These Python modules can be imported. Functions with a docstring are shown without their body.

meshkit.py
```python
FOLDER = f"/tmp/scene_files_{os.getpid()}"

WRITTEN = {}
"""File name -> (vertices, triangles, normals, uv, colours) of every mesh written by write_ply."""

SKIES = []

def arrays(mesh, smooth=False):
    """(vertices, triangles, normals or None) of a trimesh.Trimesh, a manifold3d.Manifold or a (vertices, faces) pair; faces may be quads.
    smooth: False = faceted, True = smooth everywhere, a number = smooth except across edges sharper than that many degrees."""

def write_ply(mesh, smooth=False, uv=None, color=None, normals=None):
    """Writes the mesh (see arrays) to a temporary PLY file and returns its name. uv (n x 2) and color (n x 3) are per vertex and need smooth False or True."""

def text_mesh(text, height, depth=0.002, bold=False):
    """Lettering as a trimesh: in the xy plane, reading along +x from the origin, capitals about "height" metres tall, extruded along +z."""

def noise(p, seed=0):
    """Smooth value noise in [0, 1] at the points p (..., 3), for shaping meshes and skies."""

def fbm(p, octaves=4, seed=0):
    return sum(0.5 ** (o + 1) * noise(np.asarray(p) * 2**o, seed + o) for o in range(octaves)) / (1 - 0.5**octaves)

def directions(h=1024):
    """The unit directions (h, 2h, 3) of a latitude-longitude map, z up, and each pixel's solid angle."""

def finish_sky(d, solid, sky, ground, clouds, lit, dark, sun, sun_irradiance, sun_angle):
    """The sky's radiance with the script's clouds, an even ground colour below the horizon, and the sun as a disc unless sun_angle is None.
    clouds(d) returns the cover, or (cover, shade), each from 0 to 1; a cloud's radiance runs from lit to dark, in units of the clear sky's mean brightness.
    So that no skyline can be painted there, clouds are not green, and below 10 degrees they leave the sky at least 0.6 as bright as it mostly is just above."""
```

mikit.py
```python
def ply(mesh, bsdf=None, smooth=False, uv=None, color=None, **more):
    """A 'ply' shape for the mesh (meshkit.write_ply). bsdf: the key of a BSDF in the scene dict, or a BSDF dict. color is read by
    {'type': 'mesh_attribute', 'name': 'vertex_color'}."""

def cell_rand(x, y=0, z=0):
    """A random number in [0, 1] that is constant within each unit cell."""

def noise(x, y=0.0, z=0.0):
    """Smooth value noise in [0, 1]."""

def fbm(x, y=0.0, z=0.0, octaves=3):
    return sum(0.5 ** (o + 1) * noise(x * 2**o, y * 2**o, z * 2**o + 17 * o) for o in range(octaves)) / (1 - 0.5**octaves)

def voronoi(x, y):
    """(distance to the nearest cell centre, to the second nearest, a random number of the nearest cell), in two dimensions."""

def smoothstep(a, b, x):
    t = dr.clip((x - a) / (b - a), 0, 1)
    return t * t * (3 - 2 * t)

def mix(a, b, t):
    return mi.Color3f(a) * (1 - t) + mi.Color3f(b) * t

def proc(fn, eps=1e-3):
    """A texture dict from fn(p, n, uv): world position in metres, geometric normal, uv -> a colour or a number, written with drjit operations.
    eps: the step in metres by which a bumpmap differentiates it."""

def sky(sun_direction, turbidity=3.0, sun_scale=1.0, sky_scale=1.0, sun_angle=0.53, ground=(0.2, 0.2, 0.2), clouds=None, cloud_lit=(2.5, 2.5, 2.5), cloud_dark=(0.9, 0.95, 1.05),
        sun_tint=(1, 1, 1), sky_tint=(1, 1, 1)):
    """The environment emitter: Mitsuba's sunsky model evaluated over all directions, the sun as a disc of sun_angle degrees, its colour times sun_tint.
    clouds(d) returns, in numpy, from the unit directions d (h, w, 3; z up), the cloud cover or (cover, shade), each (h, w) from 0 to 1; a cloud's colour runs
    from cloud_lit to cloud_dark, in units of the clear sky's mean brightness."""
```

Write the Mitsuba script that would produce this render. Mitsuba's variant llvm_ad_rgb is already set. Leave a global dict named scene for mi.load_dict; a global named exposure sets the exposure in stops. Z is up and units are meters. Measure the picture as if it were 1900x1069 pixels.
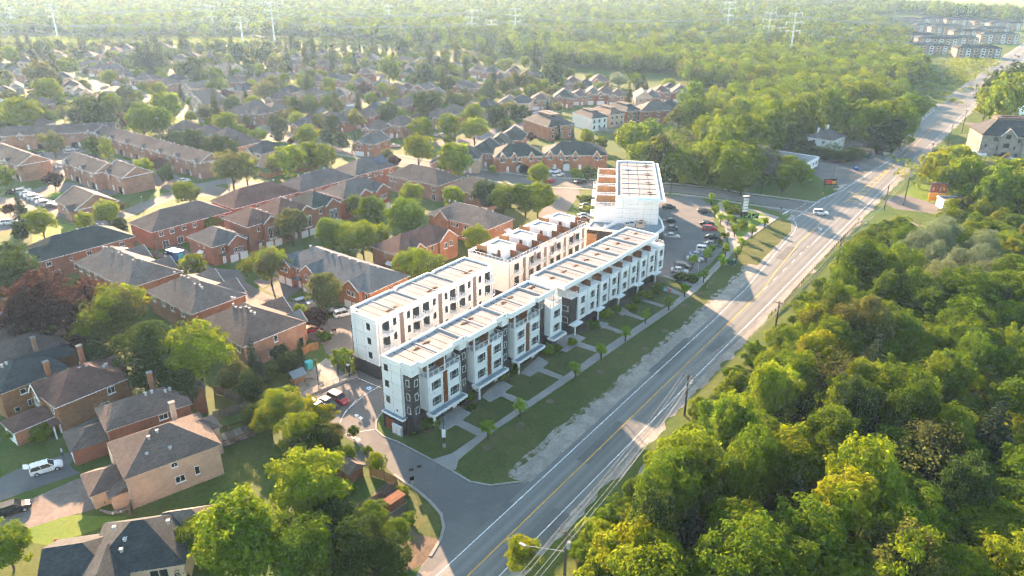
import math, random
import numpy as np, drjit as dr, mitsuba as mi, mikit, meshkit, trimesh
import manifold3d as m3
from shapely.geometry import Polygon, LineString, Point
from shapely.ops import unary_union
T = mi.ScalarTransform4f
random.seed(7)
scene, labels = {}, {}
# ---------------------------------------------------------------- camera, sun, sky, air
FOC, HOR, CAMH = 1374.0, -72.0, 75.0          # drone camera, 75 m up, in pixels of a 1900 px wide frame
PITCH = math.atan((534.5 - HOR) / FOC)
CP, SP = math.cos(PITCH), math.sin(PITCH)
scene['camera'] = {'type': 'perspective', 'fov': math.degrees(2 * math.atan(950 / FOC)), 'fov_axis': 'x', 'near_clip': 1.0, 'far_clip': 9000.0,
                   'to_world': T().look_at([0, 0, CAMH], [0, CP, CAMH - SP], [0, 0, 1]), 'medium': {'type': 'ref', 'id': 'air'}}
SUN_AZ, SUN_EL = math.radians(337.7), math.radians(18.0)
SUN = [math.sin(SUN_AZ) * math.cos(SUN_EL), math.cos(SUN_AZ) * math.cos(SUN_EL), math.sin(SUN_EL)]
scene['daylight'] = mikit.sky(SUN, turbidity=3.0, sun_scale=1.6, sky_scale=1.4, sun_tint=(1.06, 0.96, 1.12), sky_tint=(1.07, 1.0, 0.9))
exposure = 3.72
scene['air'] = {'type': 'homogeneous', 'albedo': {'type': 'rgb', 'value': [0.90, 0.94, 0.97]}, 'sigma_t': {'type': 'rgb', 'value': [0.000074, 0.00011, 0.00016]}, 'phase': {'type': 'hg', 'g': 0.35}}
# ---------------------------------------------------------------- materials: one palette, looked up per mesh through uv.x
PAL, C1, C2, PRM = {}, [], [], []
def pal(name, c1, c2=None, scale=0.5, fine=0.10, cell=0.0):
    PAL[name] = len(C1); C1.append(c1); C2.append(c2 or c1); PRM.append((scale, fine, cell))
    return name
for a in [('white_panel', (0.8132, 0.8186, 0.8239), (0.749, 0.7597, 0.7651), .25, .03), ('white_trim', (0.8364, 0.8364, 0.8364), (0.7956, 0.7956, 0.7956), .5, .02),
          ('cream_panel', (.72, .69, .65), (.66, .63, .60), .3, .04), ('dark_brick', (.060, .052, .052), (.042, .038, .04), .8, .25, .25),
          ('grey_brown_panel', (.22, .18, .165), (.19, .155, .14), .5, .1), ('membrane', (.30, .298, .305), (.25, .248, .253), .35, .10),
          ('stain', (.23, .175, .14), (.31, .28, .25), 1.5, .25), ('debris', (.05, .024, .014), (.10, .045, .025), 2., .4), ('wood_brown', (.20, .075, .028), (.15, .055, .022), 1.5, .2),
          ('partition_wood', (.23, .10, .05), (.17, .075, .04), 1., .25), ('fence_grey', (.20, .165, .13), (.13, .11, .09), .6, .3), ('fence_cedar', (.42, .21, .09), (.33, .17, .08), .7, .25),
          ('brick_red', (.33, .135, .078), (.265, .108, .065), .5, .15, .22), ('brick_orange', (.42, .185, .095), (.35, .15, .08), .5, .15, .22), ('brick_pink', (.40, .225, .155), (.33, .185, .128), .5, .12, .2),
          ('brick_brown', (0.3248, 0.1624, 0.0784), (0.252, 0.1232, 0.06384), .5, .15, .22), ('brick_tan', (0.6272, 0.4592, 0.336), (0.56, 0.4032, 0.2968), .4, .1, .14), ('stone_grey', (.30, .27, .24), (.22, .20, .18), .9, .2, .25),
          ('roof_brown', (0.1599, 0.1209, 0.1014), (0.1248, 0.09516, 0.0819), .35, .12, .32), ('roof_grey', (0.1365, 0.1232, 0.1154), (0.1092, 0.09984, 0.0936), .35, .12, .32), ('roof_green', (0.0465, 0.0651, 0.06076), (0.03596, 0.05146, 0.0496), .35, .12, .3),
          ('roof_slate', (0.0585, 0.0663, 0.0702), (0.04368, 0.0507, 0.0546), .35, .12, .35), ('roof_red', (0.1599, 0.08736, 0.0702), (0.1287, 0.07176, 0.0585), .35, .12, .3), ('roof_tan', (0.2028, 0.1638, 0.1404), (0.1638, 0.1326, 0.1154), .35, .12, .3),
          ('roof_blue', (0.1248, 0.1443, 0.156), (0.1014, 0.117, 0.1287), .35, .12, .3), ('trim_tan', (.55, .44, .35), (.5, .4, .32), .5, .05), ('metal_roof', (.22, .27, .30), (.19, .235, .265), .5, .04),
          ('asphalt', (0.08, 0.0768, 0.0736), (0.0656, 0.0632, 0.0616), .12, .14), ('asphalt_old', (0.188, 0.172, 0.156), (0.152, 0.14, 0.128), .08, .14), ('asphalt_lot', (0.164, 0.164, 0.16), (0.136, 0.136, 0.1344), .1, .12),
          ('concrete', (0.336, 0.316, 0.292), (0.288, 0.268, 0.248), .4, .1), ('gravel', (.36, .325, .285), (.27, .245, .215), .35, .35), ('paver', (0.24, 0.2, 0.172), (0.2, 0.164, 0.144), .4, .1, .2),
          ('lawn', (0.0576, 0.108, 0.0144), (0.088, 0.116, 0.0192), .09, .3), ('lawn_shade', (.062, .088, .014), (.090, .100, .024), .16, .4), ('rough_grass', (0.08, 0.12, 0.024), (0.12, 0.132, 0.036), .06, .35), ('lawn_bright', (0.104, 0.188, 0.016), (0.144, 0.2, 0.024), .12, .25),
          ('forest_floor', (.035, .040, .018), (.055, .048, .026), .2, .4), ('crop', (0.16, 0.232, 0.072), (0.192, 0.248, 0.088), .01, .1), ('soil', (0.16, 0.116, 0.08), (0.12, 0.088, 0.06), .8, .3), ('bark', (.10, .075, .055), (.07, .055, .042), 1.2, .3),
          ('paint_white', (.80, .80, .79), (.66, .65, .63), .8, .12), ('paint_yellow', (.68, .40, .10), (.56, .33, .09), .8, .12), ('paint_blue', (.08, .28, .52), (.1, .3, .5), 1., .1), ('rust_plate', (.30, .10, .045), (.24, .08, .04), 2., .2),
          ('pole_wood', (.13, .105, .085), (.10, .08, .066), .8, .25), ('steel', (.42, .43, .43), (.38, .39, .39), .5, .06), ('black_metal', (.02, .02, .022), None, .5, .1), ('green_box', (.03, .10, .075), (.028, .085, .065), .8, .15),
          ('skin', (.45, .28, .2), None, 1., .02), ('cloth_dark', (.02, .02, .025), None, 1., .1), ('cloth_blue', (.07, .12, .25), None, 1., .1), ('cloth_white', (.7, .7, .7), None, 1., .05), ('hair', (.03, .02, .015), None, 1., .1),
          ('turquoise', (.10, .55, .58), (.09, .5, .54), .4, .08), ('sign_red', (.55, .06, .04), None, 1., .05), ('sign_orange', (.75, .33, .06), None, 1., .05), ('sand', (0.336, 0.264, 0.2), (0.272, 0.216, 0.16), .6, .2),
          ('worn_verge', (.32, .29, .25), (.075, .09, .022), 1.0, .35), ('tar', (.045, .044, .043), None, .8, .2), ('asphalt_patch', (0.132, 0.1344, 0.132), (0.152, 0.1536, 0.1496), .5, .15), ('seam', (.262, .26, .265), (.24, .238, .242), None, .5, .1), ('car_white', (.80, .80, .80)), ('car_black', (.012, .012, .014)), ('car_grey', (.11, .115, .12)), ('car_silver', (.45, .46, .47)), ('car_red', (.30, .012, .02)), ('car_blue', (.10, .20, .34)), ('tyre', (.018, .018, .018)), ('lamp_clear', (.85, .85, .8)), ('lamp_red', (.5, .02, .015)),
          ('solar', (.05, .06, .10)), ('sign_green', (.12, .55, .10)), ('excavator', (.75, .38, .03)), ('slate_panel', (.30, .33, .35)), ('blue_box', (.03, .12, .38)), ('pink', (.6, .25, .22)), ('rub_purple', (.15, .06, .2))]:
    pal(*a)
NP = 96
assert len(C1) <= NP
def flat(rows, k): return mi.Float(np.ascontiguousarray(np.pad(np.array(rows, np.float32), ((0, NP - len(rows)), (0, 0)))).ravel())
_A, _B, _P = flat(C1, 3), flat(C2, 3), flat(PRM, 3)
def _index(uv): return mi.UInt32(dr.clip(uv.x * NP, 0, NP - 1))
def matte_fn(p, n, uv):
    i = _index(uv)
    a, b, q = dr.gather(mi.Color3f, _A, i), dr.gather(mi.Color3f, _B, i), dr.gather(mi.Vector3f, _P, i)
    s = q.x
    t = mikit.smoothstep(0.3, 0.7, 0.6 * mikit.noise(p.x * s, p.y * s, p.z * s) + 0.4 * mikit.noise(p.x * s * 3.1 + 7, p.y * s * 3.1, p.z * s * 3.1))
    f = 1 + q.y * (mikit.noise(p.x * 3.3, p.y * 3.3, p.z * 3.3) + mikit.noise(p.x * 9.1, p.y * 9.1, p.z * 9.1) - 1.0)
    f *= 1 + q.z * (mikit.cell_rand(p.x * 2.3 + 0.5 * dr.floor(p.z * 6), p.y * 2.3, p.z * 6) - 0.5)
    return mikit.mix(a, b, t) * dr.maximum(f, 0.05)
def plain_fn(p, n, uv): return dr.gather(mi.Color3f, _A, _index(uv))
def two(d): return {'type': 'twosided', 'bsdf': d}
scene['matte'] = two({'type': 'principled', 'base_color': mikit.proc(matte_fn), 'roughness': 0.85, 'specular': 0.25})
scene['gloss'] = two({'type': 'principled', 'base_color': mikit.proc(plain_fn), 'roughness': 0.28, 'specular': 0.5, 'clearcoat': 0.7, 'clearcoat_gloss': 0.9})
scene['glass'] = two({'type': 'principled', 'base_color': {'type': 'rgb', 'value': [0.022, 0.03, 0.034]}, 'roughness': 0.08, 'specular': 0.5})
# foliage: uv.x picks the species' leaf colour, uv.y is the leaf's own random number
LEAF = {'maple': (0.125, 0.198, 0.0155), 'lime': (0.219, 0.284, 0.0155), 'dark': (0.0559, 0.0946, 0.0189), 'olive': (0.142, 0.155, 0.0344), 'purple': (0.078, 0.04, 0.034), 'silver': (0.215, 0.267, 0.129), 'spruce': (0.0473, 0.0774, 0.0387), 'cedar': (0.0774, 0.107, 0.0189),
        'yellow': (0.267, 0.292, 0.0138), 'blue_spruce': (0.0731, 0.112, 0.0946), 'russet': (0.206, 0.112, 0.0688), 'meadow': (0.232, 0.275, 0.0387), 'wood': (0.146, 0.228, 0.0155), 'fresh': (.30, .42, .03), 'far': (0.0731, 0.133, 0.0602)}
LK = list(LEAF)
_L = mi.Float(np.array(list(LEAF.values()), np.float32).ravel())
def leaf_fn(p, n, uv):
    i = mi.UInt32(dr.clip(uv.x * 32, 0, len(LK) - 1))
    c = dr.gather(mi.Color3f, _L, i)
    big = mikit.noise(p.x * 0.11, p.y * 0.11, 3.0)
    hue = mikit.noise(p.x * 0.07 + 31, p.y * 0.07, 9.0)
    c *= mi.Color3f(0.80 + 0.36 * hue, 0.90 + 0.2 * hue, 1.1 - 0.2 * hue)
    return dr.minimum(c * (0.65 + 0.6 * big) * (0.68 + 0.64 * uv.y), 0.9)
scene['foliage'] = {'type': 'principledthin', 'base_color': mikit.proc(leaf_fn), 'roughness': 0.65, 'diff_trans': 1.0, 'spec_trans': 0.0, 'eta': 1.2}
# the main road's asphalt: paler wheel tracks along each lane, darker oil strip between them, small repairs
RH = math.radians(36.15)
RU, RV = (math.sin(RH), math.cos(RH)), (math.cos(RH), -math.sin(RH))
def road_fn(p, n, uv):
    v = (p.x + 6.4) * RV[0] + (p.y - 80.8) * RV[1]
    u = p.x * RU[0] + p.y * RU[1]
    lane = dr.cos(v * (2 * math.pi / 1.75))
    w = mikit.fbm(u * 0.02, v * 0.9, 0, 3)
    f = 1 - 0.10 * lane * (0.6 + 0.8 * w) + 0.24 * (w - 0.5) + 0.14 * (mikit.noise(p.x * 5, p.y * 5) - 0.5) + 0.10 * (mikit.noise(p.x * 0.3, p.y * 0.3, 5) - 0.5)
    return mi.Color3f(.178, .183, .177) * f
scene['road_surface'] = two({'type': 'principled', 'base_color': mikit.proc(road_fn), 'roughness': 0.7, 'specular': 0.35})

# ---------------------------------------------------------------- helpers
def at(px, py, z=0.0):
    """The point of height z that the photograph shows at pixel (px, py)."""
    u, w = (px - 950) / FOC, (py - 534.5) / FOC
    d = (u, CP - w * SP, -SP - w * CP)
    t = (z - CAMH) / d[2]
    return np.array([d[0] * t, d[1] * t, z])
def pixel(p):
    x, y, z = p[0], p[1], p[2] - CAMH
    zc = y * CP - z * SP
    return 950 + FOC * x / zc, 534.5 + FOC * (-y * SP - z * CP) / zc
def ground_px(pts, z=0.0): return [tuple(at(x, y, z)[:2]) for x, y in pts]
class MB:
    """Collects boxes, prisms and tubes into one mesh."""
    def __init__(self): self.v, self.f, self.n = [], [], 0
    def add(self, v, f):
        self.v.append(np.asarray(v, float)); self.f.append(np.asarray(f, int) + self.n); self.n += len(v); return self
    def box(self, x0, x1, y0, y1, z0, z1):
        return self.add([(x, y, z) for x in (x0, x1) for y in (y0, y1) for z in (z0, z1)], [[0, 1, 3], [0, 3, 2], [4, 6, 7], [4, 7, 5], [0, 4, 5], [0, 5, 1], [2, 3, 7], [2, 7, 6], [0, 2, 6], [0, 6, 4], [1, 5, 7], [1, 7, 3]])
    def poly(self, pts, z0, z1=None, cap_bottom=False):
        P = pts if hasattr(pts, 'geom_type') else Polygon(pts)
        if not P.is_valid: P = P.buffer(0)
        for g in getattr(P, 'geoms', [P]):
            if g.area < 1e-6: continue
            v, f = trimesh.creation.triangulate_polygon(g, engine='earcut')
            top = z0 if z1 is None else z1
            self.add(np.c_[v, np.full(len(v), top)], f)
            if z1 is not None:
                for ring in [g.exterior, *g.interiors]:
                    c = np.array(ring.coords); k = len(c) - 1
                    self.add(np.vstack([np.c_[c, np.full(k + 1, z0)], np.c_[c, np.full(k + 1, z1)]]), [[i, i + 1, k + 2 + i] for i in range(k)] + [[i, k + 2 + i, k + 1 + i] for i in range(k)])
                if cap_bottom: self.add(np.c_[v, np.full(len(v), z0)], f[:, ::-1])
        return self
    def tube(self, p0, p1, r, n=6, r1=None):
        p0, p1 = np.array(p0, float), np.array(p1, float); d = p1 - p0; d /= np.linalg.norm(d)
        a = np.cross(d, [0, 0, 1.0] if abs(d[2]) < .9 else [1.0, 0, 0]); a /= np.linalg.norm(a); b = np.cross(d, a)
        t = np.arange(n) * 2 * np.pi / n; ring = np.cos(t)[:, None] * a + np.sin(t)[:, None] * b
        i = np.arange(n); j = (i + 1) % n
        return self.add(np.vstack([p0 + ring * r, p1 + ring * (r if r1 is None else r1), [p1]]), np.vstack([np.c_[i, j, j + n], np.c_[i, j + n, i + n], np.c_[i + n, j + n, i * 0 + 2 * n]]))
    def beam(self, p0, p1, w, h):
        p0, p1 = np.array(p0, float), np.array(p1, float); d = p1 - p0; d /= np.linalg.norm(d)
        s = np.cross(d, [0, 0, 1.0]); s = s / np.linalg.norm(s) if np.linalg.norm(s) > 1e-6 else np.array([1.0, 0, 0]); u = np.cross(s, d)
        c = [(-1, -1), (1, -1), (1, 1), (-1, 1)]
        return self.add([p + s * a * w / 2 + u * b * h / 2 for p in (p0, p1) for a, b in c], [[0, 1, 5], [0, 5, 4], [1, 2, 6], [1, 6, 5], [2, 3, 7], [2, 7, 6], [3, 0, 4], [3, 4, 7], [0, 2, 1], [0, 3, 2], [4, 5, 6], [4, 6, 7]])
    def face(self, pts): return self.add(pts, [[0, i, i + 1] for i in range(1, len(pts) - 1)])
    def blob(self, c, r, seed=0, sub=1, rough=.25):
        m = trimesh.creation.icosphere(subdivisions=sub); v = np.array(m.vertices)
        return self.add(v * (1 + rough * (meshkit.noise(v * 2.3 + seed * 7.7)[:, None] - .5) * 2) * np.array(r) + np.array(c), m.faces)
    def mesh(self): return np.vstack(self.v), np.vstack(self.f)
def ply(mb, m, uv=None):
    v, f = mb.mesh() if isinstance(mb, MB) else mb
    if m in ('glass', 'road_surface'): return mikit.ply((v, f), m)
    b = 'matte'
    if m[:2] == 'g:': b, m = 'gloss', m[2:]
    if m[:4] == 'car_' or m in ('lamp_clear', 'lamp_red', 'solar'): b = 'gloss'
    return mikit.ply((v, f), b, uv=np.tile([(PAL[m] + .5) / NP, 0.5], (len(v), 1)))
taken = {}
def numbered(name, pool=None):
    pool = taken if pool is None else pool
    k = pool.get(name, 0); pool[name] = k + 1
    return name if k == 0 else f'{name}_{k:03d}'
def frame(x, y, heading, z=0.0): return T().translate([float(x), float(y), float(z)]).rotate([0, 0, 1], 90.0 - heading)   # local x runs along the heading
class Thing:
    """A thing with parts. M places its local frame; into: a shapegroup's dict that the parts are written to instead of the scene."""
    def __init__(self, name, label=None, cat=None, M=None, group=None, kind=None, into=None):
        self.into, self.M, self.pool = into, M or T(), {}
        self.key = '' if into is not None else numbered(name)
        if into is None:
            d = {}
            if label: d['label'] = label
            if cat: d['category'] = cat
            if group: d['group'] = group
            if kind: d['kind'] = kind
            labels[self.key] = d
    def part(self, name, mb, m=None, parent='', M=None, label=None, kind=None):
        base = (parent + '__' if parent else '') + name
        base = numbered(base, self.pool)
        e = dict(mb) if isinstance(mb, dict) else ply(mb, m)
        full = self.M if self.into is None else T()
        if M is not None: full = full @ M
        e['to_world'] = full
        if self.into is not None: self.into[base] = e
        else:
            scene[self.key + '__' + base] = e
            if label or kind: labels[self.key + '__' + base] = {k: x for k, x in (('label', label), ('kind', kind)) if x}
        return base
def solo(name, mb, m, label=None, cat=None, kind=None, group=None, M=None):
    """A thing that is one mesh."""
    key = numbered(name); scene[key] = dict(mb) if isinstance(mb, dict) else ply(mb, m)
    if M is not None: scene[key]['to_world'] = M
    labels[key] = {k: x for k, x in (('label', label), ('category', cat), ('kind', kind), ('group', group)) if x}
    return key
# labels that say where: collected here, written at the end, with an order from left to right where several would read alike
WHERE = []
def tell(key, p, desc, cat, group=None, zone=None): WHERE.append((key, pixel(p), desc, cat, group, zone))
ORD = ['first', 'second', 'third', 'fourth', 'fifth', 'sixth', 'seventh', 'eighth', 'ninth', 'tenth', 'eleventh', 'twelfth', 'thirteenth', 'fourteenth', 'fifteenth', 'sixteenth', 'seventeenth', 'eighteenth', 'nineteenth', 'twentieth']
def nth(i): return ORD[i] if i < 20 else f'{i + 1}th'
def area(px, py):
    x = 'at the left edge' if px < 160 else 'well left' if px < 400 else 'left of centre' if px < 700 else 'near centre' if px < 1000 else 'right of centre' if px < 1300 else 'at the right' if px < 1650 else 'at the right edge'
    y = 'most distant rows' if py < 112 else 'distant rows' if py < 140 else 'far middle rows' if py < 170 else 'middle rows' if py < 205 else 'near middle rows' if py < 250 else 'back street rows' if py < 330 else 'brick terrace blocks' if py < 460 else 'near brick blocks' if py < 640 else 'foreground'
    return f'{y}, {x}'
# ---------------------------------------------------------------- ground, roads, paths (the setting)
def sheet(name, pts, m, z, px=True, thick=None, buffer=0.0, rag=0.0, part=False):
    P = Polygon(ground_px(pts) if px else pts).buffer(0) if not hasattr(pts, 'geom_type') else pts
    if buffer: P = P.buffer(buffer)
    if rag:
        P = P.segmentize(1.2); out = []
        for g in getattr(P, 'geoms', [P]):
            c = np.array(g.exterior.coords)[:-1]
            nz = meshkit.fbm(np.c_[c * .35, c[:, :1] * 0], 3, 5) - .5
            ctr = np.roll(c, -1, 0) - np.roll(c, 1, 0); ctr /= np.linalg.norm(ctr, axis=1, keepdims=True) + 1e-9
            out.append(Polygon(c + np.c_[ctr[:, 1], -ctr[:, 0]] * (nz * rag * 2)[:, None]).buffer(0))
        P = unary_union(out)
    mb = MB().poly(P, z if thick is None else z - thick, None if thick is None else z)
    if part: scene[part + '__' + numbered(part + '__' + name).split('__')[1]] = ply(mb, m)
    else: solo(name, mb, m, kind='structure')
    return P
solo('ground', MB().face([(-2400, -240, 0), (2400, -240, 0), (2400, 3800, 0), (-2400, 3800, 0)]), 'lawn', kind='structure')
# main road: its edge lines as seen, joined into one strip
EL = [(780, 1097), (1199, 709), (1324.8, 594), (1366, 553), (1382, 538.5), (1432.6, 478), (1474, 430)]
EL2 = [(1474, 408), (1523, 371), (1562, 354), (1632, 310), (1676, 280), (1711, 222)]
ER = [(895, 1101), (1309.7, 680), (1431, 559), (1528, 460), (1614, 376), (1698, 293.5), (1762, 236)]
far_l = [(1711, 222), (1790, 163), (1863, 108), (1905, 80)]; far_r = [(1762, 236), (1826, 175), (1880, 125), (1930, 88)]
gl, gr = ground_px(EL) + ground_px(EL2[:-1]) + ground_px(far_l), ground_px(ER[:-1]) + ground_px(far_r)
tail = lambda a, b, k: (a[0] + (a[0] - b[0]) * k, a[1] + (a[1] - b[1]) * k)
gl = [tail(gl[0], gl[1], .6)] + gl + [tail(gl[-1], gl[-2], 5)]; gr = [tail(gr[0], gr[1], .6)] + gr + [tail(gr[-1], gr[-2], 5)]
ROAD = Polygon(gl + gr[::-1]).buffer(0)
sheet('gravel_shoulder', ROAD.buffer(2.6), 'gravel', .012, rag=1.3)
_el = LineString(ground_px([(990, 905)] + [(1010, 882), (1199, 709), (1324.8, 594), (1366, 553), (1382, 538.5), (1420, 495)]))
_cut = Polygon(ground_px([(860, 1069), (980, 893), (1010, 884), (1100, 900), (1000, 1069)]))
sheet('worn_verge', _el.buffer(5.2, cap_style=2).difference(_cut), 'worn_verge', .0245, rag=1.1)
sheet('gravel_verge', _el.buffer(4.0, cap_style=2).difference(_cut), 'gravel', .028, rag=.8)
sheet('main_road', ROAD.buffer(1.0), 'road_surface', .03)
rd_mark = []
def line_px(name, pts, w, m='paint_white', z=.045, dash=None):
    L = LineString(ground_px(pts) if len(pts[0]) == 2 and not isinstance(pts, np.ndarray) else pts)
    segs = [L] if dash is None else []
    if dash:
        s = 0
        while s < L.length: segs.append(LineString([L.interpolate(s), L.interpolate(min(s + dash[0], L.length))])); s += dash[0] + dash[1]
    for g in segs:
        key = 'main_road__' + numbered('main_road__' + name).split('__')[1]
        scene[key] = ply(MB().poly(g.buffer(w / 2, cap_style=2), z), m)
ext = lambda pts, k: [tuple(pixel((*tail(ground_px(pts)[0], ground_px(pts)[1], k), 0)))] + pts
line_px('edge_line', ext(EL, .5) + [(1478, 420), (1476, 412), (1470, 407)], .16)
line_px('edge_line', [(1471, 408)] + EL2[1:-1] + far_l, .16)
line_px('edge_line', ext(ER, .5)[:-1] + far_r, .16)
line_px('centre_line', [(846, 1090), (1239.6, 709), (1412, 542), (1442.7, 500), (1476, 460), (1482.7, 450), (1519.8, 418)], .24, 'paint_yellow')
line_px('centre_line', [(1567, 376), (1664.5, 303), (1745, 222), (1850, 132), (1905, 90)], .22, 'paint_yellow')
line_px('median_line', [(1594, 371.8), (1632.5, 334.7), (1656, 310)], .2, 'paint_yellow')
line_px('lane_line', [(1417.4, 538), (1500, 457)], .14, dash=(3.0, 4.4))
line_px('lane_line', [(1505.5, 454.3), (1541.7, 419.7)], .14)
for i in range(10):
    t = i / 9.6
    a, b = (1572 + 84 * t, 371 - 66 * t), (1592 + 62 * t, 373 - 64 * t)
    line_px('median_bar', [a, b], .7, 'paint_yellow')
line_px('stop_line', [(1452, 398), (1468, 389)], .5)
line_px('guide_line', [(1457, 400), (1495, 378)], .12)
ar = at(1521, 428)
scene['main_road__turn_arrow'] = ply(MB().poly([(0, 0), (.3, 0), (.3, 2.0), (-.5, 2.6), (-.5, 3.1), (-1.4, 2.2), (-.5, 1.5), (-.5, 2.1), (0, 1.75)], 0), 'paint_white'); scene['main_road__turn_arrow']['to_world'] = T().translate([ar[0], ar[1], .046]).rotate([0, 0, 1], -36)
# entry lane and court between the white blocks
ENTRY = [(980, 893), (966.8, 896), (909.6, 903), (872.5, 896), (838.8, 876), (801.8, 856), (737.8, 822), (710.8, 812), (697.4, 798), (700, 775), (712, 765), (712, 700), (700, 690), (1000, 545), (960, 535), (905, 545), (668, 676), (662, 697), (571, 738), (590, 765), (636, 808), (680, 835), (720, 872), (731, 881), (754.6, 897.6), (774.8, 911), (798.4, 931.3), (818.6, 955), (823.7, 978.4), (818.6, 999), (798.4, 1033), (775, 1060), (1000, 900)]
ep = Polygon(ground_px(ENTRY[:-1] + [(860, 1060), (1010, 905)])).buffer(0)
sheet('entry_lane', ep, 'asphalt_lot', .026)
def kerb(pts, px=True, w=.3, m='concrete', name='kerb', h=.13):
    L = LineString(ground_px(pts) if px else pts)
    solo(name, MB().poly(L.buffer(w / 2, cap_style=2), 0, h), m, kind='structure')
kerb([(993, 882), (966.8, 894), (909.6, 901), (872.5, 894), (838.8, 874), (801.8, 854), (737.8, 820), (710.8, 810), (697.4, 797), (698, 783), (704, 772), (712, 764)])
kerb([(731, 881), (754.6, 897.6), (774.8, 911), (798.4, 931.3), (818.6, 955), (823.7, 978.4), (818.6, 999), (798.4, 1033)], w=.45)
solo('drop_kerb_plate', MB().poly(ground_px([(817, 860), (824, 855.5), (832, 861), (825, 866)]), .04), 'rust_plate', kind='structure')
for q in ([(656, 771), (661, 768), (667, 771), (662, 774.5)], [(664, 775), (669, 772), (675, 776), (669, 779)], [(651, 811), (657, 808), (662, 812), (656, 815)], [(659, 815.5), (665, 812.5), (670, 817), (664, 820)]):
    solo('crossing_patch', MB().poly(ground_px(q), .045), 'paint_white', kind='structure')
for i, (x, y, s) in enumerate([(763, 872, 1), (778, 866, 1), (757, 897, .8)]):
    c = at(x, y); solo('manhole_cover', MB().poly(Point(c[0], c[1]).buffer(.42 * s), .046), 'tar', kind='structure')
for pts in ([(636, 807), (694, 797)], [(639, 768), (662, 741)], [(628, 790), (639, 768)], [(640, 765), (676, 733)], [(662, 701), (707, 720)], [(676, 733), (706, 716)]):
    key = numbered('bay_marking'); scene[key] = ply(MB().poly(LineString(ground_px(pts)).buffer(.07), .044), 'paint_white'); labels[key] = {'kind': 'structure'}
solo('accessible_bay_marking', MB().poly(ground_px([(676, 722), (684, 716), (694, 719), (685, 726)]), .046), 'paint_blue', kind='structure')
solo('accessible_bay_symbol', MB().poly(LineString(ground_px([(681, 720), (686, 718.5), (688, 722), (684, 723.5), (681.5, 721)])).buffer(.13), .052), 'paint_white', kind='structure')
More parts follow.
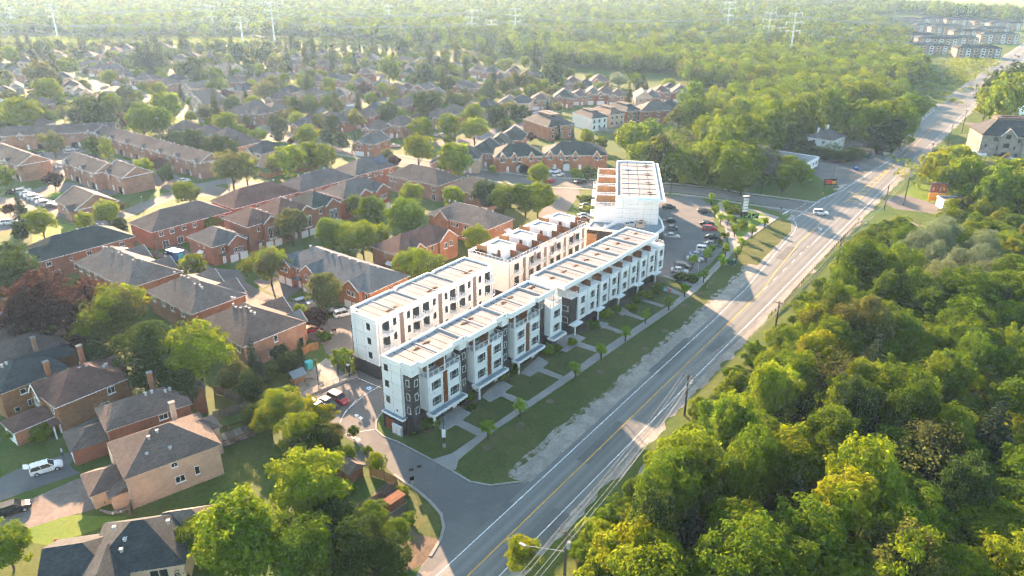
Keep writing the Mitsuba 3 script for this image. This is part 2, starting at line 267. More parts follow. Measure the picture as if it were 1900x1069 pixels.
# front sidewalk, verge trees' strip and lawns
WALK = [(801.8, 854), (839, 842), (887, 809), (899.5, 800), (1032.5, 709), (1120.9, 646), (1239.2, 568.3), (1277.7, 538.5), (1318, 499.8), (1355, 461), (1344, 421), (1331, 377), (1340, 375), (1356, 420), (1370, 445), (1432.6, 400.4), (1446, 404), (1376, 451.8), (1362, 468), (1294.5, 538.5), (1239.2, 581), (1136, 652), (1052.7, 709), (909.6, 805), (850.6, 854), (846, 872), (838, 873)]
sheet('sidewalk', WALK, 'concrete', .12, thick=.12)
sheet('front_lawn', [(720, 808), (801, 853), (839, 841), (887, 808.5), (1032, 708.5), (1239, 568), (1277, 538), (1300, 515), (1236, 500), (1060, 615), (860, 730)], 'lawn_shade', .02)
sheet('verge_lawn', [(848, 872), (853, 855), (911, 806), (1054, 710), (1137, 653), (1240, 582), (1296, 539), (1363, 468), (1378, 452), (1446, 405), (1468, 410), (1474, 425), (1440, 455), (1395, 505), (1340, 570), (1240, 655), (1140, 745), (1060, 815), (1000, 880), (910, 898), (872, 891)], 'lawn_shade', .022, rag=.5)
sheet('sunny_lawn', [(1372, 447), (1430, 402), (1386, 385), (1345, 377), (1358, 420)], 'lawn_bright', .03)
for a, b in (((1344, 418), (1331, 400)), ((1383, 387), (1440, 403)), ((1343, 400), (1430, 404))):
    sheet('garden_path', Polygon(LineString(ground_px([a, b])).buffer(.8).exterior), 'concrete', .1, thick=.1)
# right-hand parking lot, the cross street, and the streets of the brick estate
LOT = [(1232, 365), (1290, 362), (1318, 380), (1330, 430), (1350, 452), (1318, 490), (1296, 505), (1262, 512), (1222, 515), (1160, 430), (1150, 370), (1090, 350), (1075, 352), (1035, 470), (1100, 470), (1180, 380)]
sheet('parking_lot', LOT, 'asphalt_lot', .024)
CROSS = [(1512, 386), (1440, 376), (1380, 368), (1320, 358), (1260, 351), (1180, 346), (1110, 343), (980, 336), (880, 322), (760, 302), (650, 281), (560, 261), (470, 238), (420, 226), (330, 208), (265, 190), (200, 172), (150, 150)]
cl = LineString(ground_px(CROSS))
sheet('cross_street', cl.buffer(4.6), 'asphalt_old', .022)
sheet('cross_street_mouth', [(1440, 372), (1480, 372), (1530, 362), (1500, 412), (1468, 398), (1420, 388)], 'asphalt_old', .0245)
for s in (6.6, -6.6):
    o = cl.parallel_offset(abs(s), 'left' if s > 0 else 'right')
    sheet('street_sidewalk', o.buffer(.7), 'concrete', .1, thick=.1)
sheet('side_lane', [(1015, 350), (1072, 346), (1075, 360), (1048, 400), (1030, 440), (990, 470), (975, 440), (985, 420), (1010, 385)], 'asphalt_old', .025)
sheet('court_street', [(335, 470), (300, 455), (320, 445), (392, 497), (441, 501), (452, 512), (456, 524), (495, 546), (540, 561), (575, 585), (600, 592), (655, 585), (662, 640), (668, 690), (640, 680), (604, 655), (600, 640), (545, 612), (440, 560), (370, 505)], 'asphalt_old', .022)
STREETS = [([(0, 480), (60, 462), (130, 440), (205, 408), (290, 374), (350, 350), (420, 335), (470, 345)], 3.6), ([(0, 372), (90, 388), (150, 402), (205, 408)], 3.6), ([(10, 420), (60, 360), (110, 345), (190, 360)], 5), ([(60, 290), (130, 320), (200, 300), (260, 312), (330, 345), (400, 357)], 5.5), ([(100, 285), (170, 300)], 6),
           ([(215, 145), (240, 170), (285, 195), (270, 215)], 5.5), ([(420, 226), (440, 205), (455, 190)], 4.5), ([(600, 170), (650, 178), (660, 195), (625, 205)], 5), ([(640, 130), (700, 140), (690, 165)], 5), ([(500, 242), (560, 215), (640, 190), (720, 182), (760, 176)], 4.5), ([(880, 322), (900, 300), (890, 262), (905, 245), (960, 235), (1000, 225), (1010, 205), (960, 205)], 4.5),
           ([(860, 150), (900, 155), (960, 165), (1060, 172), (1180, 185), (1250, 190)], 4.0), ([(90, 178), (150, 165), (200, 150), (240, 140)], 4.), ([(780, 270), (850, 262), (900, 258)], 4), ([(0, 160), (60, 165), (110, 185)], 4)]
for pts, w in STREETS: sheet('estate_street', Polygon(LineString(ground_px(pts)).buffer(w).exterior), 'asphalt_old', .018)
for pts in ([(1430, 300), (1500, 318), (1545, 345), (1580, 340), (1640, 300), (1620, 260), (1580, 262), (1530, 290)],): sheet('gravel_yard', pts, 'asphalt_old', .02)
sheet('driveway', [(0, 905), (60, 878), (125, 868), (140, 848), (128, 838), (60, 885), (0, 930)], 'asphalt_lot', .02)
sheet('driveway', [(-10, 892), (30, 872), (58, 862), (118, 845), (135, 870), (150, 878), (70, 905), (0, 930), (-10, 935)], 'asphalt_lot', .024)
sheet('paved_driveway', [(-10, 950), (60, 925), (140, 890), (155, 885), (175, 905), (205, 918), (215, 930), (165, 948), (110, 962), (40, 985), (-20, 1010)], 'paver', .02)
for pts in ([(470, 522), (512, 505), (530, 512), (488, 535)], [(490, 538), (540, 512), (568, 530), (530, 556)], [(1130, 350), (1180, 352), (1130, 346)], [(695, 290), (735, 288), (745, 302), (700, 300)], [(450, 250), (480, 232), (505, 232), (495, 250)], [(1005, 318), (1060, 318), (1062, 336), (1000, 334)], [(930, 312), (975, 312), (965, 335), (915, 328)]):
    sheet('driveway', pts, 'asphalt_old', .0225)
sheet('driveway', [(1640, 375), (1670, 360), (1760, 385), (1745, 398), (1660, 388)], 'asphalt_old', .02); sheet('driveway', [(1650, 410), (1690, 412), (1750, 430), (1740, 455), (1690, 420), (1645, 420)], 'gravel', .02)
sheet('driveway', [(1783, 225), (1830, 232), (1850, 228), (1850, 234), (1790, 232)], 'asphalt_old', .02)
sheet('building_site_ground', [(1790, 285), (1810, 255), (1830, 240), (1925, 240), (1925, 330), (1840, 325), (1800, 305)], 'sand', .015, rag=1.)
sheet('side_track', [(1170, 905), (1195, 862), (1225, 880), (1235, 900), (1190, 915)], 'gravel', .02, rag=.6)
sheet('back_lawn', [(408, 835), (480, 780), (580, 800), (640, 860), (620, 930), (520, 960), (260, 965), (245, 935)], 'lawn', .012)
sheet('rough_corner', [(730, 885), (818, 955), (822, 980), (798, 1032), (740, 1069), (690, 1080), (660, 960)], 'soil', .012, rag=1.)
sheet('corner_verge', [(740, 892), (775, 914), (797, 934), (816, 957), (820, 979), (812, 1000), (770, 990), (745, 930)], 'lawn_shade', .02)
sheet('playground_paving', [(660, 690), (604, 665), (575, 690), (548, 715), (560, 742), (664, 700)], 'concrete', .05, thick=.05)
sheet('playground_bed', [(560, 690), (585, 688), (605, 700), (616, 712), (610, 722), (580, 738), (552, 732), (545, 708)], 'sand', .06)
sheet('power_corridor_meadow', [(-30, 90), (100, 86), (420, 84), (640, 86), (800, 96), (820, 90), (640, 74), (420, 70), (100, 72), (-30, 74)], 'rough_grass', .02)
sheet('crop_field', [(1640, 14), (1700, 22), (1900, 32), (2000, 40), (2300, 45), (2100, -30), (1600, -30)], 'crop', .03)
sheet('rough_meadow', [(1700, 165), (1730, 125), (1780, 110), (1850, 112), (1790, 155), (1720, 212), (1690, 230)], 'rough_grass', .01); sheet('rough_meadow', [(1270, 245), (1300, 240), (1330, 290), (1290, 315), (1262, 300)], 'rough_grass', .01)
sheet('corner_lawn', [(1400, 358), (1530, 348), (1556, 354), (1510, 375), (1440, 370)], 'lawn', .03); sheet('roadside_lawn', [(1650, 375), (1700, 340), (1760, 350), (1770, 390), (1700, 385)], 'lawn_bright', .012); sheet('roadside_meadow', [(1755, 290), (1780, 250), (1850, 238), (1830, 252), (1800, 275)], 'rough_grass', .012)
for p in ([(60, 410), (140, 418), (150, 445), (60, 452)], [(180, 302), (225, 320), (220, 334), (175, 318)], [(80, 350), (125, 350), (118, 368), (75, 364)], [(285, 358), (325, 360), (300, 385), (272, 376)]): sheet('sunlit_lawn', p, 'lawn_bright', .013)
sheet('estate_lawn', [(150, 1020), (0, 1000), (0, 960), (120, 955), (240, 960), (130, 1000)], 'lawn_bright', .012)
WALKS = [[(810, 793), (825, 801), (845.4, 788.6), (887, 810), (900, 801), (858, 780.4), (874.4, 767), (850, 754), (813, 780)], [(893.5, 737.3), (909, 747), (928.9, 735.5), (963, 752), (978, 745), (936.4, 728.6), (951.5, 716.4), (930, 706), (905, 724)], [(966, 693.2), (983.4, 699.6), (998.4, 689.7), (1038, 704.5), (1045, 698.5), (1007, 683.3), (1018.7, 672.9), (1000, 662), (975, 684)], [(1024, 647), (1036, 628), (1066, 619), (1087, 627), (1076, 635.5), (1122, 650), (1112, 656), (1068.7, 642.5), (1051, 654)],
         [(1105.8, 596), (1130, 600), (1126.7, 604), (1160, 616.8), (1153.4, 621), (1121, 609), (1114.5, 610.6), (1103, 603)], [(1143, 574), (1155, 570), (1168.4, 576.4), (1166, 579.3), (1198, 592), (1190.5, 594.5), (1159, 584.5), (1155, 586.2), (1142, 580)], [(1183, 549), (1203, 553), (1201, 557.3), (1233, 567), (1228.7, 571), (1194, 560), (1182, 555)], [(1221, 529.5), (1235.6, 530.3), (1267, 545.5), (1262.5, 549), (1220, 536)], [(1228, 513), (1234, 511.5), (1292, 528.6), (1287.8, 533)]]
for q in WALKS: sheet('front_walk', q, 'concrete', .1, thick=.1)
sheet('planting_bed', [(744, 806), (795, 800), (880, 748), (950, 700), (1030, 650), (1060, 628), (1130, 590), (1228, 525), (1226, 515), (1150, 560), (1020, 635), (880, 725), (745, 795)], 'soil', .035, rag=.6)
line_px('tar_seam', [(1120, 888), (1154, 860), (1215, 794), (1260, 740), (1296, 702), (1323, 673), (1390, 612), (1430, 575)], .09, 'asphalt_patch', .042)
line_px('tar_seam', [(764, 884), (800, 905), (845, 928), (925, 939), (990, 925)], .10, 'asphalt_patch', .042)
for i, (x, y, a, b) in enumerate([(1010, 985, 1.6, 5), (1120, 820, 1.2, 7), (1250, 660, 1.4, 9), (1330, 640, 1.1, 4), (1460, 470, 1.5, 6), (1575, 330, 1.6, 8), (1640, 290, 1.5, 7), (905, 935, 3.2, 2.2), (690, 840, 2.2, 3)]):
    p = at(x, y); key = f'main_road__repair_patch' + (f'_{i:03d}' if i else ''); scene[key] = ply(MB().poly([(-a, -b), (a, -b), (a, b), (-a, b)], 0), 'asphalt_patch'); scene[key]['to_world'] = frame(p[0], p[1], 36.2 - 90, .0385)
for pts in ([(1000, 990), (1040, 960), (1075, 925)], [(1090, 800), (1130, 770), (1180, 730)], [(1330, 560), (1352, 552), (1400, 558)], [(1390, 520), (1440, 530), (1480, 512)], [(1500, 395), (1550, 405), (1600, 390)], [(830, 930), (850, 960), (900, 975)], [(700, 800), (730, 830), (745, 860)]): line_px('tar_seam', pts, .05, 'asphalt_patch', .0425)
# ---------------------------------------------------------------- building kit
def win_ring(bw, bh, bars_v=(), bars_h=(), d=.07):
    """A frame in the unit square of the xz plane, standing out by d towards -y."""
    mb = MB().box(0, 1, -d, 0.02, 0, bh).box(0, 1, -d, .02, 1 - bh, 1).box(0, bw, -d, .02, bh, 1 - bh).box(1 - bw, 1, -d, .02, bh, 1 - bh)
    for x in bars_v: mb.box(x - bw * .4, x + bw * .4, -d * .8, .02, bh, 1 - bh)
    for z in bars_h: mb.box(bw, 1 - bw, -d * .75, .02, z - bh * .4, z + bh * .4)
    return mb
RINGS = {'single': win_ring(.075, .06), 'double': win_ring(.07, .08, (.5,)), 'modern': win_ring(.028, .035, (.2, .78), (.36,)), 'slim': win_ring(.08, .04, (), (.3,)), 'french': win_ring(.06, .05, (.5,)), 'bay': win_ring(.05, .07, (.33, .67))}
PANE = ply(MB().face([(0.02, -.03, .02), (.98, -.03, .02), (.98, -.03, .98), (.02, -.03, .98)]), 'glass')
RING_E = {}
def ring(style, m):
    if (style, m) not in RING_E: RING_E[style, m] = ply(RINGS[style], m)
    return RING_E[style, m]
GAR = MB().box(0, 1, -.03, 0, 0, 1)
for _z in (.25, .5, .75): GAR.box(.02, .98, -.035, -.02, _z - .012, _z + .012)
GARAGE = ply(GAR, 'white_trim'); DOORS = {m: ply(MB().box(0, 1, -.05, 0, 0, 1), m) for m in ('white_trim', 'wood_brown', 'black_metal', 'rust_plate')}
def face_M(a, b, f):
    return {'S': T(), 'E': T().translate([a, 0, 0]).rotate([0, 0, 1], 90), 'N': T().translate([a, b, 0]).rotate([0, 0, 1], 180), 'W': T().translate([0, b, 0]).rotate([0, 0, 1], 270)}[f]
def window(t, F, x, z, w, h, style='double', m='white_trim', off=0.0, sill=False):
    """A window centred at (x, z) of the face F, off metres in front of it."""
    Mw = F @ T().translate([x - w / 2, -off, z - h / 2]).scale([w, 1, h])
    k = t.part('window', ring(style, m), M=Mw)
    t.part('pane', PANE, parent=k, M=Mw)
    if sill: t.part('sill', MB().box(x - w / 2 - .08, x + w / 2 + .08, -.14 - off, 0, z - h / 2 - .12, z - h / 2 - .003), 'white_trim', parent=k, M=F)
def door(t, F, x, w=.95, h=2.1, m='white_trim', off=0.0, z=0.0): t.part('door', DOORS[m], M=F @ T().translate([x - w / 2, -off, z]).scale([w, 1, h]))
def garage(t, F, x, w=2.6, h=2.2, off=0.0, z=0.): t.part('garage_door', GARAGE, M=F @ T().translate([x - w / 2, -off - .01, z]).scale([w, 1, h]))
def hip_roof(x0, x1, y0, y1, z, pitch, ends=('hip', 'hip'), axis=None, thick=.0):
    a, b = x1 - x0, y1 - y0
    along = axis or ('x' if a >= b else 'y')
    if along == 'y':
        v, f = hip_roof(y0, y1, -x1, -x0, z, pitch, ends, 'x')
        return np.c_[-v[:, 1], v[:, 0], v[:, 2]], f
    r = b / 2 * pitch; i0, i1 = (min(b / 2, a / 2 - .05) if e == 'hip' else 0 for e in ends)
    ym = (y0 + y1) / 2
    v = np.array([(x0, y0, z), (x1, y0, z), (x1, y1, z), (x0, y1, z), (x0 + i0, ym, z + r), (x1 - i1, ym, z + r)])
    return v, np.array([[0, 1, 5], [0, 5, 4], [2, 3, 4], [2, 4, 5], [3, 0, 4], [1, 2, 5]])
def roof(t, x0, x1, y0, y1, z, pitch=.5, ends=('hip', 'hip'), axis=None, m='roof_brown', wall=None, trim='white_trim', ov=.4):
    v, f = hip_roof(x0 - ov, x1 + ov, y0 - ov, y1 + ov, z, pitch, ends, axis)
    keep = [i for i, q in enumerate(f) if not ((i == 4 and ends[0] == 'gable') or (i == 5 and ends[1] == 'gable'))]
    k = t.part('roof', (v, f[keep]), m)
    t.part('eaves', MB().box(x0 - ov, x1 + ov, y0 - ov, y1 + ov, z - .17, z - .012), trim, parent=k)
    along = axis or ('x' if x1 - x0 >= y1 - y0 else 'y')
    for i, e in enumerate(ends):
        if e == 'gable':
            tri = v[[3, 0, 4]] if i == 0 else v[[1, 2, 5]]
            sh = np.array([ov if i == 0 else -ov, 0, 0]) if along == 'x' else np.array([0, ov if i == 0 else -ov, 0])
            mb = MB().face([p + sh for p in tri])
            t.part('gable_wall', mb, wall)
            rb = MB().beam(tri[0], tri[2], .12, .2).beam(tri[1], tri[2], .12, .2); t.part('rake_board', rb, trim, parent=k)
    return k
def cross_gable(t, F, x, w, pd, ze, rise, run, m, wall, trim='white_trim', z0=0.0, win=None, ov=.3, wm='white_trim'):
    """A gabled bay standing pd in front of the face F, its roof running back run metres into the main roof."""
    mb = MB().face([(x - w / 2, -pd, z0), (x + w / 2, -pd, z0), (x + w / 2, -pd, ze), (x, -pd, ze + rise), (x - w / 2, -pd, ze)])
    for s in (-1, 1): mb.face([(x + s * w / 2, -pd, z0), (x + s * w / 2, .3, z0), (x + s * w / 2, .3, ze), (x + s * w / 2, -pd, ze)])
    if z0 > .5: mb.face([(x - w / 2, -pd, z0), (x + w / 2, -pd, z0), (x + w / 2, .3, z0), (x - w / 2, .3, z0)])
    t.part('gable_bay', mb, wall, M=F)
    s_ = rise / (w / 2); rb = MB(); eb = MB(); y0 = -pd - ov
    for s in (-1, 1):
        e = (x + s * (w / 2 + ov), ze - ov * s_)
        p = [(e[0], y0, e[1]), (x, y0, ze + rise), (x, run, ze + rise), (e[0], max(.2, run - (w / 2) * 0 - run), e[1])]
        rb.face([(q[0], q[1], q[2] + .06) for q in p]); rb.face([(p[0][0], y0, p[0][2] - .08), (p[0][0], y0, p[0][2] + .06), (p[1][0], y0, p[1][2] + .06), (p[1][0], y0, p[1][2] - .08)])
        eb.beam((p[0][0], y0 - .03, p[0][2] - .03), (x, y0 - .03, ze + rise - .03), .1, .2)
    k = t.part('gable_roof', rb, m, M=F); t.part('rake_board', eb, trim, parent=k, M=F)
    for wx, wz, ww, wh, st in win or []: window(t, F, x + wx, wz, ww, wh, st, wm, off=pd, sill=True)
def vents(t, pts, parent):
    for x, y, z in pts: t.part('roof_vent', MB().box(x - .17, x + .17, y - .17, y + .17, z - .3, z + .22).box(x - .25, x + .25, y - .25, y + .25, z + .225, z + .3), 'steel', parent=parent)
def chimney(t, x, y, z0, z1, m='brick_orange'):
    k = t.part('chimney', MB().box(x - .4, x + .4, y - .3, y + .3, z0, z1), m); t.part('cap', MB().box(x - .5, x + .5, y - .4, y + .4, z1 + .003, z1 + .15), 'concrete', parent=k)
def flat_roof(t, outline, z, h=.45, m='membrane', w=.28, base=.25):
    P = Polygon(outline)
    k = t.part('roof', MB().poly(P.buffer(-.03, join_style=2), z - base, z), m)
    t.part('parapet', MB().poly(P.difference(P.buffer(-w, join_style=2)), z - base - .1, z + h, True), 'white_trim', parent=k)
    return k
def railing(t, pts, z, h=1.05, step=1.3, m='white_trim', glass=True, name='railing'):
    mb, g = MB(), MB()
    for (a, b) in zip(pts[:-1], pts[1:]):
        a, b = np.array(a, float), np.array(b, float); L = np.linalg.norm(b - a); n = max(1, round(L / step))
        for i in range(n + 1): q = a + (b - a) * i / n; mb.box(q[0] - .05, q[0] + .05, q[1] - .05, q[1] + .05, z, z + h)
        mb.beam((*a, z + h), (*b, z + h), .1, .08); mb.beam((*a, z + .12), (*b, z + .12), .06, .08); mb.beam((*a, z + .55), (*b, z + .55), .03, .03)
        g.face([(*a, z + .15), (*b, z + .15), (*b, z + h - .06), (*a, z + h - .06)])
    k = t.part(name, mb, m)
    if glass: t.part('glass_panel', mikit.ply(g.mesh(), 'clear_pane'), parent=k)
scene['clear_pane'] = {'type': 'thindielectric'}
def joints(t, xs, zs, x0, x1, z0, z1, y=0.0, M=None):
    mb = MB()
    for z in zs: mb.box(x0, x1, y - .012, y + .02, z - .025, z + .025)
    for x in xs: mb.box(x - .025, x + .025, y - .014, y + .02, z0, z1)
    t.part('panel_joint', mb, 'slate_panel', M=M)
def seams(t, x0, x1, y0, y1, z, parent, step=2.0):
    mb = MB()
    for x in np.arange(x0 + step, x1, step): mb.box(x - .05, x + .05, y0, y1, z + .002, z + .012)
    t.part('membrane_seam', mb, 'seam', parent=parent)
def downpipe(t, x, y, z0, z1): t.part('downpipe', MB().box(x - .06, x + .06, y - .12, y - .002, z0, z1), 'steel')
def drain_stain(t, x, y, z, seed, parent, dark=True):
    r = np.random.default_rng(seed); th = np.linspace(0, 2 * np.pi, 22)[:-1]
    for q, (rx, ry, m) in enumerate(((1.25, .7, 'stain'), (.55, .22, 'debris'))):
        rr = 1 + .25 * meshkit.noise(np.c_[np.cos(th) * 2 + seed * 3, np.sin(th) * 2, th * 0 + q]) - .12
        if q == 0: t.part('drain_stain', MB().poly(np.c_[x + rx * rr * np.cos(th), y + ry * rr * np.sin(th)], z + .006), m, parent=parent)
        else:
            mb = MB()
            for i in range(12): mb.blob((x + r.normal(0, rx * .6), y + r.normal(0, ry * .6), z + .04), (.18 + .2 * r.random(), .13 + .1 * r.random(), .09), seed + i, 1)
            t.part('roof_debris', mb, m, parent=parent)
G = 38.4
gu, gv = (math.sin(math.radians(G)), math.cos(math.radians(G))), (math.cos(math.radians(G)), -math.sin(math.radians(G)))

# ---------------------------------------------------------------- white terrace block by the road, near end
o = np.array([-22.3, 110.3]) + 7.0 * np.array(gv)
t = Thing('white_townhouse_block', 'white four-storey townhouse block with projecting bays and brown wood strips', 'townhouse block', frame(*o, G), group=None)
S, W = T(), face_M(43.9, 7, 'W')
A_END = 43.9
t.part('ground_floor_wall', MB().box(.05, A_END, 1.0, 6.95, 0, 3.2), 'dark_brick')
t.part('wall', MB().box(0, 41.0, 2.4, 7.0, 3.2, 13.2), 'white_panel')
t.part('end_wall_panel', MB().box(A_END - 4, A_END, 2.0, 6.9, 3.2, 9.4), 'white_panel')
bays = [4.0, 16.0, 27.9]
segs = [(0, .6, 2.4), (.6, 2.3, .4)]
for b in bays: segs += [(b - 1.7, b + 6.2, -.35), (b + 6.2, b + 6.9 if b < 20 else b + 7.4, .35)] + ([(b + 6.9, b + 8.6, .4)] if b < 20 else []) + ([(b + 8.6, b + 10.3, .4)] if b < 20 else [])
segs.append((35.3, 41.2, -.1))
foot = unary_union([Polygon([(x0, y0), (x1 + .01, y0), (x1 + .01, 7), (x0, 7)]) for x0, x1, y0 in segs])
k = flat_roof(t, list(foot.exterior.coords), 13.45, .45, base=.5)
for i, x in enumerate((7.2, 13.6, 19.6, 25.4, 31.4, 37.2)): t.part('roof_curb', MB().box(x - .15, x + .15, .35, 6.7, 13.43, 13.6 if i % 2 == 0 else 13.82), 'slate_panel', parent=k)
for i, (x, y) in enumerate(((6.0, 4.4), (8.6, 4.7), (18.4, 4.5), (20.6, 4.8), (30.0, 4.4), (32.6, 4.9), (39.6, 4.6))): drain_stain(t, x, y, 13.45, 11 + i, k)
for i, b in enumerate(bays + [39.9]):
    w = 8.3 if b < 39 else 4.0
    t.part('bay', MB().box(b, b + w, 0, 2.42 if b < 39 else 2.02, 3.25, 9.75), 'white_panel')
    t.part('canopy', MB().box(b - .3, b + w + .3, -1.25, .6, 2.62, 2.98).box(b - .3, b + w + .3, -1.25, -1.13, 2.98, 3.12).box(b - .3, b - .18, -1.13, 0, 2.98, 3.12).box(b + w + .18, b + w + .3, -1.13, 0, 2.98, 3.12), 'white_trim')
    t.part('canopy_roofing', MB().box(b - .17, b + w + .17, -1.12, 0, 2.985, 3.02), 'metal_roof')
    t.part('terrace_floor', MB().box(b + .1, b + w - .1, .1, 2.38, 9.75, 9.79), 'slate_panel')
    railing(t, [(b + .1, 2.3), (b + .1, .1), (b + w / 2, .1), (b + w - .1, .1), (b + w - .1, 2.3)], 9.76)
    for z in (4.75, 7.95):
        for x in ((b + 1.9, b + 6.5) if w > 5 else (b + 2.1,)): window(t, S, x, z, 2.35, 1.75, 'modern', 'white_trim', 0.02); t.part('window_surround', win_ring(.03, .04), 'white_trim', M=S @ T().translate([x - 1.25, -.01, z - .95]).scale([2.5, .7, 1.9]))
    if w > 5:
        t.part('wood_strip', MB().box(b + 3.65, b + 4.75, -.06, .02, 3.3, 9.6), 'wood_brown')
        t.part('terrace_partition', MB().box(b + 4.1, b + 4.2, .1, 2.4, 9.8, 12.3), 'partition_wood')
        for x in (b + 3.2, b + 6.3): window(t, S, x, 11.0, 1.9, 2.3, 'french', 'white_trim', -2.38)
        for x in (b + .45, b + 4.5): t.part('column', MB().box(x - .12, x + .12, .25, .5, 9.8, 13.0), 'white_trim')
        t.part('terrace_wood_wall', MB().box(b + 1.2, b + 2.4, 2.3, 2.39, 9.8, 12.4), 'partition_wood')
        for x in (b + .9, b + 7.4): door(t, S, x, 1.0, 2.2, 'white_trim', -1.0); window(t, S, x + .95, 1.4, .5, 2.0, 'single', 'white_trim', -1.0)
        t.part('porch_column', MB().box(b + .2, b + .5, -.9, -.6, 0, 2.62), 'white_trim')
    xd = b - 3.4 if b > 5 else .6
    if w > 5:
        t.part('brick_tower', MB().box(xd, xd + 1.72, .42, 2.5, 0, 11.5), 'dark_brick')
        t.part('roof_box', MB().box(xd, xd + 1.72, .41, 2.5, 11.5, 13.1), 'white_panel')
        t.part('recess_wall', MB().box(xd + 1.72, b, 2.0, 2.45, 3.2, 13.), 'dark_brick' if b > 5 else 'white_panel')
        for z in (4.7, 7.4, 10.1):
            window(t, S, xd + .95, z, .8, 1.35, 'single', 'white_trim', -.42)
            if b < 5: window(t, face_M(xd, 2.5, 'W') @ T().translate([0, 0, 0]), 1.1, z, .8, 1.35, 'single', 'white_trim', -xd)
t.part('recess_wall', MB().box(36.2, 39.9, 1.6, 2.45, 3.2, 13.), 'dark_brick')
window(t, S, 38.6, 10.9, 1.4, 2.2, 'french', 'white_trim', -1.6)
t.part('column', MB().box(41.0, 41.2, .1, .3, 9.8, 13.0), 'white_trim')
for z in (11.9, 8.75, 5.6): window(t, W, 1.15, z, .95, 1.3, 'single', 'grey_brown_panel')
t.part('wall_vent', MB().box(-.06, .01, 3.6, 3.9, 4.0, 4.25), 'black_metal')
ax = t.part('annex', MB().box(-.6, 1.7, 1.9, 6.9, 0, 2.9), 'dark_brick'); t.part('annex_roof', MB().box(-.75, 1.85, 1.75, 7.05, 2.9, 3.2), 'white_trim', parent=ax); t.part('roofing', MB().box(-.6, 1.7, 1.9, 6.9, 3.19, 3.215), 'metal_roof', parent=ax)
t.part('annex_door', DOORS['rust_plate'], M=face_M(0, 6.9, 'W') @ T().translate([.7, -.6, 0]).scale([1.9, 1, 2.2]))
joints(t, (2.4, 4.7), (6.3, 9.4, 11.6), .1, 6.9, 3.3, 13.0, M=face_M(0, 7, 'W')); seams(t, .5, 41, .6, 6.6, 13.45, k)
for b in bays: joints(t, (b + .3, b + 3.4, b + 5.0, b + 7.9), (6.45,), b + .1, b + 8.2, 3.3, 9.7); downpipe(t, b + 8.0, 0, 3.0, 9.7)
# ------------------------------------------------ white terrace block by the road, far end
o = np.array([3.9, 149.0]) + 9.7 * np.array(gv)
t = Thing('white_townhouse_block', 'long white townhouse block with nine roof sections and brown terrace screens', 'townhouse block', frame(*o, G))
t.part('ground_floor_wall', MB().box(2.3, 43.4, .6, 9.6, 0, 2.6), 'dark_brick')
t.part('wall', MB().box(2.2, 43.3, 2.5, 9.7, 2.6, 11.4), 'white_panel')
t.part('back_wall', MB().box(0.2, 41.2, 2.4, 9.75, 0, 11.38), 'cream_panel')
t.part('end_brick_wall', MB().box(1.95, 2.4, .1, 2.6, 0, 8.35).box(1.95, 4.45, .1, .6, 0, 8.35), 'dark_brick')
k = flat_roof(t, [(0, .45), (4.9, .45), (4.9, .3), (14, .3), (14, .15), (23, .15), (23, .3), (32.2, .3), (32.2, .4), (41.4, .4), (41.4, 9.75), (32, 9.75), (32, 9.9), (23, 9.9), (23, 9.7), (14, 9.7), (14, 9.85), (5, 9.85), (5, 9.7), (0, 9.7)], 11.85, .4, base=.5)
t.part('fascia', MB().box(0, 41.4, .55, .7, 11.0, 11.5), 'white_panel')
for i in range(8): x = 4.8 + 4.56 * i; t.part('roof_curb', MB().box(x - .15, x + .15, .7, 9.4, 11.83, 12.25 if i % 2 == 0 else 12.0), 'slate_panel', parent=k)
for i in range(9): drain_stain(t, 2.6 + 4.56 * i, 5.6, 11.85, 40 + i, k)
t.part('deck', MB().box(2.2, 43.7, .05, 2.5, 8.3, 8.62), 'white_panel')
strips = [(2.2, 4.4, 'b'), (11.9, 13.3, 'd'), (16.9, 17.5, 'n'), (20.9, 22.3, 'd'), (25.9, 26.5, 'n'), (29.9, 31.3, 'd'), (34.9, 35.5, 'n'), (38.9, 40.3, 'd')]
cur = 4.4
for x0, x1, kd in strips[1:] + [(43.7, 43.7, 'e')]:
    if kd == 'n' or cur > 4.5 and (kd == 'd' or kd == 'e'):
        bb = [(cur, x0)]
    else: bb = [(4.4, 7.75), (8.0, x0)]
    for a, b in bb:
        t.part('bay', MB().box(a + .04, b - .04, -.35, 2.45, 2.6, 9.1 if (round(a) % 2 == 0) else 8.75), 'white_panel')
        for z in (4.35, 7.15): window(t, S, (a + b) / 2, z, 1.75, 1.75, 'modern', 'white_trim', .36); t.part('window_surround', win_ring(.03, .04), 'white_trim', M=S @ T().translate([(a + b) / 2 - .95, -.35, z - .95]).scale([1.9, .7, 1.9]))
    if x1 > x0:
        t.part('wine_strip' if kd == 'n' else 'brick_strip', MB().box(x0, x1, .12 if kd == 'd' else -.1, 2.4, 2.6 if kd == 'n' else 0, 8.3), 'dark_brick')
        if kd == 'd':
            t.part('canopy', MB().box(x0 - .5, x1 + .9, -1.3, .3, 2.3, 2.6), 'white_trim'); t.part('porch_column', MB().box(x0 - .3, x0 - .05, -1.1, -.85, 0, 2.3), 'white_trim'); door(t, S, x0 + .6, .95, 2.1, 'black_metal', -.12)
            for z in (4.4, 7.2): t.part('wall_light', MB().box(x0 + .6, x0 + .75, -.02, .12, z, z + .3), 'lamp_clear')
    cur = x1
for x, z in ((1.1, 4.3), (1.1, 7.0)): window(t, face_M(1.95, 2.6, 'W'), x, z - 1, 1.7, 1.3, 'single', 'white_trim', -1.95 + .0)
t.part('canopy', MB().box(1.7, 4.8, -1.5, .3, 2.3, 2.6), 'white_trim'); t.part('porch_column', MB().box(2.0, 2.25, -1.3, -1.05, 0, 2.3), 'white_trim')
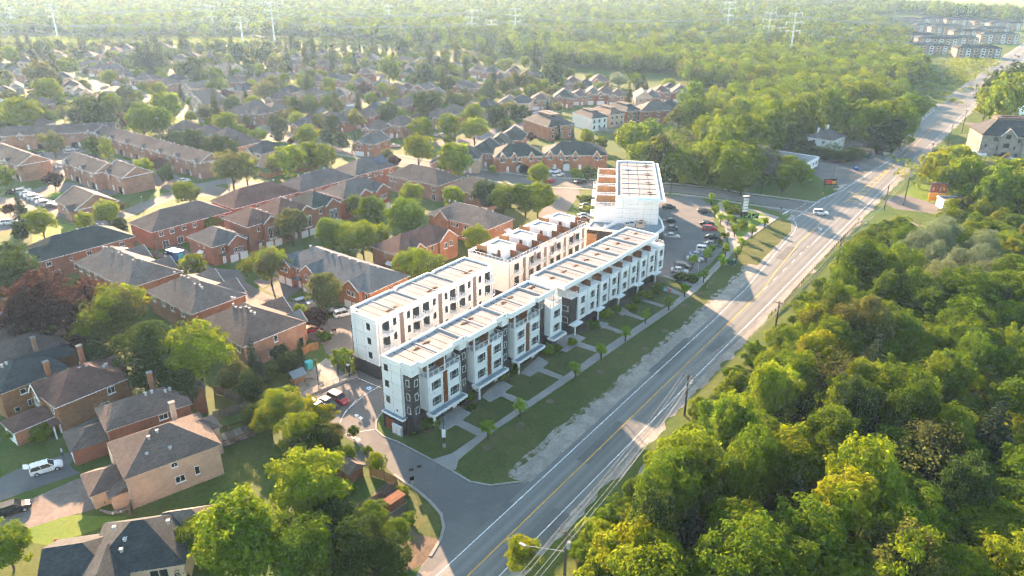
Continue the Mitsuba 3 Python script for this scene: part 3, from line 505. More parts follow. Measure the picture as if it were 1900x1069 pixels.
for i in range(9):
    x = 4.75 + 4.56 * i
    if i < 8: t.part('terrace_partition', MB().box(x - .06, x + .06, -.1, 2.3, 8.62, 10.5), 'partition_wood')
    if i < 8: t.part('terrace_partition', MB().box(x + .06, x + 1.3, 2.2, 2.3, 8.62, 10.5), 'partition_wood')
    window(t, S, x - 2.0, 9.8, 1.7, 2.2, 'french', 'white_trim', -2.48)
railing(t, [(2.3, 2.5), (2.3, .15), (4.4, .15)], 8.6); railing(t, [(40.6, .1), (43.6, .1), (43.6, 2.5)], 8.9)
seams(t, .5, 41, .8, 9.2, 11.85, k, 2.28)
for i in range(9): joints(t, (), (5.75,), 2.3 + 4.56 * i, 6 + 4.56 * i, 2.7, 8.2, y=-.36) if i else None
# ------------------------------------------------ back row, near block
HC = 37.2
cu, cv = (math.sin(math.radians(HC)), math.cos(math.radians(HC))), (math.cos(math.radians(HC)), -math.sin(math.radians(HC)))
def facade_cols(t, xs, zs, depth, top, brown='grey_brown_panel'):
    for x in xs['strip']: t.part('brown_strip', MB().box(x - .55, x + .55, -.06, .04, 3.1, top), brown)
    for x in xs['win']:
        for z in zs: window(t, T(), x, z, .75, 1.45, 'slim', 'black_metal', .02)
    for x in xs['bal']:
        for z in zs[:-1] if len(zs) > 2 else zs:
            window(t, T(), x, z - .35, 1.7, 2.2, 'french', 'black_metal', .02)
            f = t.part('balcony', MB().box(x - 1.15, x + 1.15, -1.3, 0, z - 1.62, z - 1.45), 'white_trim'); railing(t, [(x - 1.1, -.03), (x - 1.1, -1.25), (x, -1.25), (x + 1.1, -1.25), (x + 1.1, -.03)], z - 1.46, 1.0, .8, name='balcony_railing')
o = np.array([-31.3, 129.4]) + 7.0 * np.array(cv)
t = Thing('white_townhouse_block', 'white back-row townhouse block with flat stepped roof, nearest the playground', 'townhouse block', frame(*o, HC))
t.part('ground_floor_wall', MB().box(.05, 35.3, .05, 8.3, 0, 3.1), 'dark_brick'); t.part('wall', MB().box(0, 35.4, 0, 7.0, 3.1, 12.3), 'white_panel'); t.part('back_wall', MB().box(1.2, 35.2, 6.9, 8.4, 3.1, 12.28), 'cream_panel')
t.part('brick_strip', MB().box(1.0, 1.6, 7.02, 8.42, 3.1, 10.0), 'dark_brick')
k = flat_roof(t, [(0, 0), (35.4, 0), (35.4, 8.4), (24.6, 8.4), (24.6, 8.0), (23.6, 8.0), (23.6, 8.7), (13.2, 8.7), (13.2, 8.1), (12.2, 8.1), (12.2, 8.5), (1.2, 8.5), (1.2, 7), (0, 7)], 12.6, .4)
for i, x in enumerate((6.2, 12.2, 17.8, 23.4, 29.3)): t.part('roof_curb', MB().box(x - .14, x + .14, .3, 8.0, 12.58, 12.75 + .15 * (i % 2)), 'slate_panel', parent=k)
for i, (x, y) in enumerate(((5.3, 1.9), (7.2, 2.0), (16.9, 2.0), (18.8, 2.2), (28.6, 2.1), (30.2, 2.3))): drain_stain(t, x, y, 12.6, 70 + i, k)
facade_cols(t, dict(strip=(6.7, 17.9, 29.0), win=(4.8, 8.6, 16.1, 19.7, 27.2, 30.8), bal=(2.4, 10.7, 13.6, 21.8, 24.8, 33.4)), (11.0, 7.9, 4.8), 7, 12.2)
W = face_M(35, 8.4, 'W')
for z in (11.1, 8.0, 4.9): window(t, W, 6.2, z, .9, 1.35, 'slim', 'black_metal', .0)
for z in (8.9, 6.2, 3.8): window(t, W, .7, z, .8, 1.6, 'single', 'grey_brown_panel', -1.0)
joints(t, (2.4, 4.8), (6.2, 9.3), .4, 8.3, 3.2, 12.2, M=face_M(0, 8.4, 'W') @ T().translate([0, 0, 0])); joints(t, (12.2, 23.4, 35.0), (6.4, 9.5), .1, 35.2, 3.2, 12.2); seams(t, .5, 35, .5, 8, 12.6, k); [downpipe(t, x, 0, 3.0, 12.2) for x in (.5, 11.9, 23.1, 34.8)]
# ------------------------------------------------ back row, far block with roof terraces
o = np.array([-9.8, 166.0]) + 10.9 * np.array(cv) + .4 * np.array(cu)
t = Thing('white_townhouse_block', 'white back-row townhouse block with four boxy stair towers on its roof', 'townhouse block', frame(*o, HC))
t.part('ground_floor_wall', MB().box(.05, 34.4, .05, 11.9, 0, 3.1), 'dark_brick'); t.part('wall', MB().box(0, 34.5, 0, 12.2, 3.1, 10.4), 'cream_panel')
k = t.part('roof_deck', MB().box(.1, 34.4, .1, 12.1, 10.4, 10.45), 'membrane')
t.part('parapet', MB().box(0, 34.5, -.02, .12, 10.4, 10.75).box(-.02, .12, .12, 12.2, 10.4, 10.75).box(0, 34.5, 12.1, 12.24, 10.4, 11.3), 'white_trim')
railing(t, [(.05, 12.0), (.05, .1), (8.6, .1), (17.2, .1), (25.8, .1), (34.4, .1), (34.4, 3)], 10.45, 1.05, 1.25)
for i in range(4):
    x = 2.1 + 8.7 * i
    s = t.part('stair_tower', MB().box(x, x + 4.4, 2.6, 8.0, 10.45, 12.9).box(x + 4.38, x + 5.2, 3.6, 6.5, 10.45, 12.7), 'white_panel')
    t.part('tower_parapet', MB().poly(Polygon([(x - .05, 2.55), (x + 4.45, 2.55), (x + 4.45, 8.05), (x - .05, 8.05)]).difference(Polygon([(x + .25, 2.85), (x + 4.15, 2.85), (x + 4.15, 7.75), (x + .25, 7.75)])), 12.85, 13.2, True), 'white_trim', parent=s)
    t.part('tower_roofing', MB().box(x + .2, x + 4.2, 2.8, 7.8, 12.905, 12.93), 'metal_roof', parent=s)
    t.part('tower_door', DOORS['wood_brown'], parent=s, M=face_M(0, 8.0, 'W') @ T().translate([3.2, x, 10.46]).scale([.9, 1, 1.95]))
    for xx in (x + 2.2, x + 6.6): t.part('terrace_screen', MB().box(xx - .07, xx + .07, .4, 3.0, 10.46, 12.2), 'partition_wood')
    t.part('terrace_screen', MB().box(x + .1, x + .24, 8.0, 11.4, 10.46, 12.3), 'fence_cedar'); t.part('terrace_screen', MB().box(x + 6.6, x + 6.74, 2.4, 7.6, 10.46, 12.2), 'partition_wood')
for x, y, m in ((.9, 8.6, 'car_black'), (1.2, 5.4, 'car_grey'), (1.0, 10.4, 'cloth_dark')): t.part('terrace_sofa', MB().box(x, x + .7, y - .9, y + .9, 10.46, 10.85).box(x + .55, x + .75, y - .9, y + .9, 10.85, 11.2), m)
facade_cols(t, dict(strip=(6.3, 15.1, 23.9, 32.6), win=(), bal=(3.2, 9.2, 12.2, 18.0, 21.0, 26.8, 29.8)), (8.9, 5.6), 7, 10.3)
for x in (10.7, 19.5, 28.3): t.part('brown_strip', MB().box(x - .45, x + .45, -.05, .05, 7.0, 10.3), 'grey_brown_panel')
joints(t, (8.0, 16.8, 25.5), (6.9,), .1, 34.4, 3.2, 10.3); joints(t, (4, 8), (6.9,), .1, 12, 3.2, 10.3, M=face_M(0, 12.2, 'W')); [downpipe(t, x, 0, 3.0, 10.3) for x in (.4, 8.6, 17.2, 25.8)]
# ------------------------------------------------ tall block with the podium and parking lot
HT = 7.5
tn = at(1144, 364, 14.0)
t = Thing('white_apartment_block', 'tallest white block with ribbed flat roof and stepped side terraces, above a low podium', 'apartment block', frame(tn[0], tn[1], HT + 90))
S, E, W = T(), face_M(12.3, 41.5, 'E'), face_M(12.3, 41.5, 'W')
t.part('wall', MB().box(0, 12.1, 0, 41.4, 0, 13.5), 'white_panel')
k = flat_roof(t, [(0, 0), (12.2, 0), (12.2, 41.5), (0, 41.5)], 13.55, .5, w=.4)
t.part('roof_overhang', MB().box(12.22, 13.7, -1.0, 41.5, 13.1, 13.5).box(5.2, 13.7, -1.2, -.02, 13.05, 13.45), 'white_trim', parent=k)
t.part('overhang_roofing', MB().box(12.5, 13.5, -.8, 41.3, 13.505, 13.53), 'slate_panel', parent=k)
for i in range(7): y = 4.6 + 5.3 * i; t.part('roof_curb', MB().box(1.6, 11.8, y - .12, y + .12, 13.53, 13.72), 'slate_panel', parent=k)
for i in range(4):
    for dy in (-1.1, 1.0): drain_stain(t, 9.6, 5.4 + 10.4 * i + dy, 13.55, 100 + 2 * i + (dy > 0), k)
t.part('roof_hatch', MB().box(2.4, 4.0, 31, 32.2, 13.55, 14.1), 'white_trim', parent=k)
t.part('side_wing', MB().box(-6.1, 0, 0.3, 41.0, 0, 10.6), 'white_panel')
for i in range(4):
    y = 2.2 + 10.0 * i
    t.part('terrace_floor', MB().box(-6.0, -.05, y - 1.7, y + 8.1, 10.6, 10.65), 'membrane'); t.part('terrace_wall', MB().box(-6.0, -.1, y + 4.2, y + 4.35, 10.65, 12.5), 'white_panel')
    t.part('terrace_screen', MB().box(-5.6, -.3, y + 3.2, y + 3.32, 10.65, 12.4), 'fence_cedar'); railing(t, [(-6.0, y - 1.6), (-.2, y - 1.6)], 10.62, 1.2, 1.1); window(t, face_M(0, 41.4, 'W'), 41.4 - y - 1.5, 11.8, 2, 2.1, 'french', 'white_trim', .02)
    f = t.part('balcony', MB().box(-7.3, -6.1, y, y + 2.6, 7.0, 7.2).box(-7.3, -6.1, y, y + 2.6, 3.9, 4.1), 'white_trim'); railing(t, [(-6.15, y), (-7.25, y), (-7.25, y + 2.6), (-6.15, y + 2.6)], 7.2, 1.0, 1.1, name='balcony_railing'); railing(t, [(-6.15, y), (-7.25, y), (-7.25, y + 2.6), (-6.15, y + 2.6)], 4.1, 1.0, 1.1, name='balcony_railing')
railing(t, [(-6.05, .4), (-6.05, 41)], 10.62, 1.05, 2.4)
for i in range(8):
    for z in (6.2, 9.3, 11.9): window(t, E, 3.0 + 5 * i, z, 2.2, 1.7, 'modern', 'white_trim', -.18)
joints(t, (2.0, 4.0, 6.0, 8.0, 10.0), (7.6, 9.0, 10.4, 11.8), .02, 12.1, 6.3, 13.4); seams(t, .6, 11.8, .6, 41, 13.55, k, 3.0)
Minv = np.linalg.inv(np.array(t.M.matrix, float))
loc = lambda px, py, z: tuple((Minv @ np.array([*at(px, py, z), 1]))[:2])
PZ = 6.3
pod = [loc(1103, 405, PZ), loc(1098, 414, PZ), loc(1088, 421, PZ), loc(1213, 436, PZ), loc(1233, 423, PZ), loc(1229, 410, PZ), loc(1222, 399, PZ)]
P = Polygon(pod + [(13.5, 3), (-6, 3)]).convex_hull
t.part('podium_wall', MB().poly(P.buffer(-.3), 0, PZ - .5), 'dark_brick')
t.part('podium_roof', MB().poly(P.buffer(-.1), PZ - .5, PZ - .35), 'metal_roof'); t.part('podium_parapet', MB().poly(P.difference(P.buffer(-.4)), PZ - .75, PZ, True), 'white_trim')
c = P.centroid; a, b = loc(1118, 427, PZ), loc(1146, 400, PZ)
t.part('roof_upstand', MB().poly(LineString([loc(1118, 425, PZ), loc(1143, 413, PZ), loc(1146, 402, PZ)]).buffer(.25), PZ - .35, PZ + .35), 'white_trim')
t.part('vent_pipe', MB().tube((*loc(1122, 425, PZ), PZ - .4), (*loc(1122, 425, PZ), PZ + 1.4), .12, 8), 'white_trim')
for i, (x, y) in enumerate(((1171, 413), (1190, 416), (1172, 420), (1205, 411), (1164, 421), (1188, 421))):
    q = loc(x, y, PZ - .3); s = (.9, 1.2)[i % 2]; u = t.part('air_unit', MB().box(q[0] - s, q[0] + s, q[1] - .7, q[1] + .7, PZ - .35, PZ + .75), 'brick_tan' if i % 2 else 'steel'); t.part('fan_grille', MB().tube((q[0], q[1], PZ + .75), (q[0], q[1], PZ + .85), .5, 10), 'black_metal', parent=u)
q = loc(1097, 440, 3.5); t.part('wood_screen', MB().box(q[0] - 1.5, q[0] + 1.5, q[1] - 1.9, q[1] - 1.7, .2, 5.2), 'fence_cedar')
# ---------------------------------------------------------------- brick houses and terraces near the camera
def brick(name, label, px, ze, heading, a, b, wall, rf, ends=('hip', 'hip'), axis=None, pitch=.55, cat='row house', z0=0, trim='white_trim'):
    """A brick building whose front eave corner is seen at px; x runs a metres along the heading, y runs b metres to the back left."""
    p = at(*px, ze)
    t = Thing(name, label, cat, frame(p[0], p[1], heading))
    t.part('wall', MB().box(0, a, 0, b, z0, ze - .05), wall)
    t.roof = roof(t, 0, a, 0, b, ze, pitch, ends, axis, rf, wall, trim); t.ze = ze; t.a, t.b = a, b; t.rise = min(a, b) / 2 * pitch; t.pitch = pitch
    return t
def row_windows(t, f, xs, z, w=1.3, h=1.2, style='double', off=0., sill=True):
    for x in xs: window(t, face_M(t.a, t.b, f), x, z, w, h, style, 'white_trim', off, sill)
def ridge_vents(t, n, along, other, zoff=-.6, seed=0):
    r = random.Random(seed); out = []
    for i in range(n):
        s = along[0] + (along[1] - along[0]) * (i + .5 + r.uniform(-.25, .25)) / n
        o = other + r.uniform(-.9, .9)
        out.append((s, o) if t.a >= t.b else (o, s))
    short = min(t.a, t.b)
    vents(t, [(x, y, t.ze + (min((y if t.a >= t.b else x), short - (y if t.a >= t.b else x)) + .4) * t.pitch) for x, y in out], t.roof)
# two blocks with the long side towards the lower right
t = brick('brick_row_house', 'red brick row house with dark green hip roof near left edge', (72.4, 485.2), 5.6, 39, 24, 12.6, 'brick_red', 'roof_green')
cross_gable(t, face_M(t.a, t.b, 'W'), 9.0, 5.5, .6, 5.5, 2.6, 5, 'roof_green', 'brick_red')
for x, z, w, h in ((2.0, 4.3, 1.3, 1.2), (7.4, 4.0, .8, .8), (12.0, 4.3, 1.3, 1.2), (16.2, 4.3, 1.3, 1.2), (20.6, 4.3, 1.3, 1.2), (8.2, 1.8, 1.2, 1.1)): window(t, T(), x, z, w, h, 'double', sill=True)
window(t, T(), 3.2, 1.1, 1.9, 2.1, 'french'); window(t, T(), 14.5, 1.1, 1.9, 2.1, 'french'); ridge_vents(t, 8, (3, 21), 7.2, seed=1)
t = brick('brick_row_house', 'red brick row house with plain brown hip roof right of the green-roofed row', (282, 430.5), 5.6, 39, 24.4, 12.8, 'brick_red', 'roof_brown')
row_windows(t, 'S', (2.4, 5.6, 9.2, 12.6, 17.2, 21.6), 4.3)
for x in (3.2, 7.6, 14.2, 19.6): window(t, T(), x, 1.1, 1.8, 2.1, 'french')
window(t, T(), 11, 1.4, 1.1, 1.0); ridge_vents(t, 8, (4, 20), 7.4, seed=2)
t = brick('brick_row_house', 'brick row house with dark purplish roof half hidden behind the gabled street row', (435, 387), 5.6, 39, 24, 13, 'brick_red', 'roof_red')
row_windows(t, 'S', (4, 8, 13, 18, 21), 4.3); ridge_vents(t, 8, (4, 20), 7.4, seed=3)
t = brick('brick_row_house', 'brick row house with grey roof farther up behind the gabled street row', (556, 357), 5.6, 37, 24, 12.5, 'brick_red', 'roof_grey')
row_windows(t, 'S', (4, 8, 13, 18, 21), 4.3); ridge_vents(t, 6, (4, 20), 7.2, seed=4)
t = brick('brick_row_house', 'red brick row house with solar panels on its grey roof', (659.6, 326), 6.0, 41, 18.5, 12.5, 'brick_red', 'roof_grey')
row_windows(t, 'S', (2.5, 6, 9, 11.5, 16), 4.6)
sp = T().translate([13.4, 3.0, 6.0 + 3.5 * .55 + .2]).rotate([1, 0, 0], math.degrees(math.atan(.55)))
for i in range(3):
    for j in range(2): t.part('solar_panel', MB().box(-1.7 + 1.75 * i, -.05 + 1.75 * i - .05, -1.6 + 2.0 * j, .35 + 2.0 * j, 0, .06), 'solar', parent=t.roof, M=sp)
# the gabled street row: four houses stepping up the street
def street_row(label, px, ze, heading, a, b, wall, rf, gables, seed, ends=('hip', 'hip')):
    t = brick('gabled_row_house', label, px, ze, heading, a, b, wall, rf, ends)
    for gx, gw, tall in gables:
        wins = [(-.75, ze - 2.4 if not tall else ze - 3.3, 1.15, 1.5 if not tall else 3.6, 'double'), (.75, ze - 2.4 if not tall else ze - 3.3, 1.15, 1.5 if not tall else 3.6, 'double')]
        cross_gable(t, T(), gx, gw, 1.1, ze, gw * .36, b / 2 + .6, rf, wall, win=wins)
        for dx in (-1.45, 1.45): garage(t, T(), gx + dx, 2.35, 2.05, 1.1)
        x = gx - gw / 2 - 1.2
        window(t, T(), x, ze - 1.5, .75, 1.4, 'single', sill=True); door(t, T(), x, .95, 2.1); t.part('porch_roof', MB().box(x - 1.2, x + 1.2, -1.2, .05, 2.5, 2.68), rf)
    ridge_vents(t, 4, (2, a - 2), b * .62, seed=seed)
    return t
t = street_row('red brick row house with white awning on its side wall and grey gable roof', (394, 458), 5.5, 40, 9.9, 12.7, 'brick_red', 'roof_grey', [(6.6, 5.2, False)], 5)
W = face_M(t.a, t.b, 'W'); window(t, W, 6.5, 1.6, 2.0, 1.4, 'bay'); t.part('awning', MB().face([(5.3, -.02, 2.9), (7.7, -.02, 2.9), (7.7, -1.1, 2.3), (5.3, -1.1, 2.3)]).face([(5.3, -1.1, 2.3), (7.7, -1.1, 2.3), (7.7, -1.1, 2.1), (5.3, -1.1, 2.1)]), 'white_trim', M=W)
for x in (5.2, 8.0): window(t, W, x, 4.2, .55, .8, 'single')
street_row('three-storey red brick row house with tall gable windows and brown roof', (459, 421), 7.6, 40, 10.6, 12.5, 'brick_red', 'roof_red', [(6.9, 5.0, True)], 6)
street_row('three-storey red brick row house with tall white gable windows, middle of the gabled row', (514, 405), 7.8, 39, 12.4, 12.5, 'brick_red', 'roof_red', [(9.4, 5.2, True)], 7)
street_row('three-storey red brick row house under a green-grey roof in the gabled row', (578, 388), 7.6, 38, 11.0, 12.5, 'brick_red', 'roof_green', [(7.0, 5.4, True)], 8)
street_row('red brick row house with grey-green gabled roof at the far end of the gabled row', (638, 369), 6.9, 41, 18.5, 12, 'brick_red', 'roof_grey', [(7.5, 5.0, False), (14.8, 5.6, False)], 9)
# blocks whose long side runs back to the left
t = brick('brick_row_house', 'pinkish brick row house with brown hip roof and many roof vents beside the cross street', (812, 344.6), 5.6, 36, 12.5, 23.7, 'brick_pink', 'roof_brown')
row_windows(t, 'W', (2, 4, 8, 10.6, 14.5, 21.4), 4.3); window(t, face_M(t.a, t.b, 'W'), 21.6, 1.1, 1.8, 2.1, 'french'); window(t, T(), 6, 3.2, .8, 1.2, 'single'); ridge_vents(t, 12, (3, 21), 7.2, seed=10)
t = brick('brick_row_house', 'pinkish brick row house with brown roof half hidden by green maples near the side lane', (900, 364), 5.6, 37, 12, 17, 'brick_pink', 'roof_brown')
row_windows(t, 'W', (2.6, 4.8, 11), 4.2); window(t, face_M(t.a, t.b, 'W'), 4.4, 1.1, 1.8, 2.1, 'french'); ridge_vents(t, 6, (3, 14), 7, seed=11)
t = brick('brick_row_house', 'orange brick row house with taupe hip roof and white awning facing the terraces', (905.7, 425), 5.6, 37.6, 11.5, 23, 'brick_orange', 'roof_tan')
cross_gable(t, face_M(t.a, t.b, 'W'), 5.5, 5, .5, 5.5, 2.4, 5, 'roof_tan', 'brick_orange'); row_windows(t, 'W', (9.4, 11.2, 14.2, 16.2), 4.3); row_windows(t, 'W', (8.0, 13.8, 19.4), 1.6)
window(t, T(), 8.4, 1.8, 2.2, 1.5, 'bay'); t.part('awning', MB().face([(7.1, -.02, 3.3), (9.8, -.02, 3.3), (9.8, -1.2, 2.7), (7.1, -1.2, 2.7)]).face([(7.1, -1.2, 2.7), (9.8, -1.2, 2.7), (9.8, -1.2, 2.5), (7.1, -1.2, 2.5)]), 'white_trim')
for x in (3.4, 6.0): window(t, T(), x, 4.4, .6, .8, 'single')
ridge_vents(t, 12, (3, 20), 6.4, seed=12)
t = brick('brick_row_house', 'brown-roofed brick house with two gables behind the round trees, left of the stair towers', (740, 475), 5.6, 42, 21, 11, 'brick_orange', 'roof_red')
cross_gable(t, T(), 6.4, 4.6, .8, 5.4, 2.2, 5, 'roof_red', 'brick_orange'); cross_gable(t, T(), 16.6, 6.2, 1.0, 6.2, 2.6, 5.5, 'roof_red', 'brick_orange', win=[(-1.1, 4.4, 1.2, 1.6, 'double'), (.9, 4.6, 1.2, 1.6, 'double')])
window(t, T(), 11.4, 4.6, .8, 1.6, 'single'); W = face_M(t.a, t.b, 'W'); window(t, W, 5.4, 4.2, .6, .9, 'single'); window(t, W, 7.5, 1.6, 2.0, 1.4, 'bay'); t.part('awning', MB().face([(6.2, -.02, 3.0), (8.8, -.02, 3.0), (8.8, -1.1, 2.4), (6.2, -1.1, 2.4)]), 'white_trim', M=W)
t = brick('brick_row_house', 'orange brick row house with pale blue-grey gabled roof, across from the white back row', (686, 543), 5.5, 37, 12.5, 33, 'brick_orange', 'roof_blue', pitch=.5)
W = face_M(t.a, t.b, 'W')
for gx, g2 in ((2.8, 0), (12.4, 1), (27.6, 2)):
    cross_gable(t, W, gx, 5.6, 1.0, 5.5, 2.1, 5.5, 'roof_blue', 'brick_orange', win=[(-.8, 4.2, 1.2, 1.3, 'double'), (.8, 4.2, 1.2, 1.3, 'double')])
    for dx in (-1.4, 1.4): garage(t, W, gx + dx, 2.35, 2.05, 1.0)
    window(t, W, gx + 4.2, 4.1, .75, 1.4, 'single', sill=True); door(t, W, gx + 4.4); t.part('porch_roof', MB().box(gx + 3.2, gx + 5.8, -1.4, .02, 2.5, 2.68), 'roof_blue', M=W)
window(t, T(), 6.4, 4.3, .6, .9, 'single'); window(t, T(), 9.4, 4.3, .6, .9, 'single'); ridge_vents(t, 9, (3, 30), 6.4, seed=13)
t = brick('brick_row_house', 'brown brick row house with long taupe hip roof behind the purple tree', (236, 535), 5.5, 38, 13, 26.5, 'brick_brown', 'roof_tan')
W = face_M(t.a, t.b, 'W'); row_windows(t, 'W', (2.4, 6.6, 10.5, 15, 19.5, 23.8), 4.2); row_windows(t, 'W', (4, 12, 20), 1.6); cross_gable(t, face_M(t.a, t.b, 'E'), 6, 6, 1, 5.4, 2.4, 5.5, 'roof_tan', 'brick_brown'); cross_gable(t, face_M(t.a, t.b, 'E'), 19, 6, 1, 5.4, 2.4, 5.5, 'roof_tan', 'brick_brown'); ridge_vents(t, 14, (4, 23), 6.2, seed=14)
t = brick('brick_row_house', 'brown brick row house with taupe roof in the middle of the stepped lower row', (355.5, 582), 5.5, 39, 13, 19, 'brick_brown', 'roof_tan')
row_windows(t, 'W', (2.4, 6.6, 10.5, 15), 4.2); cross_gable(t, face_M(t.a, t.b, 'E'), 5, 6, 1, 5.4, 2.4, 5.5, 'roof_tan', 'brick_brown'); cross_gable(t, face_M(t.a, t.b, 'E'), 14, 6, 1, 5.4, 2.4, 5.5, 'roof_tan', 'brick_brown'); ridge_vents(t, 10, (3, 17), 6.2, seed=15)
t = brick('brick_row_house', 'pinkish end row house with brown and slate roof nearest the playground', (451.5, 642), 5.5, 40, 14, 17, 'brick_pink', 'roof_brown')
window(t, T(), 7.2, 4.3, .9, 1.4, 'slim', sill=True); window(t, T(), 5.6, 1.7, 1.1, 1.4, 'slim', sill=True); window(t, T(), 7.9, 1.8, 1.1, 1.4, 'slim', sill=True); door(t, T(), 13.0, .9, 2.1, 'black_metal'); row_windows(t, 'W', (9, 12, 15), 4.2)
cross_gable(t, face_M(t.a, t.b, 'E'), 10.5, 5.6, 2.2, 5.0, 2.4, 6, 'roof_brown', 'brick_pink'); cross_gable(t, face_M(t.a, t.b, 'E'), 3.6, 4.4, 1.6, 4.8, 1.8, 6, 'roof_blue', 'brick_pink'); ridge_vents(t, 9, (4, 15), 6.0, seed=16)
# detached houses at the lower left
t = brick('tan_brick_house', 'tan brick house with large brown hip roof above the open back lawn', (234, 886), 5.8, 52, 13.4, 10.8, 'brick_tan', 'roof_brown', cat='house', trim='trim_tan', pitch=.58)
window(t, T(), 6.6, 5.0, .9, .8, 'double', sill=True); window(t, T(), 7.0, 2.2, 1.5, 1.2, 'double', sill=True); window(t, T(), 9.6, 2.6, .7, 1.5, 'single', sill=True); t.part('corner_trim', MB().box(-.12, .12, -.12, .12, 0, 5.5), 'trim_tan')
W = face_M(t.a, t.b, 'W'); window(t, W, 9.6, 4.2, .6, 1.5, 'single', 'trim_tan'); window(t, W, 9.9, 1.6, .9, 1.8, 'bay', 'white_trim')
g = t.part('garage_wing', MB().box(-4.6, .2, 3.4, 9.4, 0, 2.7), 'brick_tan'); v, f = hip_roof(-5.0, 1.5, 3.0, 9.8, 2.72, .5, ('hip', 'gable'), 'x'); t.part('garage_roof', (v, f), 'roof_brown', parent=g); t.part('eaves', MB().box(-5, .2, 3, 9.8, 2.58, 2.71), 'trim_tan', parent=g)
garage(t, W @ T().translate([0, -4.6, 0]), 3.2, 4.6, 2.2); p_ = t.part('porch', MB().box(-2.4, 0, 1.2, 3.2, 0, 2.5), 'brick_tan'); t.part('porch_roof', MB().face([(-2.8, .9, 2.5), (0, .9, 3.6), (0, 3.5, 3.6), (-2.8, 3.5, 2.5)]), 'roof_brown', parent=p_)
window(t, T() @ T().translate([0, 3.4, 0]), -1.6, 1.6, 1.2, 1.1, 'single', 'white_trim', .02)
t.part('front_gable', MB().box(-.5, 1.5, 6.8, 10.2, 2.7, 5.7), 'brick_tan'); chimney(t, 9.8, 10.3, 5, 9.6, 'brick_tan'); vents(t, [(4.6, 4.0, 8.6), (6, 4.6, 8.8), (3.6, 2.0, 7.1), (6.8, 1.6, 7.0)], t.roof)
t.part('bay_wing', MB().box(11.6, 15.2, 5.6, 9.4, 0, 5.3), 'brick_tan'); v, f = hip_roof(10, 15.6, 5.2, 9.8, 5.3, .55, ('gable', 'hip'), 'x'); t.part('bay_wing_roof', (v, f), 'roof_brown')
t = brick('brick_house', 'red brick house with brown hip roof and chimney behind the tan brick house', (199.6, 797.5), 5.8, 52, 12.8, 8.0, 'brick_red', 'roof_brown', cat='house', trim='trim_tan')
window(t, T(), 8.4, 4.9, 1.5, 1.0, 'double', sill=True); chimney(t, 9.0, 8.4, 3, 9.3); vents(t, [(7, 3.4, 8.2), (8, 3.4, 8.2), (10, 3, 7.8), (10.8, 3.2, 7.8)], t.roof)
g = t.part('garage_wing', MB().box(-5.4, .1, 2.0, 8.2, 0, 2.9), 'brick_red'); v, f = hip_roof(-5.8, 1.0, 1.6, 8.6, 2.92, .5, ('hip', 'gable'), 'x'); t.part('garage_roof', (v, f), 'roof_brown', parent=g); garage(t, face_M(0, 8.2, 'W') @ T().translate([0, -5.4, 0]), 3.2, 4.6, 2.2)
v, f = hip_roof(7, 17, 4.5, 9.5, 5.3, .5, ('gable', 'hip'), 'x'); t.part('rear_roof', (v, f), 'roof_brown'); t.part('rear_wing', MB().box(12, 16.6, 4.9, 9.1, 0, 5.28), 'brick_red')
t = brick('brick_house', 'orange brick house with reddish roof, white windows and attached garage, lower left', (104.4, 754.5), 5.8, 38, 12.4, 10.2, 'brick_brown', 'roof_red', cat='house', pitch=.6)
window(t, T(), 9.0, 4.7, 1.3, 1.3, 'double', sill=True); window(t, T(), 7.4, 2.2, 1.6, 1.3, 'double', sill=True); t.part('foundation', MB().box(-.06, 12.46, -.08, 0, 0, .7), 'concrete'); window(t, T(), 4, .4, .9, .35, 'single', 'white_trim', .09)
W = face_M(t.a, t.b, 'W'); cross_gable(t, W, 3.0, 4, .5, 5.6, 2.2, 5, 'roof_red', 'brick_brown', win=[(0, 4.2, 1.6, 1.6, 'bay')]); window(t, W, 8, 4.3, .9, 1.6, 'single')
g = t.part('garage_wing', MB().box(-6.2, .1, 2.6, 7.6, 0, 2.9), 'brick_orange'); v, f = hip_roof(-6.6, .5, 2.2, 8.0, 2.92, .45, ('hip', 'gable'), 'x'); t.part('garage_roof', (v, f), 'roof_red', parent=g); t.part('eaves', MB().box(-6.6, 0, 2.2, 8, 2.78, 2.91), 'white_trim', parent=g); garage(t, face_M(0, 7.6, 'W') @ T().translate([0, -6.2, 0]), 2.5, 4.2, 2.2)
t.part('porch_roof', MB().box(-1.6, .1, -.4, 2.4, 2.6, 2.78), 'roof_red'); t.part('porch_column', MB().box(-1.4, -1.2, -.3, -.1, 0, 2.6), 'white_trim'); door(t, W, 9.3)
chimney(t, 9.4, 10.8, 3, 9.9); v, f = hip_roof(9, 15, 5, 11, 5.4, .55, ('gable', 'hip'), 'x'); t.part('rear_roof', (v, f), 'roof_red'); t.part('rear_wing', MB().box(11, 14.6, 5.4, 10.6, 0, 5.38), 'brick_brown'); vents(t, [(6.5, 4.7, 8.6), (7.6, 4.5, 8.5), (10, 3.4, 7.8), (10.5, 3.6, 7.9)], t.roof)
t = brick('brick_house', 'brown brick house with dark slate hip roof cut by the left frame edge', (0, 730), 5.8, 37.5, 11.2, 10, 'brick_brown', 'roof_slate', cat='house', trim='trim_tan')
window(t, T(), 3.4, 4.6, 1.0, 1.0, 'single', sill=True); window(t, T(), 7.6, 5.0, .9, .9, 'single', sill=True); window(t, T(), 1.8, 1.6, .9, .9, 'single'); window(t, T(), 4.2, 2.0, 1.2, 1.2, 'double'); chimney(t, 8.0, -.2, 2, 8.6); vents(t, [(2.6, 4.4, 8.6), (3.4, 4.6, 8.7)], t.roof)
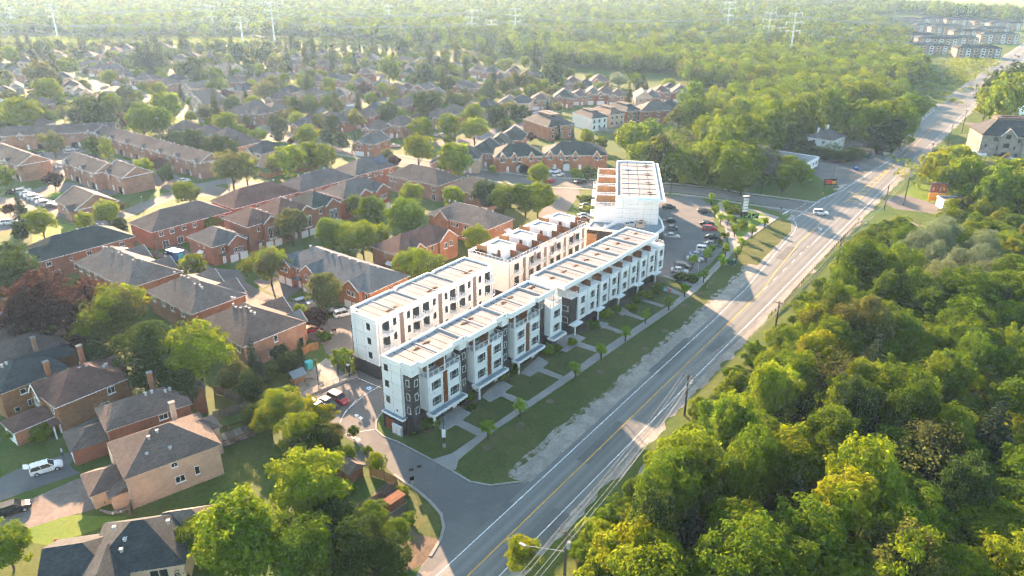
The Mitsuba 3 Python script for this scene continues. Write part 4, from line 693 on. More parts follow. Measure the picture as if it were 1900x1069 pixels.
v, f = hip_roof(7, 15.6, 5, 10.6, 5.6, .55, ('gable', 'hip'), 'x'); t.part('rear_roof', (v, f), 'roof_slate'); t.part('rear_wing', MB().box(11, 15.2, 5.4, 10.2, 0, 5.58), 'brick_brown')
t = brick('brick_house', 'brown-roofed house with a brick chimney, upper one at the left frame edge', (-30, 690), 5.6, 38, 14.5, 9, 'brick_brown', 'roof_brown', cat='house', trim='trim_tan'); chimney(t, 9.2, .4, 4, 8.8, 'brick_pink'); window(t, T(), 11.5, 4.6, .9, .9, 'single')
t.part('rear_wing', MB().box(9.5, 16, 6, 10, 0, 5.2), 'brick_brown'); v, f = hip_roof(8, 16.4, 5.6, 10.4, 5.2, .5, ('gable', 'hip'), 'x'); t.part('rear_roof', (v, f), 'roof_brown')
t = brick('brick_house', 'small corner of a brown roof with pale eaves high on the left edge', (-40, 655), 5.4, 38, 13, 9, 'brick_brown', 'roof_brown', cat='house', trim='trim_tan'); vents(t, [(8, 3, 7.2)], t.roof)
# dark hipped house at the bottom edge
t = Thing('hip_roofed_house', 'house with dark slate and taupe hipped roofs at the bottom left edge', 'house', frame(-53.5, 70.0, 77))
t.part('wall', MB().box(.2, 11.6, 0, 9.8, 0, 4.4), 'brick_tan'); r_ = roof(t, .2, 11.6, 0, 9.8, 4.5, .72, ('hip', 'hip'), 'x', 'roof_slate', 'brick_tan', 'trim_tan')
t.part('garage_wing', MB().box(-5.2, 0.1, .4, 8.6, 0, 3.7), 'brick_tan'); v, f = hip_roof(-5.7, 3.5, 0, 9.0, 3.8, .56, ('gable', 'hip'), 'x'); t.part('garage_roof', (v, f), 'roof_slate'); v, f = hip_roof(-.5, 5.5, -5.4, 6, 4.4, .8, ('hip', 'hip'), 'y'); t.part('front_roof', (v, f), 'roof_slate'); t.part('front_wing', MB().box(0, 5, -5.0, 0, 0, 4.38), 'brick_tan'); window(t, T(), 8.6, 3.0, 2.4, 2.2, 'double', 'trim_tan', .02)
v, f = hip_roof(8, 14.6, 5.0, 10.6, 4.7, .7, ('gable', 'hip'), 'x'); t.part('side_roof', (v, f), 'roof_tan'); t.part('side_wing', MB().box(11, 14.2, 5.4, 10.2, 0, 4.68), 'brick_tan'); vents(t, [(4.6, 3.0, 7.0), (4.4, 1.6, 6.6), (3.2, 4.4, 8.0), (9.6, 4.6, 7.6)], r_)
# terraces of the older estate, community building, and the two long semi-detached pairs
def terrace(label, px, ze, heading, a, b, wall, rf, side, n, seed, ends=('gable', 'gable'), name='terrace_house'):
    t = brick(name, label, px, ze, heading, a, b, wall, rf, ends, cat='terrace')
    F = face_M(a, b, side); L = a if side in 'SN' else b
    for i in range(n):
        x = L * (i + .5) / n
        if i % 2 == 0: cross_gable(t, F, x, 2.6, .35, ze - .2, 1.4, 3.5, rf, wall, win=[(0, ze - 1.2, 1.1, 1.1, 'double')])
        else: window(t, F, x, ze - 1.2, 1.2, 1.1, 'double', sill=True)
        window(t, F, x - 1.4, ze - 1.3, .8, 1.0, 'single'); t.part('garage_opening', DOORS['black_metal'], M=F @ T().translate([x - 1.2, -.02, .1]).scale([2.4, 1, 2.2])); door(t, F, x + 1.9)
        t.part('party_pier', MB().box(L * i / n - .15, L * i / n + .15, -.3, 0, 0, ze - .2), wall, M=F)
    ridge_vents(t, n * 2, (2, max(a, b) - 2), min(a, b) * .55, seed=seed)
    return t
z5 = lambda x, y: (x / 5.9375, 220 + y / 5.9375)
terrace('long pink brick terrace along the parking court, its row of small gables facing left', z5(2200, 492), 6.2, 38, 10, 84, 'brick_pink', 'roof_brown', 'W', 13, 21)
terrace('pink brick terrace with a blank gable end wall at the left edge', z5(200, 520), 6.2, 38, 11, 40, 'brick_pink', 'roof_brown', 'W', 6, 22)
terrace('pink brick terrace in the middle of the court with open garage bays', z5(1045, 605), 6.2, 38.5, 10, 26, 'brick_pink', 'roof_brown', 'W', 4, 23)
terrace('shorter pink brick terrace with a large blank gable end beside the estate road', z5(1350, 655), 6.2, 38.5, 10.5, 14, 'brick_pink', 'roof_brown', 'W', 2, 24)
terrace('distant pink brick terrace closing off the court at the upper left', z5(-260, 205), 6.4, 77, 54, 10, 'brick_pink', 'roof_brown', 'S', 8, 25)
t = brick('community_building', 'low pink brick building with brown gable roof beside the car park', z5(830, 1010), 3.6, 40, 13, 15, 'brick_pink', 'roof_brown', ('gable', 'gable'), 'y', cat='building')
for x in (3.0, 6.2): door(t, T(), x, 1.2, 2.3)
window(t, T(), 9.4, 2.0, 1.5, 1.3, 'double', sill=True); cross_gable(t, face_M(t.a, t.b, 'W'), 12.5, 4, 1.6, 3.4, 1.4, 4, 'roof_brown', 'brick_pink')
z8 = lambda x, y: (900 + x / 5.9375, 220 + y / 5.9375)
for label, px, hd_, a, gs, dr_ in (('left one of two long brick semis with green-grey roof and white gables across the street', z8(110, 432), 80, 19.5, (3.0, 7.4, 14.2), 9.6), ('right one of two long brick semis with green-grey roof, white porch and parked vans', z8(650, 402), 91, 24.5, (2.4, 6.6, 12.2, 20.5), 8.8)):
    t = brick('semi_detached_house', label, px, 5.8, hd_, a, 13, 'brick_orange', 'roof_green', cat='house')
    for g_ in gs: cross_gable(t, T(), g_, 2.8, .5, 5.6, 2.0, 5, 'roof_green', 'brick_orange', win=[(0, 4.8, 1.7, 1.5, 'bay')])
    for g_ in gs[::2]: garage(t, T(), g_ + 1.2, 2.5, 2.1)
    p_ = t.part('porch', MB().box(dr_ - 1.2, dr_ + 1.2, -1.6, 0, 0, 2.4), 'white_trim'); t.part('porch_roof', MB().face([(dr_ - 1.6, -2, 2.4), (dr_, -2, 3.5), (dr_, 0, 3.5), (dr_ - 1.6, 0, 2.4)]).face([(dr_ + 1.6, -2, 2.4), (dr_, -2, 3.5), (dr_, 0, 3.5), (dr_ + 1.6, 0, 2.4)]), 'roof_green', parent=p_); window(t, T(), dr_ + .2, 4.6, 1.1, 1.5, 'double', sill=True); row_windows(t, 'S', (a - 2,), 4.6); ridge_vents(t, 6, (3, a - 3), 7.5, seed=30)
# big dark-roofed houses behind them
for label, px, hd_, a, b, wl, rf in (('large dark-roofed brick house behind the two long semis', (1018, 236), 60, 14, 22, 'brick_orange', 'roof_slate'), ('white-walled house under a black roof in the row of new flat-topped houses', (1098, 220), 62, 9, 17, 'white_panel', 'roof_slate'), ('brown new house with flat-topped roof, next right of the white-walled house', (1132, 213), 62, 8.5, 17, 'brick_tan', 'roof_brown'), ('dark new house with flat-topped roof, second right of the white-walled house', (1163, 207), 62, 9, 17, 'brick_brown', 'roof_slate'), ('wide brick house with low grey roof at the right end of the new row', (1190, 206), 85, 18, 12, 'brick_red', 'roof_grey'), ('tan house with grey hip roof and red bush, right of the new row', (1222, 205), 80, 15, 13, 'brick_pink', 'roof_green')):
    t = brick('detached_house', label, px, 6.4, hd_, a, b, wl, rf, cat='house', pitch=.6); F = T()
    for i in range(3):
        for z in (2.0, 4.8): window(t, F, a * (i + .5) / 3, z, 1.2, 1.6, 'single', sill=True)
    if rf == 'roof_slate' or rf == 'roof_brown': t.part('flat_ridge', MB().box(a * .3, a * .7, b * .25, b * .75, 6.4 + a / 2 * .42, 6.4 + a / 2 * .6 + .03), 'roof_tan', parent=t.roof)
# houses on the wooded side
t = brick('white_house', 'white two-storey house with grey hip roof among the trees by the yard', (1546, 261), 5.6, 44, 13, 11, 'white_panel', 'roof_grey', cat='house'); row_windows(t, 'S', (2.5, 7, 10.5), 4.2); row_windows(t, 'W', (3, 7), 4.2); t.part('chimney', MB().box(8, 8.7, 6, 6.7, 6, 10.2), 'white_trim'); t.part('chimney', MB().box(3, 3.6, 8, 8.6, 6, 9.4), 'white_trim')
t = brick('brown_house', 'reddish-roofed house alone in the woods right of the estate', (1372, 180), 5.6, 60, 22, 14, 'brick_red', 'roof_red', cat='house'); row_windows(t, 'S', (4, 9, 15), 4.2)
q = at(1494, 305, 3.6)
t = Thing('low_workshop', 'low pale-blue workshop with flat roof behind the willow trees', 'workshop', frame(q[0], q[1], 40)); t.part('wall', MB().box(0, 15, 0, 16, 0, 3.3), 'white_panel'); flat_roof(t, [(-.2, -.2), (15.2, -.2), (15.2, 16.2), (-.2, 16.2)], 3.5, .3)
for i in range(4): window(t, T(), 2 + 3.6 * i, 1.8, 2.2, 1.6, 'double')
t.part('garage_door', GARAGE, M=T().translate([6.0, -.02, 0]).scale([2.8, 1, 2.6])); t.part('roof_unit', MB().box(5, 7, 5, 7, 3.5, 4.3), 'steel')
# stone apartment house at the right edge and its neighbour
q = at(1824, 249, 10.2)
t = Thing('stone_apartment_house', 'tall grey stone house with dark mansard roof at the right frame edge', 'house', frame(q[0], q[1], 103)); B_ = 16
t.part('wall', MB().box(0, 26, 0, B_, 0, 10.2), 'stone_grey'); v, f = hip_roof(-.5, 26.5, -.5, B_ + .5, 10.2, .75, ('hip', 'hip'), 'x'); r_ = t.part('roof', (v, f), 'roof_slate'); t.part('upper_roof', MB().box(6, 26, 6, 11.5, 14.2, 16.2), 'roof_brown', parent=r_); t.part('eaves', MB().box(-.5, 26.5, -.5, B_ + .5, 9.95, 10.18), 'black_metal', parent=r_)
t.roof, t.a, t.b = r_, 26, B_
cross_gable(t, T(), 9.4, 5.6, .6, 10.0, 3.0, 5, 'roof_slate', 'stone_grey'); cross_gable(t, T(), 18, 5.6, .6, 10.0, 3.0, 5, 'roof_slate', 'stone_grey')
for x, z, w, h in ((5.2, 8.4, 1.5, 1.6), (2, 5.6, .7, 1.1), (6.6, 4.8, .8, 1.0), (1.6, 2.2, .8, 1.2), (6.2, 1.6, .8, 1.2), (12.6, 5, .8, 1.4), (14, 8, 1.2, 1.6), (14, 2, 1.2, 1.6)): window(t, T(), x, z, w, h, 'single', 'black_metal')
for z, w in ((9.6, 1.8), (6.0, 2.2), (2.4, 2.2)): window(t, T(), 9.4, z, w, 1.7, 'double', 'black_metal', .6); window(t, T(), 18, z, w, 1.7, 'double', 'black_metal', .6)
t = brick('white_house', 'pale house with dark roof half hidden by trees at the right edge', (1893, 196), 5.5, 60, 14, 10, 'white_panel', 'roof_slate', cat='house'); row_windows(t, 'S', (3, 8), 4)
q = at(1752, 372, 3.2)
t = Thing('kiosk_shop', 'small white and blue shop with flat dark roof beside the billboard', 'shop', frame(q[0], q[1], 95)); t.part('wall', MB().box(0, 10.5, 0, 5, 0, 3.0), 'white_panel'); t.part('blue_panel', MB().box(2.2, 6.6, -.06, 0, .2, 2.4), 'blue_box'); flat_roof(t, [(-.15, -.15), (10.65, -.15), (10.65, 5.15), (-.15, 5.15)], 3.15, .2, 'roof_grey'); window(t, T(), 8.4, 1.6, 2.2, 1.3, 'double'); window(t, T(), 1.1, 1.7, 1.2, 1.2, 'single')
# ---------------------------------------------------------------- distant houses: a few kinds, one copy each
def house_kind(k, wall, rf, a, b, style):
    d = {}; t = Thing('', into=d); t.a, t.b, t.pitch = a, b, .6
    ze = 5.6
    t.part('wall', MB().box(0, a, 0, b, 0, ze - .05), wall)
    t.roof = roof(t, 0, a, 0, b, ze, .62, {'hip': ('hip', 'hip'), 'gable': ('gable', 'gable'), 'mix': ('hip', 'gable')}[style], 'y' if b > a else 'x', rf, wall)
    S = T()
    cross_gable(t, S, a * .3, a * .42, .8, 5.2, a * .16, b * .45, rf, wall, win=[(0, 4.2, 1.9, 1.5, 'bay')])
    garage(t, S, a * .3, 4.4 if a > 9 else 2.6, 2.1, .8); door(t, S, a * .68); window(t, S, a * .78, 4.3, 1.4, 1.3, 'double', sill=True)
    for f, L in (('W', b), ('E', b), ('N', a)):
        for u in (.25, .7): window(t, face_M(a, b, f), L * u, 4.2, 1.1, 1.2, 'double')
    for z_ in (.3, .6): vents(t, [(a * z_, b * .62, ze + min(a, b) * .2)], t.roof)
    scene[f'house_kind_{k}'] = {'type': 'shapegroup', **d}
HK = [('brick_pink', 'roof_brown', 10, 12.5, 'hip', 'pink brick', 'brown hip'), ('brick_orange', 'roof_grey', 10, 12, 'mix', 'orange brick', 'grey gabled'), ('brick_pink', 'roof_grey', 9, 13, 'gable', 'pink brick', 'grey gable'), ('brick_tan', 'roof_slate', 10.5, 12, 'hip', 'tan brick', 'dark slate hip'), ('brick_red', 'roof_brown', 11, 11, 'hip', 'red brick', 'brown pyramid'), ('brick_tan', 'roof_tan', 9, 14, 'gable', 'tan brick', 'taupe gable'), ('brick_red', 'roof_green', 11, 12, 'mix', 'red brick', 'green-grey'), ('stone_grey', 'roof_slate', 7, 13, 'gable', 'grey', 'dark gable')]
for k, h_ in enumerate(HK): house_kind(k, *h_[:5])
HOUSES = '''5 122 2 38;26 130 3 38;46 136 2 38;8 168 3 60;30 160 7 60;24 195 0 100;76 192 0 100;66 228 3 100;118 142 3 60;132 155 3 60;148 166 7 60;164 176 7 60;182 184 5 60;60 100 3 80;100 98 0 80;118 110 1 80;145 98 3 80;166 102 0 80;190 97 3 80;214 93 0 80;235 90 3 80;218 112 4 80;50 114 3 80;72 118 0 80;165 118 0 110;186 124 0 110;206 128 1 110;228 134 4 110;248 139 3 110;268 146 0 110;290 144 2 110;312 154 0 110;304 86 3 80;
336 108 3 80;358 103 0 80;390 107 1 80;393 124 5 40;428 124 5 40;325 148 3 110;456 136 0 100;438 150 4 100;470 150 0 100;492 146 1 100;514 140 0 100;530 108 3 95;552 104 0 95;576 101 1 95;600 100 3 95;603 118 4 95;546 118 0 95;566 132 1 95;590 147 0 95;622 142 3 95;366 160 5 128;376 172 5 128;386 184 5 128;396 195 5 128;540 167 3 110;580 174 0 110;622 174 1 110;520 180 0 110;466 197 1 128;486 206 0 128;510 197 4 128;445 207 0 128;570 230 1 110;612 217 0 110;455 165 3 128;
642 108 0 95;662 106 3 95;690 108 1 95;745 112 0 95;766 120 3 95;790 114 0 95;806 113 1 95;842 122 0 100;866 120 3 100;886 127 0 100;910 132 1 100;930 142 0 100;680 134 4 95;760 132 6 95;640 147 1 95;670 152 0 95;706 157 1 95;736 165 0 95;756 162 4 95;786 164 2 110;806 173 5 110;860 157 4 100;876 158 0 100;630 172 0 95;700 202 3 110;742 192 4 110;762 187 0 110;640 217 1 110;682 212 4 110;700 232 0 110;742 227 0 110;782 216 3 110;812 212 0 110;842 207 4 110;872 200 0 110;902 197 3 110;690 258 1 110;868 286 3 100;830 292 0 100;900 276 6 100;925 262 6 100;950 252 6 100;345 238 4 128;388 244 0 128;424 252 4 128;450 262 0 128;494 276 3 128;550 284 4 128;
952 133 0 100;978 137 4 100;1002 142 3 100;1062 152 0 95;1086 155 3 95;1112 148 4 95;942 188 1 100;967 187 3 100;1002 180 0 100;1046 177 6 95;1076 172 0 95;1100 171 1 95;1122 172 4 95;1146 173 0 95;1192 177 5 95;1208 176 1 95;1226 168 0 95;1243 161 3 95;1262 168 1 95;1255 205 0 95'''
hk_i = 0
for row in HOUSES.replace('\n', '').split(';'):
    x, y, k, h_ = map(int, row.split()); p = at(x, y, 6.0); info = HK[k]
    key = numbered('detached_house')
    scene[key] = {'type': 'instance', 'shapegroup': {'type': 'ref', 'id': f'house_kind_{k}'}, 'to_world': frame(p[0], p[1], h_ + (hk_i * 37 % 11) - 5).translate([-info[2] / 2, -info[3] / 2, 0]).scale([1, 1, .92 + .02 * (hk_i * 13 % 9)])}
    tell(key, (p[0], p[1], 0), f'{info[5]} {info[6]}-roofed house', 'house'); hk_i += 1
# dark townhouse rows far off at the upper right
d = {}; t = Thing('', into=d); t.part('wall', MB().box(0, 34, 0, 12, 0, 9.2), 'stone_grey'); t.a, t.b = 34, 12
r_ = roof(t, 0, 34, 0, 12, 9.2, .5, ('hip', 'hip'), 'x', 'roof_slate', 'stone_grey', 'black_metal')
for i in range(6):
    x = 2.8 + 5.65 * i; t.part('white_bay' if i % 2 else 'stone_bay', MB().box(x - 1.5, x + 1.5, -.8, 0, 0, 9.0), 'white_panel' if i % 2 else 'brick_tan')
    for z in (2.0, 4.9, 7.6): window(t, T(), x, z, 1.8, 1.5, 'double', 'black_metal', .8); window(t, face_M(34, 12, 'N'), x, z, 1.8, 1.5, 'double', 'black_metal')
scene['townhouse_kind'] = {'type': 'shapegroup', **d}
for i, (x, y, h_) in enumerate([(1715, 84, 95), (1810, 90, 95), (1735, 73, 95), (1775, 70, 95), (1700, 66, 95), (1670, 64, 95), (1640, 56, 95), (1615, 50, 95), (1655, 47, 95), (1690, 44, 95), (1720, 48, 95), (1755, 52, 95), (1795, 58, 95), (1835, 54, 95), (1630, 38, 95), (1680, 36, 95), (1730, 36, 95), (1780, 38, 95), (1830, 40, 95), (1860, 44, 95), (1850, 66, 95)]):
    p = at(x, y, 7); key = numbered('dark_townhouse_row')
    scene[key] = {'type': 'instance', 'shapegroup': {'type': 'ref', 'id': 'townhouse_kind'}, 'to_world': frame(p[0], p[1], h_ + 4 * (i % 3 - 1)).translate([-17, -6, 0]).scale([1.05, 1, .78 + .05 * (i % 3)])}
    tell(key, (p[0], p[1], 0), 'dark-roofed townhouse row', 'townhouse row', None, 'in the far cluster near the horizon')
# ---------------------------------------------------------------- trees
def leaf_quads(c, nrm, size, r, code, bend=.25):
    """Leaf-sized diamonds at the points c facing nrm."""
    n = len(c); nrm = nrm / (np.linalg.norm(nrm, axis=1, keepdims=True) + 1e-9)
    a = np.cross(nrm, r.normal(size=(n, 3))); a /= np.linalg.norm(a, axis=1, keepdims=True) + 1e-9
    b = np.cross(nrm, a); s = size * r.uniform(.6, 1.3, (n, 1))
    v = np.stack([c - a * s * .62, c - b * s * .36 + nrm * s * bend * .4, c + a * s * .62 - nrm * s * bend * .3, c + b * s * .36 + nrm * s * bend * .4], 1)
    i = np.arange(n)[:, None] * 4
    f = np.vstack([i + [0, 1, 2], i + [0, 2, 3]])
    uv = np.repeat(np.c_[np.full(n, (LK.index(code) + .5) / 32), r.random(n)], 4, 0)
    return v.reshape(-1, 3), f, uv
def join(parts):
    v, f, u, n = [], [], [], 0
    for a, b, c in parts: v.append(a); f.append(b + n); u.append(c); n += len(a)
    return np.vstack(v), np.vstack(f), np.vstack(u)
def crown_round(seed, H, R, code, lobes, per, size, low=.22, flat=1.0, droop=0.0, second=None):
    r = np.random.default_rng(seed); out = []
    zc, rz = H * (low + 1) / 2, H * (1 - low) / 2
    for i in range(int(lobes * 1.7)):
        d = r.normal(size=3); d[2] = d[2] * .8 + .25; d /= np.linalg.norm(d)
        small = r.random() < .55; k = r.uniform(.72, 1.0) if small else r.uniform(.42, .82); lr = R * (r.uniform(.11, .22) if small else r.uniform(.22, .40))
        wob = 1 + .38 * (meshkit.noise(d * 1.8 + seed * 3.1) - .5) * 2
        c = np.array([0, 0, zc]) + d * [R * k * wob, R * k * wob, rz * k * flat]
        n = int(per * (lr / (R * .33)) ** 2)
        q = r.normal(size=(n, 3)); q /= np.linalg.norm(q, axis=1, keepdims=True)
        q = np.where((q @ d)[:, None] < -.35, -q, q)
        rad = lr * r.uniform(.62, 1.06, (n, 1))
        pos = c + q * rad * [1, 1, .85] + r.normal(size=(n, 3)) * R * .045 * [1, 1, .7]; pos[:, 2] -= droop * (np.hypot(pos[:, 0], pos[:, 1]) / R) ** 2 * H * .2
        pos[:, 2] = np.maximum(pos[:, 2], .3)
        out.append(leaf_quads(pos, q + d * .5 + r.normal(size=(n, 3)) * .55 + [0, 0, .25], size, r, second if second and r.random() < .3 else code))
    n = int(lobes * per * .14)
    q = r.normal(size=(n, 3)); q /= np.linalg.norm(q, axis=1, keepdims=True)
    pos = np.array([0, 0, zc]) + q * r.uniform(.1, .62, (n, 1)) * [R, R, rz]
    out.append(leaf_quads(pos, r.normal(size=(n, 3)), size * 1.5, r, code))
    return join(out)
def crown_cone(seed, H, R, code, tiers, per, size, low=.08, power=1.0):
    r = np.random.default_rng(seed); out = []
    for i in range(tiers):
        t = (i + .3) / tiers; z = H * (low + (1 - low) * t); rad = R * (1 - t) ** power * r.uniform(.85, 1.1) + .15
        nb = max(5, int(13 * (1 - t) + 4)); th0 = r.random() * 6.28
        for j in range(nb):
            th = th0 + j * 6.283 / nb + r.normal() * .12; L = rad * r.uniform(.75, 1.12); n = max(4, int(per * L / R))
            s = r.random(n) ** .7; lat = r.normal(size=n) * .16 * L * (1.15 - s)
            x, y = np.cos(th) * L * s - np.sin(th) * lat, np.sin(th) * L * s + np.cos(th) * lat
            pos = np.c_[x, y, z - .28 * L * s + r.normal(size=n) * .08 * H / tiers]
            pos[:, 2] = np.maximum(pos[:, 2], .1)
            out.append(leaf_quads(pos, np.c_[np.cos(th) * .5 + r.normal(size=n) * .4, np.sin(th) * .5 + r.normal(size=n) * .4, np.full(n, .8)], size, r, code, .1))
    return join(out)
def trunk_mesh(seed, H, R, low):
    r = random.Random(seed); mb = MB(); tr = .03 * H * .55 + .05
    mb.tube((0, 0, -.1), (0, 0, H * (low + .18)), tr, 7, tr * .75)
    for i in range(6):
        th = i * 1.05 + r.random(); k = r.uniform(.4, .62)
        mb.tube((0, 0, H * (low * .8 + .05 * i)), (math.cos(th) * R * k, math.sin(th) * R * k, H * (low + .25 + .07 * i)), tr * .5, 5, tr * .2)
    mb.tube((0, 0, H * (low + .15)), (r.uniform(-.3, .3), r.uniform(-.3, .3), H * .85), tr * .7, 6, tr * .15)
    return mb
def tree_kind(key, crown, H, R, low):
    scene[key] = {'type': 'shapegroup', 'trunk': ply(trunk_mesh(len(key), H, R, low), 'bark'), 'crown': mikit.ply(crown[:2], 'foliage', uv=crown[2])}
KIND = {}   # code -> list of (group key, H, R)
def add_kind(code, *variants):
    for i, (fn, H, R, kw) in enumerate(variants):
        for far, (fp, fs) in enumerate(((2.7, .6), (.55, 1.25))):     # a finer crown for the trees near the camera
            key = f'{code}_tree_kind_{i}' + '_far' * far; c = fn(seed=hash_(code) + i * 17, H=H, R=R, **{**kw, 'per': max(6, int(kw['per'] * fp)), 'size': kw['size'] * fs}); tree_kind(key, c, H, R, kw.get('low', .1)); KIND.setdefault(code + '_far' * far, []).append((key, H, R))
def hash_(s): return sum(ord(c) * (i + 3) for i, c in enumerate(s)) % 997
RND = lambda code, lobes=46, per=80, size=.62, **k: dict(code=code, lobes=lobes, per=per, size=size, **k)
add_kind('m', (crown_round, 11, 4.6, RND('maple')), (crown_round, 12, 4.6, RND('maple', 52, 76, low=.15)))
add_kind('l', (crown_round, 11, 4.6, RND('lime')), (crown_round, 10, 4.4, RND('lime', 40, 86, low=.16, second='wood')))
add_kind('d', (crown_round, 11.5, 4.6, RND('dark', 50, low=.06)), (crown_round, 12, 4.4, RND('dark', 44, low=.04)))
add_kind('o', (crown_round, 11, 4.4, RND('olive')), (crown_round, 11, 4.6, RND('olive', 38, 80, second='lime', low=.25)))
add_kind('p', (crown_round, 9.5, 4.6, RND('purple', low=.18)),)
add_kind('s', (crown_round, 11, 4.8, RND('silver', 60, 64, .5, low=.1, droop=.35)),)
add_kind('r', (crown_round, 8, 4.2, RND('russet', 34, low=.2)),)
add_kind('y', (crown_round, 8, 4.0, RND('yellow', 34, 76, low=.2, second='lime')),)
add_kind('v', (crown_round, 14, 3.2, RND('lime', 40, low=.06, flat=1.1)),)
add_kind('c', (crown_cone, 14, 3.6, dict(code='spruce', tiers=15, per=34, size=.62)), (crown_cone, 13, 3.2, dict(code='spruce', tiers=14, per=32, size=.6)))
add_kind('b', (crown_cone, 12, 3.4, dict(code='blue_spruce', tiers=14, per=34, size=.62)),)
add_kind('k', (crown_cone, 9, 1.5, dict(code='cedar', tiers=16, per=26, size=.42, low=.02, power=.7)),)
add_kind('a', (crown_round, 12, 3.6, RND('olive', 22, 14, .5, low=.3)),)
add_kind('w', (crown_round, 14, 4.0, RND('maple', 36, 80, .62, low=.03, second='lime')), (crown_round, 13, 4.7, RND('wood', 50, 74, .66, low=.02)), (crown_round, 15, 4.2, RND('wood', 46, 76, .66, low=.03, second='maple')), (crown_round, 12, 5.0, RND('lime', 54, 70, .66, low=.02, second='wood')))
add_kind('x', (crown_round, 3.2, 2.2, RND('wood', 22, 70, .42, low=.0)), (crown_round, 2.4, 2.4, RND('lime', 20, 70, .42, low=.0)))
add_kind('q', (crown_round, 1.3, 1.0, RND('maple', 12, 60, .26, low=.0)), (crown_round, 1.2, .9, RND('lime', 12, 60, .26, low=.0)))
add_kind('g', (crown_round, 4.2, 1.0, RND('fresh', 16, 30, .3, low=.24)), (crown_round, 3.8, .85, RND('fresh', 14, 28, .3, low=.26, second='lime')))
NAME = {'a': ('dying_tree', 'sparse half-dead tree with bare branches', 'tree'), 'm': ('maple_tree', 'broad mid-green maple', 'tree'), 'l': ('leafy_tree', 'round yellow-green tree', 'tree'), 'd': ('dark_tree', 'dense dark green tree', 'tree'), 'o': ('olive_tree', 'dusty olive-green tree', 'tree'), 'p': ('purple_tree', 'purple-leaved tree', 'tree'), 's': ('willow_tree', 'silvery grey-green willow', 'tree'),
        'r': ('russet_tree', 'russet-tinged tree', 'tree'), 'y': ('yellow_tree', 'bright yellow-green tree', 'tree'), 'v': ('columnar_tree', 'tall narrow pale-green tree', 'tree'), 'c': ('spruce_tree', 'dark pointed spruce', 'tree'), 'b': ('blue_spruce_tree', 'blue-grey pointed spruce', 'tree'), 'k': ('cedar_tree', 'slim columnar cedar', 'tree'), 'w': ('woodland_tree', 'leafy woodland tree', 'tree'), 'x': ('shrub', 'rounded wild shrub', 'shrub'), 'q': ('garden_shrub', 'low garden shrub', 'shrub'), 'g': ('young_tree', 'slim young street tree', 'tree')}
tree_i = 0
def plant(code, x, y, R, H=None, zone=None, desc=None, group=None, z=0.0):
    global tree_i
    ks = KIND[code + '_far' * int(x * x + y * y > 260 ** 2)]; key_, H0, R0 = ks[tree_i % len(ks)]; tree_i += 1
    name, ds, cat = NAME[code]; key = numbered(name)
    sxy = R / R0; sz = (H / H0) if H else sxy * (.94 + .012 * (tree_i * 7 % 11))
    scene[key] = {'type': 'instance', 'shapegroup': {'type': 'ref', 'id': key_}, 'to_world': T().translate([float(x), float(y), z]).rotate([0, 0, 1], (tree_i * 77) % 360).scale([sxy * (.9 + .02 * (tree_i * 5 % 11)), sxy * (.9 + .02 * (tree_i * 3 % 11)), sz])}
    tell(key, (x, y, 0), desc or ds, cat, group, zone)
    return key
def plant_px(code, px, py, rpx, Hk=None, **k):
    """A tree whose crown is centred at pixel (px, py) with a radius of rpx pixels."""
    _, H0, R0 = KIND[code][0]; zc = 4.0
    for _ in range(6):
        p = at(px, py, zc); dist = math.sqrt(p[0] ** 2 + p[1] ** 2 + (CAMH - zc) ** 2); R = rpx * dist / FOC; H = R * (Hk or H0 / R0); zc = min(H * .58, 30)
    return plant(code, p[0], p[1], R, H, **k)
